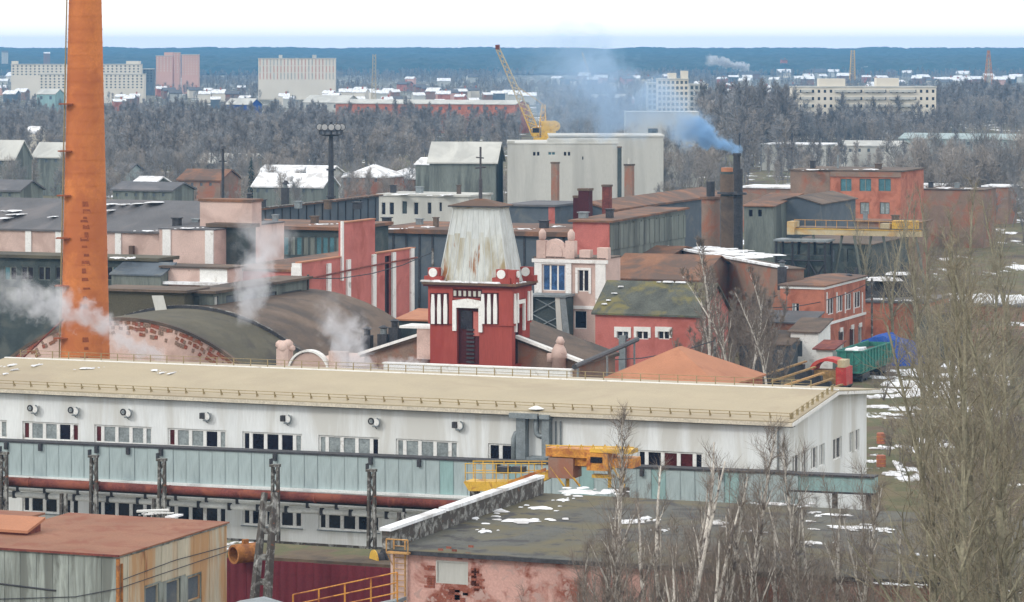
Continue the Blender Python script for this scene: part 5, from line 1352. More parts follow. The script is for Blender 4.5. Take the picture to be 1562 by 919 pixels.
z0_ = fr.z_at(590)
m_ = MB(); hw = (U(1290) - U(1234)) / 2; cx_ = (U(1290) + U(1234)) / 2
prev = None
for i in range(10):
    t0_, t1_ = math.pi * (1 - i / 10), math.pi * (1 - (i + 1) / 10)
    q = lambda R, t: (cx_ + hw * R * math.cos(t), 0, fr.z_at(568) + 1.45 * R * math.sin(t))
    m_.prism([q(1, t0_), q(1, t1_), q(.78, t1_), q(.78, t0_)], (0, 2.5, 0))
m_.build('hood', M['redpaint'], r)
MB().box(U(1276), U(1292), -.3, 2.2, .6, fr.z_at(560)).build('body', M['redpaint'], r)
MB().box(U(1279), U(1290), -.4, 1.6, fr.z_at(560) + .002, fr.z_at(549)).build('cab', M['creampaint'], r)
MB().box(U(1240), U(1276), .4, 2.2, .6, fr.z_at(566)).build('engine', M['timber'], r)
MB().box(U(1236), U(1292), -.2, 2.4, .45, .6).build('chassis', M['darkmetal'], r)
for x_ in (U(1242), U(1262), U(1284)):
    for y_ in (-.1, 2.2): MB().tube([(x_, y_ - .12, .5), (x_, y_ + .12, .5)], .5, 14).build('wheel', M['darkmetal'], r)
for i in range(5):
    a = wp(1168 + 12 * i, 592 + 1 * i, 338 - i * 3.0); fr = Fr(a.x, a.y, YAW + math.radians(8))
    o = empty('yellow_girder', (a.x, a.y, 0), math.radians(62) - i * .01, ['upper long yellow girder leaning in the yard left of the red machine', 'second rusty yellow girder left of the red machine', 'middle yellow girder of the stack left of the red machine', 'fourth yellow girder of the stack, near the beige verge', 'lowest yellow girder nearest the beige verge'][i], 'girder', 'yellow girders stacked in the yard')
    g_ = MB().prism([(0, 0, 1.0 + .3 * (4 - i)), (11, 0, 1.5 + .3 * (4 - i)), (11, 0, 1.66 + .3 * (4 - i)), (0, 0, 1.16 + .3 * (4 - i))], (0, .3, 0)); g_.build('flange', M['timber'] if i != 2 else M['ladder'], o)
    for t in (1.0, 9.5): MB().box(t - .2, t + .2, -.3, .7, 0, 1.0 + .3 * (4 - i) + t * .045).build('trestle', M['darkmetal'], o)
p = wp(1350, 556, 374)
r = empty('blue_tarpaulin', (p.x, p.y, 0), YAW, 'bright blue tarpaulin over a stack by the plain brick wall', 'tarpaulin')
gx, gy = 12, 8; vv = []
rnd = random.Random(6)
for j in range(gy + 1):
    for i in range(gx + 1):
        x, y = -3.6 + 7.6 * i / gx, -2 + 5.5 * j / gy
        e = min(i, gx - i, j * 1.4, (gy - j) * 1.4)
        vv.append((x, y, 0 if e < .5 else (2.4 + .9 * math.exp(-((x + .3) / 1.8) ** 2) + rnd.uniform(-.14, .14)) * min(1, e / 1.4)))
me = bpy.data.meshes.new('cover'); me.from_pydata(vv, [], [(j * (gx + 1) + i, j * (gx + 1) + i + 1, (j + 1) * (gx + 1) + i + 1, (j + 1) * (gx + 1) + i) for j in range(gy) for i in range(gx)])
me.materials.append(M['blue']); ob('cover', me, r)
MB().box(-2.2, 1.8, -1.0, 1.8, 0, 1.3).build('stack', M['timber'], r)
# snow heaps and stones in the yard to the right of the white building
m_ = MB(); rnd = random.Random(12)
for (px, py, w, h) in ((1400, 585, 90, 8), (1420, 575, 70, 6), (1380, 597, 80, 6), (1440, 592, 40, 12), (1378, 568, 50, 7), (1350, 576, 40, 4), (1400, 573, 60, 6), (1378, 588, 46, 8), (1415, 592, 60, 12), (1395, 603, 90, 8), (1430, 600, 30, 14), (1345, 606, 40, 4), (1350, 622, 50, 3), (1400, 625, 60, 4), (1370, 633, 40, 3), (1345, 684, 26, 4), (1372, 683, 24, 5), (1396, 686, 40, 5), (1420, 674, 40, 7), (1436, 680, 26, 7), (1405, 690, 50, 3), (1332, 704, 18, 4), (1368, 712, 14, 16), (1364, 724, 24, 6), (1400, 732, 26, 3), (1448, 600, 26, 10), (1335, 560, 20, 3)):
    p = gp(px, py, .02); s_ = FOC / p.y
    for k in range(7):
        blob(m_, p.x + rnd.uniform(-.5, .5) * w / s_, p.y + rnd.uniform(-.4, .4) * h * p.y / s_ / EYE, .02, w / s_ * rnd.uniform(.4, .9), h * p.y / s_ / EYE * .9 * rnd.uniform(.5, 1), rnd.randrange(9999), .12)
tag(m_.build('snow', M['snow']), 'patches of melting snow on the yard right of the white building', 'snow', kind='stuff')
for i, (px, py) in enumerate(((1344, 677), (1344, 712))):
    p = gp(px, py); r = empty('orange_barrel', (p.x, p.y, 0), 0, ['orange barrel standing on the grass right of the white building', 'orange barrel nearest the end of the teal gallery'][i], 'barrel')
    MB().tube([(0, 0, 0), (0, 0, .95), (0, 0, 1.0)], [.4, .4, .3], 14).build('drum', M['redbrick'], r)
    for z in (.3, .62): MB().tube([(0, 0, z), (0, 0, z + .04)], .43, 14).build('hoop', M['orange'], r)
# small clutter on rooftops: vents
rv = random.Random(14)
vi = 0
for px, py, Y, lab in ((380, 308, 470, 'small black vent on the rusty roof behind the pink block'), (435, 292, 470, 'small vent on the long grey hall, left one'), (1295, 434, 392, 'black vent on the corner brick building roof'), (1193, 414, 384, 'pale vent stub left of the corner brick building'), (560, 520, 300, 'dark vent box on the brown roof below the rose stepped wall'), (585, 518, 300, 'dark vent box nearest the orange lean-to'), (602, 508, 300, 'small vent with a cream top left of the tower')):
    p = wp(px, py, Y)
    r = empty('roof_vent', tuple(p), YAW, lab, 'vent')
    MB().box(-.45, .45, -.4, .4, -2.2, .5).build('box', M['darkmetal'], r); MB().tube([(0, 0, .5), (0, 0, 1.0)], .3, 10).build('pipe', M['greymetal'] if vi % 2 else M['darkmetal'], r); MB().tube([(0, 0, 1.0), (0, 0, 1.1), (0, 0, 1.3)], [.3, .5, .1], 10).build('cowl', M['darkmetal'], r); vi += 1

# scraps of snow and small vents on the flat roofs of the works
def roof_bits(key, th, snow, vents, lab):
    r_, f_, L_, W_, zz = find(key)
    if snow: snow_on(f_, snow, lambda u, v: zz + th, 'thin snow scraps on ' + lab)
    for i, (px, v, h, wv) in enumerate(vents):
        u = f_.u_at(px, v); t = MB().box(u - wv, u + wv, v - wv, v + wv, zz + th - .05, zz + th + h); t.box(u - wv * 1.3, u + wv * 1.3, v - wv * 1.3, v + wv * 1.3, zz + th + h + .003, zz + th + h + .12)
        t.build('roof_vent', M[('darkmetal', 'greymetal', 'brownroof')[i % 3]], r_)
roof_bits('hall with brown flat roof', .6, [(600, 351, 20, 1.5), (652, 347, 30, 1.5), (800, 350, 24, 1.5), (850, 346, 20, 1.5)], [(590, 6, 1.0, .5), (640, 10, .7, .4), (665, 5, 1.2, .3), (830, 8, .9, .5)], 'the brown flat roofed hall')
roof_bits('long grey hall with rusty', .3, [], [(400, 3, 1.0, .4), (455, 4, .8, .4), (500, 3, 1.1, .4), (545, 5, .8, .5)], 'the long grey hall')
roof_bits('wide hall with teal glazi', .4, [(490, 343, 26, 1.5), (350, 342, 20, 1.2)], [(360, 6, .8, .4), (420, 5, 1.0, .3), (480, 7, .8, .4)], 'the teal glazed hall')
roof_bits('foundry hall with rose fr', .25, [], [(930, 5, 1.1, .4), (890, 4, .7, .5)], 'the foundry hall')
roof_bits('small white office with d', .3, [(610, 298, 30, 2), (680, 298, 24, 2)], [(600, 4, 1.2, .4), (640, 6, .9, .5), (700, 4, 1.4, .3)], 'the small white office')
roof_bits('red brick office with thr', .25, [(1240, 260, 24, 1.2), (1330, 259, 30, 1.2)], [(1240, 6, 1.2, .4), (1278, 8, 2.2, .15), (1340, 7, .8, .5)], 'the red brick office')
roof_bits('long low orange brick she', .15, [(1400, 286, 26, 2), (1440, 287, 40, 2), (1478, 288, 16, 2)], [(1420, 5, 1.0, .4), (1460, 6, .8, .4)], 'the long low brick shed')
roof_bits('low annex with a brown fl', .15, [], [(1270, 3, .9, .4), (1320, 4, 1.3, .3), (1366, 3, .8, .5)], 'the brown roofed annex')
roof_bits('long plain orange brick w', .25, [(1340, 457, 20, 1.5), (1385, 459, 24, 1.5)], [(1360, 5, .9, .4)], 'the plain brick wall building')
roof_bits('dark brown shed with a sn', .15, [], [], '')
roof_bits('pale pink annex with whit', .15, [(285, 349, 26, 1.5)], [(270, 5, .8, .4), (300, 7, .6, .4)], 'the pale pink annex')
for k_, q_ in (('hall with brown flat roof', (600, 620, 640, 660, 800, 830, 860)),):
    r_, f_, L_, W_, zz = find(k_)
    for q in q_: MB().box(f_.u_at(q) - .12, f_.u_at(q) + .12, -.15, -.003, 0, zz - .05).build('wall_rib', M['darkmetal'], r_)
r_, f_, L_, W_, zz = find('long grey hall with rusty')
for i in range(16):
    v = W_ * (i + .5) / 16; MB().box(.003, .12, v - .12, v + .12, 0, zz - .05).build('wall_rib', M['darkmetal'], r_)
MB().box(-.3, .55, -.4, W_ + .3, zz + .26, zz + .36).build('roof_edge', M['concrete'], r_)
# overhead pipes and cables between the halls
for i, (a, b, lab) in enumerate(((wp(470, 425, 335), wp(660, 385, 350), 'thin dark cable crossing before the rose stepped wall'), (wp(860, 545, 300), wp(1090, 520, 320), 'sagging cable left of the yard birches'), (wp(1165, 470, 372), wp(1330, 430, 384), 'thin cable running to the corner brick building'))):
    a, b = Vector(a), Vector(b); m_ = a.lerp(b, .5) - Vector((0, 0, .9))
    r = empty('overhead_cable', (a.x, a.y, 0), 0, lab, 'cable')
    o_ = Vector((a.x, a.y, 0))
    MB().tube([a - o_, a.lerp(m_, .5) - o_ - Vector((0, 0, .25)), m_ - o_, b.lerp(m_, .5) - o_ - Vector((0, 0, .25)), b - o_], .05, 4).build('wire', M['darkmetal'], r)
    for q in (a, b): MB().tube([(q.x - a.x, q.y - a.y, 0), (q.x - a.x, q.y - a.y, q.z + .4)], .14, 6).build('post', M['concrete'], r)
random.seed(21)
# ================================================================ big white hall, white sheds and portal crane
res = building('white_hall', 'big pale blank hall with three small window pairs below the yellow portal crane', 943, 220, 640, 774, None, 'palewall', 'flat', 'palewall', Wd=22, yaw=0.0, over=.1, th=.2,
    front=((813, 232, 817, 238, 1), (819, 232, 823, 238, 1), (836, 232, 847, 237, 2, 'glassteal'), (860, 232, 864, 238, 1), (866, 232, 870, 238, 1), (888, 239, 890, 244, 1)), glass=('glass',), frame='palewall')
r_, f_, L_, W_, z_ = res
MB().box(f_.u_at(774) , f_.u_at(785), -.2, .8, z_ + .2, z_ + .6).box(f_.u_at(835), f_.u_at(943), 2, 6, z_ + .2, z_ + .9).build('roof_upstand', M['palewall'], r_)
building('white_hall_wing', 'pale wing with a bright roof edge right of the big blank hall', 1012, 209, 720, 838, None, 'palewall', 'flat', 'palewall', Wd=20, yaw=0.0, over=.2, th=.3)
building('grey_white_block', 'plain pale box building in the smoke behind the white hall', 1066, 172, 850, 955, None, 'palewall', 'flat', 'palewall', Wd=16, yaw=0.0, over=.1, front=((988, 196, 1004, 212, 1, 'darkwall'), (975, 204, 979, 210, 1)), glass=('darkwall',), frame='palewall')
building('white_roofed_shed', 'long shed with a snow-white sloping roof left of the big blank hall', 756, 248, 640, 655, None, 'greensheet', 'gu', 'palewall', rise=3.6, Wd=12, yaw=-.12, over=.5, th=.25)
building('small_snowy_shed', 'little snowy shed leaning against the white roofed shed', 690, 252, 650, 634, None, 'greensheet', 'gu', 'snow', rise=1.2, Wd=7, over=.3)
def lattice(mb, a, b, w0, w1, n, t=.12):
    a, b = Vector(a), Vector(b); d = (b - a).normalized(); s = d.cross(Vector((0, 1, 0))).normalized(); q = Vector((0, 1, 0))
    def cs(f):
        c = a + (b - a) * f; w = w0 + (w1 - w0) * f
        return [c + s * w / 2 + q * w / 2, c - s * w / 2 + q * w / 2, c - s * w / 2 - q * w / 2, c + s * w / 2 - q * w / 2]
    A_, B_ = cs(0), cs(1)
    for k in range(4): mb.bar(A_[k], B_[k], t)
    for i in range(n):
        c0_, c1_ = cs(i / n), cs((i + 1) / n)
        for k in range(4):
            mb.bar(c0_[k], c1_[(k + 1) % 4], t * .7)
    return mb
def portal_crane(px, pbase, ptop, tipx, tipy, Y, label, mt, w=1.0, ztop_extra=0, legs=True, cabin=True):
    """slewing portal crane: legs, turntable, machinery house, mast and lattice jib"""
    x = (px - CX) / FOC * Y; zq = lambda py: EYE - (py - HZ) * Y / FOC
    r = empty('portal_crane', (x, Y, 0), 0, label, 'crane')
    zb_, zt_ = zq(pbase), zq(ptop)
    s = w * Y / 760
    if legs:
        for a in (-1, 1):
            for b in (-1, 1): MB().bar((a * 4.2 * s, b * 3.5, 0), (a * 1.6 * s, b * 1.4, zb_), .7 * s).build('leg', M[mt], r)
    MB().box(-1.9 * s, 1.9 * s, -1.8, 1.8, zb_, zb_ + .8).build('turntable', M[mt], r)
    if cabin:
        MB().box(-.2 * s, 3.0 * s, -1.6, 1.6, zb_ + .8, zb_ + 4.6).build('machinery_house', M[mt], r)
        MB().box(-2.2 * s, -.6 * s, -1.9, -.5, zb_ + 1.0, zb_ + 3.2).build('cab', M[mt], r)
        MB().box(-2.15 * s, -.65 * s, -1.96, -1.903, zb_ + 1.9, zb_ + 3.0).build('cab_window', M['glass'], r)
        MB().tube([(2.9 * s, -1.7, zb_ + 3.4), (2.9 * s, 1.7, zb_ + 3.4)], 1.1 * s, 12).build('counterweight', M[mt], r)
    lattice(MB(), (0, 0, zb_ + .8), (.3 * s, 0, zt_), 1.8 * s, .7 * s, 6, .22 * s).build('mast', M[mt], r)
    jx = (tipx - px) / FOC * Y; jz = zq(tipy)
    lattice(MB(), (-1.4 * s, 0, zb_ + 1.6), (jx, 0, jz), 1.7 * s, .8 * s, 16, .2 * s).build('jib', M['creampaint' if mt == 'yellow' else mt], r)
    lattice(MB(), (-1.4 * s, 0, zb_ + 1.61), (jx * .3 - 1.0 * s, 0, zb_ + 1.6 + (jz - zb_) * .3), 1.78 * s, 1.6 * s, 4, .26 * s).build('jib_foot', M[mt], r)
    MB().bar((.3 * s, 0, zt_), (jx * .6, 0, zb_ + (jz - zb_) * .6), .1 * s).build('stay', M[mt], r)
    MB().box(jx - .5 * s, jx + .5 * s, -.5, .5, jz - .3, jz + .8 * s).build('sheave_head', M['rustpipe'], r)
    return r
portal_crane(827, 215, 160, 759, 74, 760, 'large yellow portal crane with a long pale jib behind the big white hall', 'yellow', 1.05)
def far_tower(px, pt, pb, Y, label, mt, w0, w1, kind):
    x = (px - CX) / FOC * Y; zq = lambda py: EYE - (py - HZ) * Y / FOC
    r = empty('far_crane', (x, Y, 0), 0, label, 'crane'); sp = Y / FOC
    if kind == 'mast':
        lattice(MB(), (0, 0, 0), (sp * 1, 0, zq(pt)), w0 * sp, w1 * sp, 14, .5 * sp * 1.2).build('mast', M[mt], r)
        MB().box(-w0 * sp, w0 * sp, -1, 1, 0, 2).build('base', M[mt], r)
    elif kind == 'a':
        for s in (-1, 1): lattice(MB(), (s * w0 * sp, 0, 2), (s * .8 * sp, 0, zq(pt)), 3.0 * sp, 1.6 * sp, 10, .6 * sp).build('leg', M[mt], r)
        lattice(MB(), (0, 0, 2), (0, 0, zq(pt) - 6), 2.5 * sp, 2 * sp, 8, .5 * sp).build('centre_mast', M['creampaint'], r)
        MB().box(-(w0 + 6) * sp, (w0 - 3) * sp, -2, 2, 1, 9 * sp).build('machinery_house', M['orange'], r)
    elif kind == 'jib':
        lattice(MB(), (-14 * sp, 0, 2), (6 * sp, 0, zq(pt) * .55), 3.2 * sp, 2 * sp, 8, .5 * sp).build('mast', M[mt], r)
        lattice(MB(), (14 * sp, 0, zq(pt) * .35), (0, 0, zq(pt)), 2.6 * sp, 1.6 * sp, 8, .5 * sp).build('jib', M[mt], r)
        MB().box(-3, 3, -2, 2, 0, 5).build('machinery_house', M[mt], r)
    return r
far_tower(570, 83, 150, 2000, 'thin yellowish crane mast far away left of the portal crane', 'creampaint', 7, 4.5, 'mast')
far_tower(888, 80, 136, 2500, 'distant pale crane in the smoke with two crossing arms', 'creampaint', 8, 4, 'jib')
far_tower(1300, 77, 105, 3200, 'distant yellow crane tower above the white apartment block', 'yellow', 9, 5, 'mast')
far_tower(1508, 77, 137, 2600, 'distant orange a-shaped crane by the right edge', 'orange', 7, 4, 'a')

# ================================================================ apartment blocks
def apts(name, label, px, py, Y, left, pyb, wall, floors, cols, bays=(), glass=('glass',), Wd=12, yaw=0.0, roofm='palewall', wh=.5, ww=.4, mods=()):
    fr_ = Fr((px - CX) / FOC * Y, Y, yaw)
    ops = []
    fh = (pyb - py) / floors; cw = (px - left) / cols
    for f in range(floors):
        for c in range(cols):
            ops.append((left + cw * (c + .5 - ww / 2), py + fh * (f + .5 - wh / 2), left + cw * (c + .5 + ww / 2), py + fh * (f + .5 + wh / 2), 1))
    res = building(name, label, px, py, Y, left, None, wall, 'flat', roofm, front=ops, glass=glass, Wd=Wd, yaw=yaw, simple=True, reveal=.35, over=.3, th=.5, cat='apartment block')
    r, f, L, W, z = res
    for (a, b, h, m_) in mods:
        ua, ub = f.u_at(a), f.u_at(b)
        MB().box(ua, ub, 1.5, W - 1.5, z + .503, z + .503 + h).build('roof_house', M[m_], r)
    for (a, b, dz, m_) in bays:
        ua, ub = f.u_at(a), f.u_at(b)
        for k in range(floors):
            z1 = z - (k + .62) * (pyb - py) / floors * Y / FOC
            MB().box(ua, ub, -1.2, -.01, z1, z1 + dz).build('balcony', M[m_], r)
    return res
apts('white_apartment_block', 'wide white apartment block with long balconies rising behind bare trees on the right', 1428, 134, 1300, 1208, 190, 'creamwall', 5, 24, bays=((1273, 1312, 1.0, 'palewall'), (1318, 1350, 1.0, 'palewall'), (1356, 1396, 1.0, 'palewall'), (1222, 1238, 1.0, 'palewall')),
     mods=((1250, 1290, 3.0, 'creamwall'), (1338, 1372, 3.2, 'creamwall')), wh=.42, ww=.42)
apts('long_apartment_block', 'long cream apartment block behind the orange chimney', 214, 99, 2300, 17, 116, 'creamwall', 4, 30, Wd=14, glass=('greywall',), mods=((17, 24, 2, 'creamwall'), (192, 212, 2, 'creamwall')))
apts('lower_apartment_block', 'lower cream apartment block just in front of the long one, right of the chimney', 219, 114, 2150, 60, 136, 'creamwall', 5, 24, Wd=14, glass=('greywall',))
apts('grey_apartment_block', 'narrow grey apartment block right of the cream ones', 233, 106, 2500, 218, 126, 'greywall', 5, 3, Wd=14)
apts('pink_tower_block', 'left hand peach tower block left of the long beige block', 263, 86, 2600, 238, 110, 'peachwall', 7, 5, Wd=14, glass=('creamwall',), mods=((250, 263, 2.5, 'peachwall'),))
apts('pink_tower_block', 'middle peach tower block, the tallest of the three', 273, 81, 2650, 258, 112, 'peachwall', 8, 3, Wd=14, glass=('creamwall',))
apts('pink_tower_block', 'right hand peach tower block beside the forest', 302, 84, 2600, 277, 115, 'peachwall', 8, 6, Wd=14, glass=('creamwall',))
apts('beige_slab_block', 'long beige slab apartment block with vertical strips against the forest', 511, 90, 2300, 394, 122, 'creamwall', 3, 22, Wd=14, glass=('peachwall', 'palewall'), wh=.9, ww=.35, mods=((425, 429, 2.2, 'palewall'), (476, 481, 2.2, 'palewall')))
apts('unfinished_apartment_block', 'white half-built apartment block with open floors left of the smoke', 1050, 122, 1500, 1003, 172, 'creamwall', 6, 7, glass=('darkwall', 'greywall'), Wd=14, wh=.55, ww=.6, mods=((1020, 1032, 2.5, 'creamwall'), (1040, 1050, 3.5, 'creamwall')))
apts('unfinished_apartment_wing', 'greyer right wing of the half-built apartment block', 1080, 130, 1560, 1052, 172, 'palewall', 5, 4, glass=('darkwall',), Wd=14, wh=.6, ww=.6)
apts('unfinished_apartment_wing', 'grey left wing of the half-built apartment block in the smoke', 1002, 128, 1540, 988, 168, 'palewall', 5, 2, glass=('darkwall',), Wd=14, wh=.6, ww=.6)
FARB = [
 ('brick_warehouse', 'very long low red brick warehouse across the bare woods', 786, 160, 1380, 512, 'redbrick', 'gu', 'palewall', 1.5, 16),
 ('beige_roofed_warehouse', 'beige roofed warehouse left of the long brick one', 526, 157, 1500, 462, 'palewall', 'gu', 'palewall', 3.0, 18),
 ('pale_low_shed', 'pale low shed beyond the trees left of the smoke', 948, 150, 1600, 898, 'palewall', 'gu', 'palewall', 1.5, 12),
 ('long_white_works', 'long white works building at the left of the pale row on the right', 1260, 222, 960, 1162, 'palewall', 'flat', 'snow', 0, 16),
 ('long_pale_works', 'long patched grey-white works building in the middle of the pale row', 1368, 224, 950, 1276, 'palewall', 'gu', 'palewall', 1.2, 16),
 ('long_teal_works', 'long pale teal works building behind the poplars on the right', 1545, 214, 980, 1372, 'teal', 'gu', 'teal', 1.4, 16),
 ('grey_terminal_shed', 'grey shed at the far right edge of the pale row', 1600, 216, 960, 1548, 'teal', 'gu', 'palewall', 1.5, 14),
 ('pale_pitched_house', 'big pale house with a pitched snowy roof at the left edge', 22, 243, 760, -30, 'greensheet', 'gu', 'palewall', 4.0, 8),
 ('pale_pitched_house', 'pale house with a white pitched roof just left of the chimney', 95, 240, 800, 50, 'greensheet', 'gu', 'palewall', 3.2, 8),
 ('grey_green_house', 'grey-green roofed house right of the thin dark pole', 378, 250, 860, 296, 'greensheet', 'gu', 'palewall', 2.2, 12),
 ('small_brown_house', 'small brown house with an orange-brown gable left of the dark pole', 336, 276, 700, 272, 'brownwall', 'gu', 'rustroof2', 2.0, 10),
 ('teal_cottage', 'little teal cottage right of the chimney at the edge of the wood', 196, 262, 760, 174, 'teal', 'gu', 'greyroof', 1.5, 7),
 ('snowy_barn', 'long barn with a snow covered roof behind the rusty hall', 492, 286, 680, 386, 'greensheet', 'gu', 'snow', 2.4, 8),
 ('snowy_barn', 'narrow snow-roofed barn just behind the longest one', 500, 266, 780, 394, 'palewall', 'gu', 'snow', 1.6, 9),
 ('snowy_hip_house', 'dark house with a snowy hip roof right of the light mast', 584, 270, 720, 524, 'brownwall', 'hip', 'snow', 2.4, 12),
 ('snowy_hip_house', 'second snowy hip roofed house, left of the pale shed', 632, 272, 735, 582, 'brownwall', 'hip', 'snow', 2.0, 12),
 ('snowy_shed_roof', 'low shed with snow on its roof right of the stacks', 1205, 288, 640, 1130, 'brownwall', 'flat', 'snow', 0, 10),
 ('snow_roof_strip', 'long low shed with a thin snowy roof behind the brick office', 1440, 284, 680, 1385, 'brownwall', 'flat', 'snow', 0, 6),
 ('snow_roof_strip', 'second low shed with a bright snowy roof near the right edge', 1538, 286, 670, 1500, 'brownwall', 'flat', 'snow', 0, 8),
 ('small_white_house', 'tiny white house alone in the dark trees at the left', 54, 203, 1060, 38, 'creamwall', 'gu', 'snow', 1.8, 7),
 ('blue_roofed_house', 'pale house with a bright blue wall band left of the beige block', 382, 160, 1500, 344, 'blue', 'gu', 'palewall', 2.5, 12),
 ('turquoise_house', 'turquoise house left of the chimney below the cream block', 84, 144, 1750, 56, 'teal2', 'gu', 'palewall', 2.5, 10),
 ('grey_green_shed', 'grey-green shed low at the left edge above the dark roof', 30, 292, 560, -20, 'greensheet', 'gu', 'greyroof', 1.5, 8),
 ('low_grey_shed', 'low grey shed with snow lines just right of the chimney', 262, 292, 600, 172, 'greensheet', 'gu', 'greyroof', 1.2, 9),
 ('low_snowy_shed', 'low shed with a bright snowy roof right of the chimney', 236, 280, 640, 205, 'greensheet', 'gu', 'snow', 1.0, 6),
]
for n_, lab, px, py, Y, left, wl_, rf, rm, rise, Wd in FARB:
    res = building(n_, lab, px, py, Y, left, None, wl_, rf, rm, rise=rise, Wd=Wd, over=.4, th=.3, simple=True, reveal=.15,
        front=[] if (px - left) < 20 or rm == 'snow' and rf == 'flat' else [(q, py + 3, q + 4, py + 8, 1) for q in range(int(max(left, -20)) + 5, int(min(px, 1562)) - 6, 14)], glass=('greywall',))
# little houses on the near side of the forest
rnd = random.Random(33)
HS = [(30, 141), (14, 144), (104, 143), (127, 150), (182, 148), (197, 151), (247, 136), (259, 139), (268, 143), (298, 138), (312, 144), (333, 143), (354, 144), (372, 150), (470, 139), (482, 138), (503, 142), (527, 141), (536, 140), (560, 140), (583, 143), (604, 141), (650, 136), (659, 140), (672, 144), (690, 142), (704, 140), (722, 118), (745, 145), (760, 143), (774, 142), (786, 145), (808, 147), (848, 120), (862, 122), (878, 124), (904, 122), (917, 119), (935, 126), (968, 120), (985, 121),
      (1100, 121), (1119, 118), (1140, 119), (1152, 113), (1197, 92), (1196, 111), (1180, 122), (1222, 120), (1232, 121), (1250, 111), (1272, 110), (1286, 116), (1322, 118), (1330, 108), (1352, 104), (1360, 110), (1376, 106), (1384, 112), (1398, 120), (1410, 118), (1420, 123), (1432, 121), (1446, 124), (1460, 119), (1474, 122), (1492, 121), (1524, 122), (1538, 121), (1550, 117), (8, 80), (72, 82), (374, 106), (724, 154), (640, 146), (700, 148)]
hc = ['creamwall', 'palewall', 'brownwall', 'redbrick', 'palewall', 'creamwall', 'greywall', 'peachwall']
hn = ['cream', 'pale grey', 'brown', 'brick red', 'off-white', 'light cream', 'blue-grey', 'peach']
def zone(px):
    for lim, t in ((130, 'below the long cream apartment block'), (235, 'right of the orange chimney'), (330, 'below the peach tower blocks'), (400, 'near the blue walled house'), (560, 'below the long beige block'), (700, 'left of the portal crane jib'), (830, 'around the portal crane jib'), (1000, 'in the thin smoke before the half-built block'), (1160, 'below the white steam puff'), (1310, 'above the left half of the white apartment block'), (1440, 'above the right half of the white apartment block'), (2000, 'around the orange a-shaped crane')):
        if px < lim: return t
hm = {}; CT = []
for k in range(90):
    px = rnd.uniform(0, 1560); py = rnd.choice((rnd.uniform(128, 160), rnd.uniform(126, 152), rnd.uniform(112, 126)))
    if not (200 < px < 520 and py < 124): HS.append((px, py))
for i, (px, py) in enumerate(HS):
    w_px = rnd.uniform(12, 21) if py > 100 else 9
    Y = FOC * EYE * .87 / (py + 2 - HZ) if py > 100 else 4400
    s_ = FOC / Y; x = (px - CX) / s_
    gw = w_px / s_; gz = max(2.5, EYE - (py - HZ) * Y / FOC); k = rnd.randrange(8)
    snowy = rnd.random() < .8
    CT.append((x, Y, gw))
    r = empty('cottage', (x, Y, 0), rnd.choice((0, -.37, .3)), ('%s cottage with a %s roof ' % (hn[k], 'snowy' if snowy else 'dark')) + zone(px), 'house', 'far cottages ' + zone(px) + ', ' + hn[k] + (' snowy' if snowy else ' dark'))
    d_ = gw * .8; rh = gw * rnd.uniform(.16, .28)
    MB().box(-gw / 2, gw / 2, 0, d_, 0, gz).poly([(-gw / 2, 0, gz), (-gw / 2, d_, gz), (-gw / 2, d_ / 2, gz + rh)]).poly([(gw / 2, 0, gz), (gw / 2, d_, gz), (gw / 2, d_ / 2, gz + rh)]).build('wall', M[hc[k]], r)
    o_ = gw * .05
    MB().prism([(-gw / 2 - o_, -o_, gz - .1), (-gw / 2 - o_, d_ / 2, gz + rh), (-gw / 2 - o_, d_ + o_, gz - .1), (-gw / 2 - o_, d_ + o_, gz + .3), (-gw / 2 - o_, d_ / 2, gz + rh + .4), (-gw / 2 - o_, -o_, gz + .3)], (gw + 2 * o_, 0, 0)).build('roof', M['snow' if snowy else 'greyroof'], r)
    if k in (0, 3, 5): MB().box(gw * .1, gw * .1 + .9, d_ * .4, d_ * .4 + .9, gz, gz + rh + 1.6).build('chimney', M['redbrick'], r)

# ================================================================ light mast and poles
Y = 560; x = (505 - CX) / FOC * Y; zq = lambda py: EYE - (py - HZ) * Y / FOC
r = empty('light_mast', (x, Y, 0), 0, 'tall dark floodlight mast with a ring platform and round lamps', 'light mast')
MB().tube([(0, 0, 0), (0, 0, zq(208))], [.75, .4], 10).build('pole', M['darkmetal'], r)
MB().tube([(0, 0, zq(208)), (0, 0, zq(205))], [1.2, 2.1], 14).build('platform', M['darkmetal'], r)
for i in range(12):
    t = 2 * math.pi * i / 12; MB().bar((2.0 * math.cos(t), 2.0 * math.sin(t), zq(205)), (2.0 * math.cos(t), 2.0 * math.sin(t), zq(195)), .12).build('rail_post', M['darkmetal'], r)
m_ = MB()
for i in range(12):
    a, b = 2 * math.pi * i / 12, 2 * math.pi * (i + 1) / 12
    for z in (zq(195), zq(200)): m_.bar((2.0 * math.cos(a), 2.0 * math.sin(a), z), (2.0 * math.cos(b), 2.0 * math.sin(b), z), .1)
m_.build('ring_rail', M['darkmetal'], r)
for i, t in enumerate((3.5, 4.2, 4.8, 5.4, 6.0, 1.2)):
    cx1, cy1 = 2.0 * math.cos(t), 2.0 * math.sin(t)
    l_ = MB().tube([(cx1, cy1, zq(193)), (cx1, cy1 - .35, zq(193) - .1)], [.3, .62], 12).build('floodlight', M['darkmetal'], r)
    MB().tube([(cx1, cy1 - .36, zq(193) - .1), (cx1, cy1 - .4, zq(193) - .11)], .52, 12).build('lens', M['winlamp'], l_)
MB().tube([(0, 0, zq(208)), (0, 0, zq(186))], .25, 8).build('spire', M['darkmetal'], r)
for z in (.25, .5, .72): MB().tube([(0, 0, zq(208) * z), (0, 0, zq(208) * z + .3)], .85, 10).build('collar', M['darkmetal'], r)
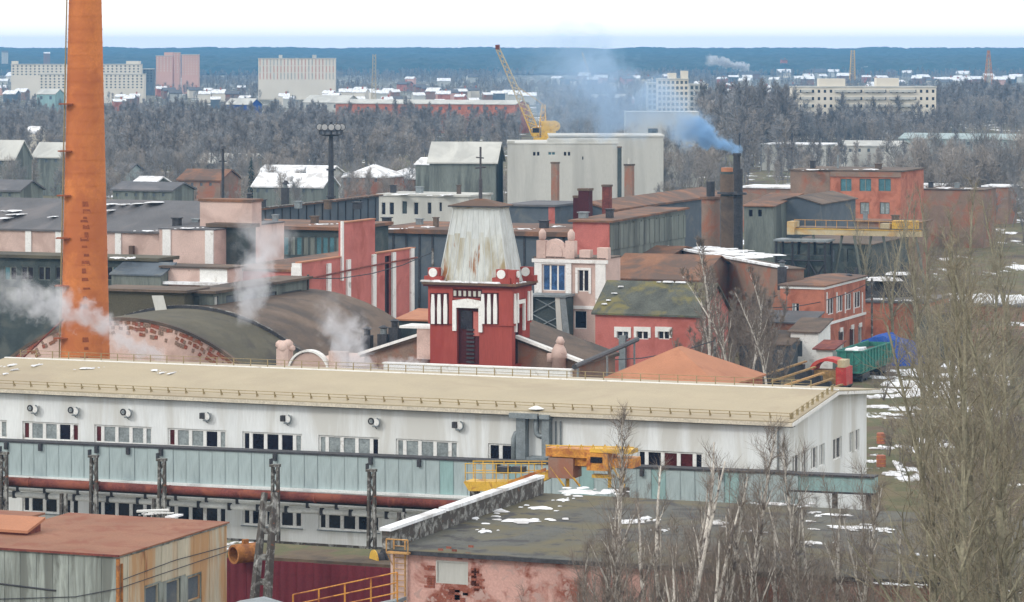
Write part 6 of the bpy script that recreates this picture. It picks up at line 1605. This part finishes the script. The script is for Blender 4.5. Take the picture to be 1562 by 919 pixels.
for px, pt, Y, lab in ((340, 228, 520, 'thin dark pole in front of the small brown house'), (192, 0, 0, None), (436, 281, 470, 'short dark pipe with a round cap on the rusty hall roof'), (1128, 205, 900, 'pale thin pole behind the blue smoke'), (1208, 205, 900, 'thin pole left of the long white works')):
    if not lab: continue
    z = EYE - (pt - HZ) * Y / FOC
    r = empty('pole', ((px - CX) / FOC * Y, Y, 0), 0, lab, 'pole')
    MB().tube([(0, 0, 0), (0, 0, z)], .22, 8).build('shaft', M['darkmetal'], r)
    MB().tube([(0, 0, z), (0, 0, z + .5)], [.55, .2], 8).build('cap', M['darkmetal'], r)
    if Y < 600 and pt < 260: MB().box(-.6, .6, -.1, .1, z - 2, z - 1.8).build('crossarm', M['darkmetal'], r)
# ================================================================ trees
def tube3(V_, F_, pts, rads, n=4):
    i0 = len(V_)
    for k, p in enumerate(pts):
        d = (pts[min(k + 1, len(pts) - 1)] - pts[max(k - 1, 0)])
        d.normalize()
        up = Vector((0, 0, 1)) if abs(d.z) < .9 else Vector((1, 0, 0))
        a = d.cross(up).normalized(); b = d.cross(a)
        for j in range(n):
            t = 2 * math.pi * j / n
            V_.append(tuple(p + (a * math.cos(t) + b * math.sin(t)) * rads[k]))
    for k in range(len(pts) - 1):
        for j in range(n):
            a = i0 + k * n + j; b = i0 + k * n + (j + 1) % n
            F_.append((a, b, b + n, a + n))
def tree_mesh(seed, h, bark, twig, spread=.35, up=.5, limbs=14, kids=(7, 7), r0=.16, multi=1, twigw=.02, low=.25, lean=.0, upright=False, twl=1.0, wob=.10, subf=1.0, twob=None, rnd_crown=False):
    rnd = random.Random(seed)
    TV, TF, CV, CF = [], [], [], []
    def branch(p, d, ln, r, lvl, segs):
        pts = [p.copy()]; rads = [r]
        for i in range(segs):
            w__ = (twob if lvl == 0 and twob is not None else wob)
            d = (d + Vector((rnd.gauss(0, w__), rnd.gauss(0, w__), rnd.gauss(0, w__ * .6) + up * .12 * (1 if lvl else .3)))).normalized()
            p = p + d * (ln / segs)
            pts.append(p.copy()); rads.append(r * (1 - .85 * (i + 1) / segs))
        if lvl <= 1: tube3(TV, TF, pts, rads, 6 if lvl == 0 else 4)
        elif lvl == 2: tube3(CV, CF, pts, rads, 3)
        return pts, rads, d
    def sub(pts, rads, d, ln, lvl):
        nk = kids[lvl - 1] if lvl - 1 < len(kids) else 0
        for k in range(nk):
            t = (k + rnd.random()) / nk * .85 + .12
            i = min(int(t * (len(pts) - 1)), len(pts) - 2); f = t * (len(pts) - 1) - i
            p = pts[i].lerp(pts[i + 1], f); dd = (pts[i + 1] - pts[i]).normalized()
            az = rnd.random() * 6.283
            side = dd.cross(Vector((math.cos(az), math.sin(az), .3))).normalized()
            nd = (dd * (.75 if upright else .55) + side * rnd.uniform(.45, .95) + Vector((0, 0, up * .5))).normalized()
            l2 = ln * rnd.uniform(.32, .6) * (1 - t * .4) * (subf if lvl == 1 else 1)
            if lvl == 2:
                l2 = max(.35, min(1.6, l2)) * twl
                q = p + nd * l2; q2 = q + (nd + Vector((rnd.gauss(0, .3), rnd.gauss(0, .3), .2))).normalized() * l2 * .6
                w = Vector((rnd.gauss(0, 1), rnd.gauss(0, 1), rnd.gauss(0, 1))).cross(nd).normalized() * twigw
                j = len(CV); CV.extend([tuple(p - w), tuple(p + w), tuple(q + w * .6), tuple(q - w * .6), tuple(q2)])
                CF.append((j, j + 1, j + 2, j + 3)); CF.append((j + 3, j + 2, j + 4))
            else:
                a, b, c = branch(p, nd, l2, max(r0 * .06, rads[i] * .45), lvl + 1, 3)
                sub(a, b, c, l2, lvl + 1)
    for m_ in range(multi):
        a0 = rnd.random() * 6.28
        d0 = Vector((math.cos(a0) * (.12 + .16 * (multi > 1)), math.sin(a0) * (.12 + .16 * (multi > 1)), 1)).normalized() if multi > 1 else Vector((lean, 0, 1)).normalized()
        hh = h * (rnd.uniform(.75, 1) if multi > 1 else 1)
        pts, rads, d = branch(Vector((0, 0, -.3)), d0, hh, r0, 0, 9)
        nl = max(4, limbs // multi)
        for k in range(nl):
            t = low + (1 - low) * (k + rnd.random() * .8) / nl
            t = min(.97, t); i = min(int(t * 9), 8); f = t * 9 - i
            p = pts[i].lerp(pts[i + 1], f); az = k * 2.4 + rnd.random()
            out = spread * (1.1 - .6 * t)
            nd = Vector((math.cos(az) * out * 2, math.sin(az) * out * 2, .75 + up)).normalized()
            ln = hh * (spread * 1.1) * (1.15 - t) * rnd.uniform(.75, 1.2)
            if rnd_crown: ln = hh * spread * (.35 + .75 * math.sin(math.pi * min(1, (t - low) / (1 - low) * .8 + .12))) * rnd.uniform(.8, 1.15)
            a, b, c = branch(p, nd, ln, rads[i] * .58, 1, 5)
            sub(a, b, c, ln, 1)
            if rnd.random() < .0: pass
    def mk(nm_, V_, F_, m_):
        me = bpy.data.meshes.new(nm_); me.from_pydata(V_, [], F_); me.materials.append(M[m_]); return me
    return mk('trunk', TV, TF, bark), mk('crown', CV, CF, twig)
def put_tree(ms, x, y, rz, s, label, group, name='bare_tree', z=0.0, cat='tree'):
    r = empty(name, (x, y, z), rz, label, cat, group)
    r.scale = (s, s, s)
    ob('trunk', ms[0], r); ob('crown', ms[1], r)
    return r

# far and mid woods -------------------------------------------------------
mids = [tree_mesh(100 + i, (14, 12, 15)[i % 3], 'barkgrey', ('twiggrey', 'twigwarm')[i % 2], spread=.30 + .05 * (i % 3), up=.6, limbs=13, kids=(7, 7), r0=.2, twigw=.05, low=.28, twl=1.5, rnd_crown=True) for i in range(6)]
fars = [tree_mesh(200 + i, (13, 11, 15, 12)[i % 4], 'barkgrey', ('twiggrey', 'twigwarm', 'twigdark', 'twigwarm')[i % 4], spread=.36, up=.5, limbs=9, kids=(6, 5), r0=.25, twigw=.10, low=.25, twl=2.0, rnd_crown=True) for i in range(4)]
WOODS = [  # px0, px1, row of the nearest bases, row of the farthest bases, spacing in metres, height factor, name
 (158, 400, 282, 206, 6.0, .82, 'the wood right of the chimney'),
 (400, 655, 272, 206, 6.0, .78, 'the wood behind the floodlights'),
 (-60, 100, 262, 190, 7.0, .7, 'the wood left of the chimney'),
 (630, 790, 240, 206, 6.5, .7, 'the wood behind the white shed'),
 (830, 958, 224, 176, 7.0, .9, 'the smoky wood by the portal crane'),
 (1070, 1210, 262, 215, 6.0, 1.25, 'the wood behind the smoking stack'),
 (948, 1100, 304, 268, 6.5, .9, 'the clump right of the white hall'),
 (1195, 1445, 214, 192, 5.0, .92, 'the belt before the white apartments'),
 (1430, 1640, 215, 165, 8.0, .95, 'the wood at the right edge'),
 (1130, 1640, 296, 258, 10.0, .6, 'the strip before the pale works'),
 (1380, 1640, 340, 300, 7.0, .9, 'the clump behind the long shed'),
]
WOODS += [(165, 640, 345, 305, 9.0, .6, 'the yards behind the long roofs'), (165, 640, 303, 282, 8.0, .7, 'the gardens round the snowy barns'), (-40, 100, 340, 280, 8.0, .65, 'the gardens at the left edge'), (1372, 1640, 430, 345, 8.0, .8, 'the rough ground right of the gantry'), (640, 1100, 345, 300, 13.0, .7, 'the gaps before the white hall'), (1100, 1640, 420, 345, 17.0, .7, 'the scrap yard ground')]
WOODS += [(1195, 1445, 228, 215, 5.0, .75, 'the thicket before the white apartments')]
cands = []
rnd = random.Random(77)
for wi, (a, b, p0, p1, sp, hf, nm_) in enumerate(WOODS):
    Ya, Yb = FOC * EYE / (p0 - HZ), FOC * EYE / (p1 - HZ)
    area = (b - a) / FOC * (Yb * Yb - Ya * Ya) / 2; nn = int(area / (sp * sp))
    for k in range(nn):
        Y = math.sqrt(Ya * Ya + (Yb * Yb - Ya * Ya) * rnd.random()); px = rnd.uniform(a, b)
        if 'apartments' not in nm_ and noise.noise(Vector(((px - CX) / FOC * Y * .02, Y * .012, 9))) < -.16: continue
        cands.append((Y, (px - CX) / FOC * Y, hf * rnd.uniform(.72, 1.15), nm_))
foot = []   # keep trees out of the buildings already placed
for o in [q for q in COL.objects if q.parent is None and q.get('category') in ('building', 'apartment block')]:
    w_ = next((c for c in o.children if c.name.startswith('wall')), None)
    if w_: bb = [v.co for v in w_.data.vertices]; foot.append((o.location.xy.copy(), o.rotation_euler.z, min(v.x for v in bb), max(v.x for v in bb), min(v.y for v in bb), max(v.y for v in bb)))
def inside(x, y, mgn=2.0):
    for (c, rz, a, b, d, e) in foot:
        dx, dy = x - c.x, y - c.y; ca, sa = math.cos(-rz), math.sin(-rz)
        u, v = dx * ca - dy * sa, dx * sa + dy * ca
        if a - mgn < u < b + mgn and d - mgn < v < e + mgn: return True
    return False
cands = [c for c in cands if not inside(c[1], c[0])]
cands.sort()
near, rest = cands[:280], cands[280:]
for i, (Y, x, s, nm_) in enumerate(near):
    k = rnd.randrange(6)
    w0_, w1_ = next((q[0], q[1]) for q in WOODS if q[6] == nm_); pxx = CX + x * FOC / Y; t_ = (pxx - w0_) / (w1_ - w0_)
    sz = 'low' if s < .8 else 'middling' if s < 1.0 else 'tall'; hue = ('greyish', 'brownish')[k % 2]
    pl = ('left third', 'middle', 'right third')[min(2, int(t_ * 3))]
    put_tree(mids[k], x, Y, rnd.random() * 6.28, s, '%s bare %s tree in the %s of ' % (sz, hue, pl) + nm_, '%s %s trees, %s of ' % (sz, hue, pl) + nm_)
# everything farther off: one mass of trees
far_pts = [(x, Y, s) for (Y, x, s, nm_) in rest]
for (a, b, p0, p1, sp, hf) in ((-80, 1640, 190, 160, 13, .5), (-80, 1640, 160, 140, 14, .55), (-80, 1640, 140, 124, 14, .5), (-80, 1640, 124, 112, 16, .6)):
    Ya, Yb = FOC * EYE / (p0 - HZ), FOC * EYE / (p1 - HZ)
    area = (b - a) / FOC * (Yb * Yb - Ya * Ya) / 2
    for k in range(int(area / (sp * sp))):
        Y = math.sqrt(Ya * Ya + (Yb * Yb - Ya * Ya) * rnd.random()); px = rnd.uniform(a, b)
        x = (px - CX) / FOC * Y
        dens = noise.noise(Vector((x * .008, Y * .003, 5)))
        if dens < -.05: continue
        px = CX + x * FOC / Y
        if any(abs(x - cx_) < gw_ * .8 and cy_ - 280 < Y < cy_ + 6 for cx_, cy_, gw_ in CT): continue
        k_ = .45 if 480 < px < 800 and FOC * EYE / Y + HZ > 150 else 1.0
        if not inside(x, Y, 3): far_pts.append((x, Y, k_ * hf * rnd.uniform(.6, 1.2)))
for i in range(len(foot)): pass
protos = bpy.data.collections.new('tree_kinds')
for i, (t_, c_) in enumerate(fars):
    me = bpy.data.meshes.new('tree_kind'); nv = len(t_.vertices)
    V_ = [tuple(v.co) for v in t_.vertices] + [tuple(v.co) for v in c_.vertices]
    F_ = [tuple(p.vertices) for p in t_.polygons] + [tuple(q + nv for q in p.vertices) for p in c_.polygons]
    me.from_pydata(V_, [], F_); me.materials.append(c_.materials[0])
    protos.objects.link(bpy.data.objects.new('tree_kind', me))
me = bpy.data.meshes.new('far_woods')
me.from_pydata([(x, Y, hill(x, Y)) for x, Y, s in far_pts], [], [])
at = me.attributes.new('size', 'FLOAT', 'POINT'); at.data.foreach_set('value', [s for _, _, s in far_pts])
fo_ = ob('far_woods', me)
tag(fo_, 'endless bare grey-brown woods between the town and the forest', 'woods', kind='stuff')
ng = bpy.data.node_groups.new('scatter', 'GeometryNodeTree')
ng.interface.new_socket('Geometry', in_out='INPUT', socket_type='NodeSocketGeometry')
ng.interface.new_socket('Geometry', in_out='OUTPUT', socket_type='NodeSocketGeometry')
gi, go = ng.nodes.new('NodeGroupInput'), ng.nodes.new('NodeGroupOutput')
ip = ng.nodes.new('GeometryNodeInstanceOnPoints'); ci = ng.nodes.new('GeometryNodeCollectionInfo')
ci.inputs['Collection'].default_value = protos; ci.inputs['Separate Children'].default_value = True
rv_ = ng.nodes.new('FunctionNodeRandomValue'); rv_.data_type = 'FLOAT_VECTOR'
rv_.inputs[0].default_value = (0, 0, 0); rv_.inputs[1].default_value = (0, 0, 6.28)
na = ng.nodes.new('GeometryNodeInputNamedAttribute'); na.data_type = 'FLOAT'; na.inputs['Name'].default_value = 'size'
mp_ = ng.nodes.new('GeometryNodeMeshToPoints')
ng.links.new(gi.outputs[0], mp_.inputs['Mesh']); ng.links.new(mp_.outputs[0], ip.inputs['Points'])
ng.links.new(ci.outputs[0], ip.inputs['Instance']); ip.inputs['Pick Instance'].default_value = True
ng.links.new(rv_.outputs[0], ip.inputs['Rotation']); ng.links.new(na.outputs[0], ip.inputs['Scale']); ng.links.new(ip.outputs[0], go.inputs[0])
md = fo_.modifiers.new('scatter', 'NODES'); md.node_group = ng
print('individual trees', len(near), 'far', len(far_pts))

# birches in the factory yard ------------------------------------------------
yb = [tree_mesh(300 + i, 16, 'barkwhite', 'twigbrown', spread=.26, up=.8, limbs=16, kids=(8, 8), r0=.17, twigw=.022, low=.22, twl=1.0) for i in range(3)]
ys = [tree_mesh(310 + i, 12, 'barkgrey', 'twigbrown', spread=.34, up=.6, limbs=16, kids=(8, 8), r0=.15, multi=2, twigw=.025, low=.15) for i in range(2)]
YB = [(1084, 330, 1.12, 0, 'white trunked birch with the brightest stem before the snowy roof edge'), (1118, 322, .95, 1, 'white birch forking low, second from the left in the yard'), (1146, 336, .9, 2, 'slim birch in the yard behind the orange hip roof'), (1172, 328, .78, 0, 'small birch left of the corner brick building'), (1098, 345, .85, 2, 'birch half hidden behind the brightest stem'), (1062, 340, .7, 1, 'short birch before the mossy roof end')]
for px, Y, s, k, lab in YB: put_tree(yb[k], (px - CX) / FOC * Y, Y, px * .7, s, lab, 'birches in the factory yard', 'birch')
for i, (px, Y, s) in enumerate(((1075, 352, .85), (1105, 350, .8), (1130, 354, .9), (1158, 350, .85), (1185, 352, .75), (1092, 362, .95), (1140, 366, 1.0), (1170, 364, .95), (1118, 370, .95), (1060, 366, .8), (1072, 334, .7), (1128, 330, .75), (1160, 336, .7), (1188, 340, .65), (1096, 340, .8), (1050, 345, .7), (1150, 372, 1.0), (1180, 375, 1.0))):
    put_tree(ys[i % 2], (px - CX) / FOC * Y, Y, i * 1.3, s, 'small brown bare tree among the yard birches, ' + ('by the mossy roofed house' if px < 1080 else 'before the snowy roof edge' if px < 1135 else 'near the grey board shed'), 'small brown trees among the yard birches, ' + ('by the mossy roofed house' if px < 1080 else 'before the snowy roof edge' if px < 1135 else 'near the grey board shed'))
p = wp(383, 240, 700); sp_ = MB(); rnd = random.Random(4)
r = empty('spruce', (p.x, 700, 0), 0, 'single dark spruce left of the snowy barns', 'tree')
MB().tube([(0, 0, 0), (0, 0, p.z)], [.3, .05], 6).build('trunk', M['barkgrey'], r)
for i in range(420):
    z = 1.5 + (p.z - 1.5) * rnd.random() ** .8; R_ = (p.z - z) * .24 + .15; t = rnd.random() * 6.28
    sp_.poly([(0, 0, z + .3), (R_ * math.cos(t - .12), R_ * math.sin(t - .12), z - .35 * R_), (R_ * math.cos(t + .12), R_ * math.sin(t + .12), z - .35 * R_)])
sp_.build('crown', M['spruce'], r)

# foreground birches over the felt roof ---------------------------------------
fb = [tree_mesh(400 + i, 16, 'barkwhite', 'twigbrown', spread=.27, up=.75, limbs=26, kids=(8, 8), r0=.2, multi=(1, 4, 3, 1)[i], twigw=.007, low=.22, wob=.11, twob=.035, subf=1.3, twl=1.2) for i in range(4)]
fs = [tree_mesh(420 + i, 12, 'barkgrey', 'twigbrown', spread=.36, up=.6, limbs=22, kids=(8, 8), r0=.08, multi=3, twigw=.007, low=.1, twl=1.4, subf=1.4, twob=.05) for i in range(3)]
FB = [(938, 168, .96, 0, 'tall white birch crossing the orange crane'), (1040, 165, 1.06, 1, 'big many-stemmed white birch in the middle of the felt roof'), (1018, 172, .9, 2, 'forked birch just left of the many-stemmed one'), (1095, 163, .84, 3, 'slanting birch right of the many-stemmed one'), (905, 170, .80, 2, 'low birch left of the tall one by the roof edge'), (1215, 168, .88, 0, 'birch before the corner of the white building'), (1300, 166, .78, 3, 'slender birch before the end of the teal gallery'), (1150, 170, .8, 1, 'many-stemmed birch under the dark red windows'), (1370, 170, .8, 2, 'forked birch left of the poplars'), (985, 169, .72, 1, 'many-stemmed birch under the orange cab'), (1068, 160, .85, 2, 'nearest forked birch in the middle'), (1130, 166, .95, 3, 'upright birch under the dark red windows'), (878, 167, .6, 3, 'thin short birch left of the tall one'), (1255, 171, .82, 1, 'many-stemmed birch before the gable end')]
for px, Y, s, k, lab in FB: put_tree(fb[k], (px - CX) / FOC * Y, Y, px * .37, s * 1.13, lab, 'birches standing before the pink brick building', 'birch')
zone2 = lambda px: 'below the orange crane' if px < 980 else 'around the many-stemmed birch' if px < 1110 else 'below the corner of the white building' if px < 1250 else 'below the end of the teal gallery' if px < 1400 else 'among the poplar feet'
i = 0; rnd = random.Random(19)
for px in range(846, 1580, 38):
    Y = rnd.uniform(158, 178); s = rnd.uniform(.85, 1.3) if px > 900 else .75
    put_tree(fs[i % 3], (px + rnd.uniform(-8, 8) - CX) / FOC * Y, Y, rnd.random() * 6, s, 'thin bare sapling before the pink brick building, ' + zone2(px), 'thin saplings before the pink brick building, ' + zone2(px), 'sapling'); i += 1
for px in range(880, 1330, 34):
    Y = rnd.uniform(209, 216); s = rnd.uniform(.5, .68)
    put_tree(fs[i % 3], (px + rnd.uniform(-8, 8) - CX) / FOC * Y, Y, rnd.random() * 6, s, 'brown sapling between felt roof and teal gallery, ' + zone2(px), 'saplings between the felt roof and the teal gallery, ' + zone2(px), 'sapling'); i += 1

bush = [tree_mesh(440 + i, 5, 'barkgrey', ('twigbrown', 'twigolive')[i % 2], spread=.5, up=.5, limbs=16, kids=(6, 5), r0=.06, multi=4, twigw=.02, low=.05, twl=1.0) for i in range(3)]
rnd = random.Random(55)
for k in range(70):
    px, py = rnd.uniform(1335, 1590), rnd.choice((rnd.uniform(330, 470), rnd.uniform(560, 760), rnd.uniform(600, 760)))
    q = gp(px, py); s = rnd.uniform(.5, 1.1)
    if py > 560 and px < 1440 and rnd.random() < .55: continue
    if inside(q.x, q.y, .5): continue
    zn = ('in the scrap yard below the gantry' if px < 1450 else 'beside the long brick shed') if py < 480 else ('on the snowy grass by the white building' if px < 1400 else 'under the poplars')
    put_tree(bush[k % 3], q.x, q.y, rnd.random() * 6, s, ('olive' if k % 3 == 1 else 'brown') + ' bare bush ' + zn, ('olive' if k % 3 == 1 else 'brown') + ' bushes ' + zn, 'bush', cat='bush')

# poplars on the right ---------------------------------------------------------
pop = [tree_mesh(500 + i, 27, 'barkolive', 'twigolive', spread=.30, up=.55, limbs=30, kids=(7, 6), r0=.32, twigw=.009, low=.06, upright=False, twl=1.2, wob=.22, subf=1.3, twob=.05) for i in range(3)]
PO = [(1448, 150, .88, 0, 'olive barked poplar, leftmost of the tall ones'), (1492, 146, .96, 1, 'tall olive poplar second from the left'), (1530, 150, 1.02, 2, 'tallest olive poplar near the right edge'), (1570, 147, .98, 0, 'olive poplar cut by the right edge'), (1512, 158, .9, 0, 'olive poplar just behind the tallest'), (1470, 162, .8, 2, 'shorter olive poplar between the two left ones'), (1552, 164, .85, 1, 'olive poplar behind the right edge one')]
for px, Y, s, k, lab in PO: put_tree(pop[k], (px - CX) / FOC * Y, Y, px * .21, s, lab, 'poplars on the right', 'poplar')
for i, (px, Y, s) in enumerate(((1404, 262, .62), (1325, 420, .60), (1398, 390, .68), (1420, 280, .78), (1362, 400, .7), (1450, 300, .8), (1500, 290, .8), (1540, 300, .85), (1480, 330, .85), (1430, 340, .8))):
    put_tree(pop[i % 3], (px - CX) / FOC * Y, Y, i * 1.1, s, ['slim poplar', 'thin olive poplar', 'loose poplar', 'bushy poplar', 'pale poplar', 'dense poplar', 'tall thin poplar', 'broad poplar', 'greyish poplar', 'brownish poplar'][i] + ' farther back, ' + ('beyond the plain brick wall' if px < 1335 or Y > 380 else 'over the snowy yard' if px < 1425 else 'behind the tall poplars'), 'poplars farther back', 'poplar')

# ================================================================ smoke and steam
def smoke_mat(name, col, dens, L, r0, r1, seed, amb=.5, thr=.30, sc=1.0):
    """volume for a plume lying along local x from 0 to L, radius growing from r0 to r1"""
    m = bpy.data.materials.new(name); m.use_nodes = True; nt = m.node_tree
    nt.nodes.remove(nt.nodes['Principled BSDF'])
    out = nt.nodes['Material Output']
    pv = N(nt, 'ShaderNodeVolumePrincipled'); pv.inputs['Color'].default_value = col + (1,); pv.inputs['Anisotropy'].default_value = .2
    nt.links.new(pv.outputs[0], out.inputs['Volume'])
    tc = N(nt, 'ShaderNodeTexCoord'); sx = N(nt, 'ShaderNodeSeparateXYZ')
    n0 = N(nt, 'ShaderNodeTexNoise'); n0.inputs['Scale'].default_value = 1.6 / (r0 + r1); n0.inputs['Detail'].default_value = 2
    off = N(nt, 'ShaderNodeVectorMath', operation='ADD'); off.inputs[1].default_value = (seed * 13.7, seed * 3.1, seed * 7.7)
    nt.links.new(tc.outputs['Object'], off.inputs[0]); nt.links.new(off.outputs[0], n0.inputs['Vector'])
    # wobble the coordinate
    sub = N(nt, 'ShaderNodeVectorMath', operation='SUBTRACT'); nt.links.new(n0.outputs['Color'], sub.inputs[0]); sub.inputs[1].default_value = (.5, .5, .5)
    scl = N(nt, 'ShaderNodeVectorMath', operation='SCALE'); nt.links.new(sub.outputs[0], scl.inputs[0]); scl.inputs['Scale'].default_value = (r0 + r1) * 1.0
    add = N(nt, 'ShaderNodeVectorMath', operation='ADD'); nt.links.new(tc.outputs['Object'], add.inputs[0]); nt.links.new(scl.outputs[0], add.inputs[1])
    nt.links.new(add.outputs[0], sx.inputs[0])
    def mth(op, a, b=None, clamp=False):
        n = N(nt, 'ShaderNodeMath', operation=op); n.use_clamp = clamp
        for i, v in enumerate((a, b)):
            if v is None: continue
            if isinstance(v, (int, float)): n.inputs[i].default_value = v
            else: nt.links.new(v, n.inputs[i])
        return n.outputs[0]
    t = mth('DIVIDE', sx.outputs[0], L, True)
    R = mth('ADD', mth('MULTIPLY', t, r1 - r0), r0)
    rr_ = mth('SQRT', mth('ADD', mth('MULTIPLY', sx.outputs[1], sx.outputs[1]), mth('MULTIPLY', sx.outputs[2], sx.outputs[2])))
    body = mth('SUBTRACT', 1.0, mth('DIVIDE', rr_, R))
    n1 = N(nt, 'ShaderNodeTexNoise'); n1.inputs['Scale'].default_value = sc * 4.2 / (r0 + r1); n1.inputs['Detail'].default_value = 7; n1.inputs['Roughness'].default_value = .66; n1.inputs['Distortion'].default_value = .5
    nt.links.new(off.outputs[0], n1.inputs['Vector'])
    v = mth('ADD', body, mth('MULTIPLY', mth('SUBTRACT', n1.outputs['Fac'], .5), 1.9))
    v = mth('MULTIPLY', mth('SUBTRACT', v, thr), 3.5, True)
    endf = mth('MULTIPLY', mth('MULTIPLY', mth('SUBTRACT', L * 1.0, sx.outputs[0]), 2.4 / L, True), mth('MULTIPLY', mth('ADD', sx.outputs[0], r0 * .5), 1 / r0, True))
    fade = mth('SUBTRACT', 1.0, mth('MULTIPLY', t, amb))
    nt.links.new(mth('MULTIPLY', mth('MULTIPLY', mth('MULTIPLY', v, endf), fade), dens), pv.inputs['Density'])
    return m
def plume(a, b, r0, r1, col, dens, seed, label, amb=.5, thr=.4, sc=1.0, name='steam_plume', cat='steam'):
    a, b = Vector(a), Vector(b); L = (b - a).length
    mb_ = MB().tube([(-r0 * .6, 0, 0), (L * .5, 0, 0), (L * 1.02, 0, 0)], [r0 * 1.25, (r0 + r1) * .62, r1 * 1.25], 16)
    o = mb_.build(name, smoke_mat(name, col, dens, L, r0, r1, seed, amb, thr, sc))
    o.location = a; o.rotation_euler = (b - a).to_track_quat('X', 'Z').to_euler()
    tag(o, label, cat, kind='thing')
    return o
W_ = (.96, .97, 1.0)
plume(wp(245, 556, 272), wp(150, 488, 268), 1.2, 1.7, W_, .9, 1, 'white steam curling up in front of the chimney foot')
plume(wp(165, 492, 268), wp(-30, 432, 262), 1.5, 2.7, W_, .75, 2, 'ragged white steam drifting left across the chimney', amb=.6)
plume(wp(372, 486, 306), wp(412, 330, 312), 1.8, 4.8, W_, .4, 3, 'tall pale steam cloud over the dark roof lantern', amb=.5)
plume(wp(552, 562, 266), wp(500, 462, 270), 2.2, 2.8, W_, .8, 4, 'dense white steam beside the round pediment', amb=.6)
plume(wp(640, 560, 262), wp(575, 556, 264), 1.1, .8, W_, .8, 5, 'small low steam cloud left of the red tower foot', amb=.3)
plume(wp(1124, 232, 446), wp(1035, 186, 452), 0.75, 3.7, (.42, .68, 1.0), 1.1, 6, 'thick blue smoke leaving the black stack', amb=.15, name='smoke_plume', cat='smoke', thr=.2)
plume(wp(1050, 192, 452), wp(800, 96, 480), 3.4, 10.0, (.55, .76, 1.0), .13, 7, 'thin blue smoke drifting left over the pale halls', amb=.55, name='smoke_plume', cat='smoke', thr=.1)
plume(wp(1140, 104, 3600), wp(1076, 90, 3600), 4.5, 6.5, W_, .6, 8, 'far white steam puff against the dark forest', amb=.1, thr=.1)

# ================================================================ haze
m = bpy.data.materials.new('haze'); m.use_nodes = True; nt = m.node_tree
nt.nodes.remove(nt.nodes['Principled BSDF'])
pv = N(nt, 'ShaderNodeVolumePrincipled'); pv.inputs['Color'].default_value = (.17, .46, .82, 1); pv.inputs['Density'].default_value = HAZE
nt.links.new(pv.outputs[0], nt.nodes['Material Output'].inputs['Volume'])
o = MB().box(-4100, 4100, -450, 7450, -30, 60).build('haze', m)
tag(o, 'thin bluish winter haze over the whole town', 'haze', kind='stuff')
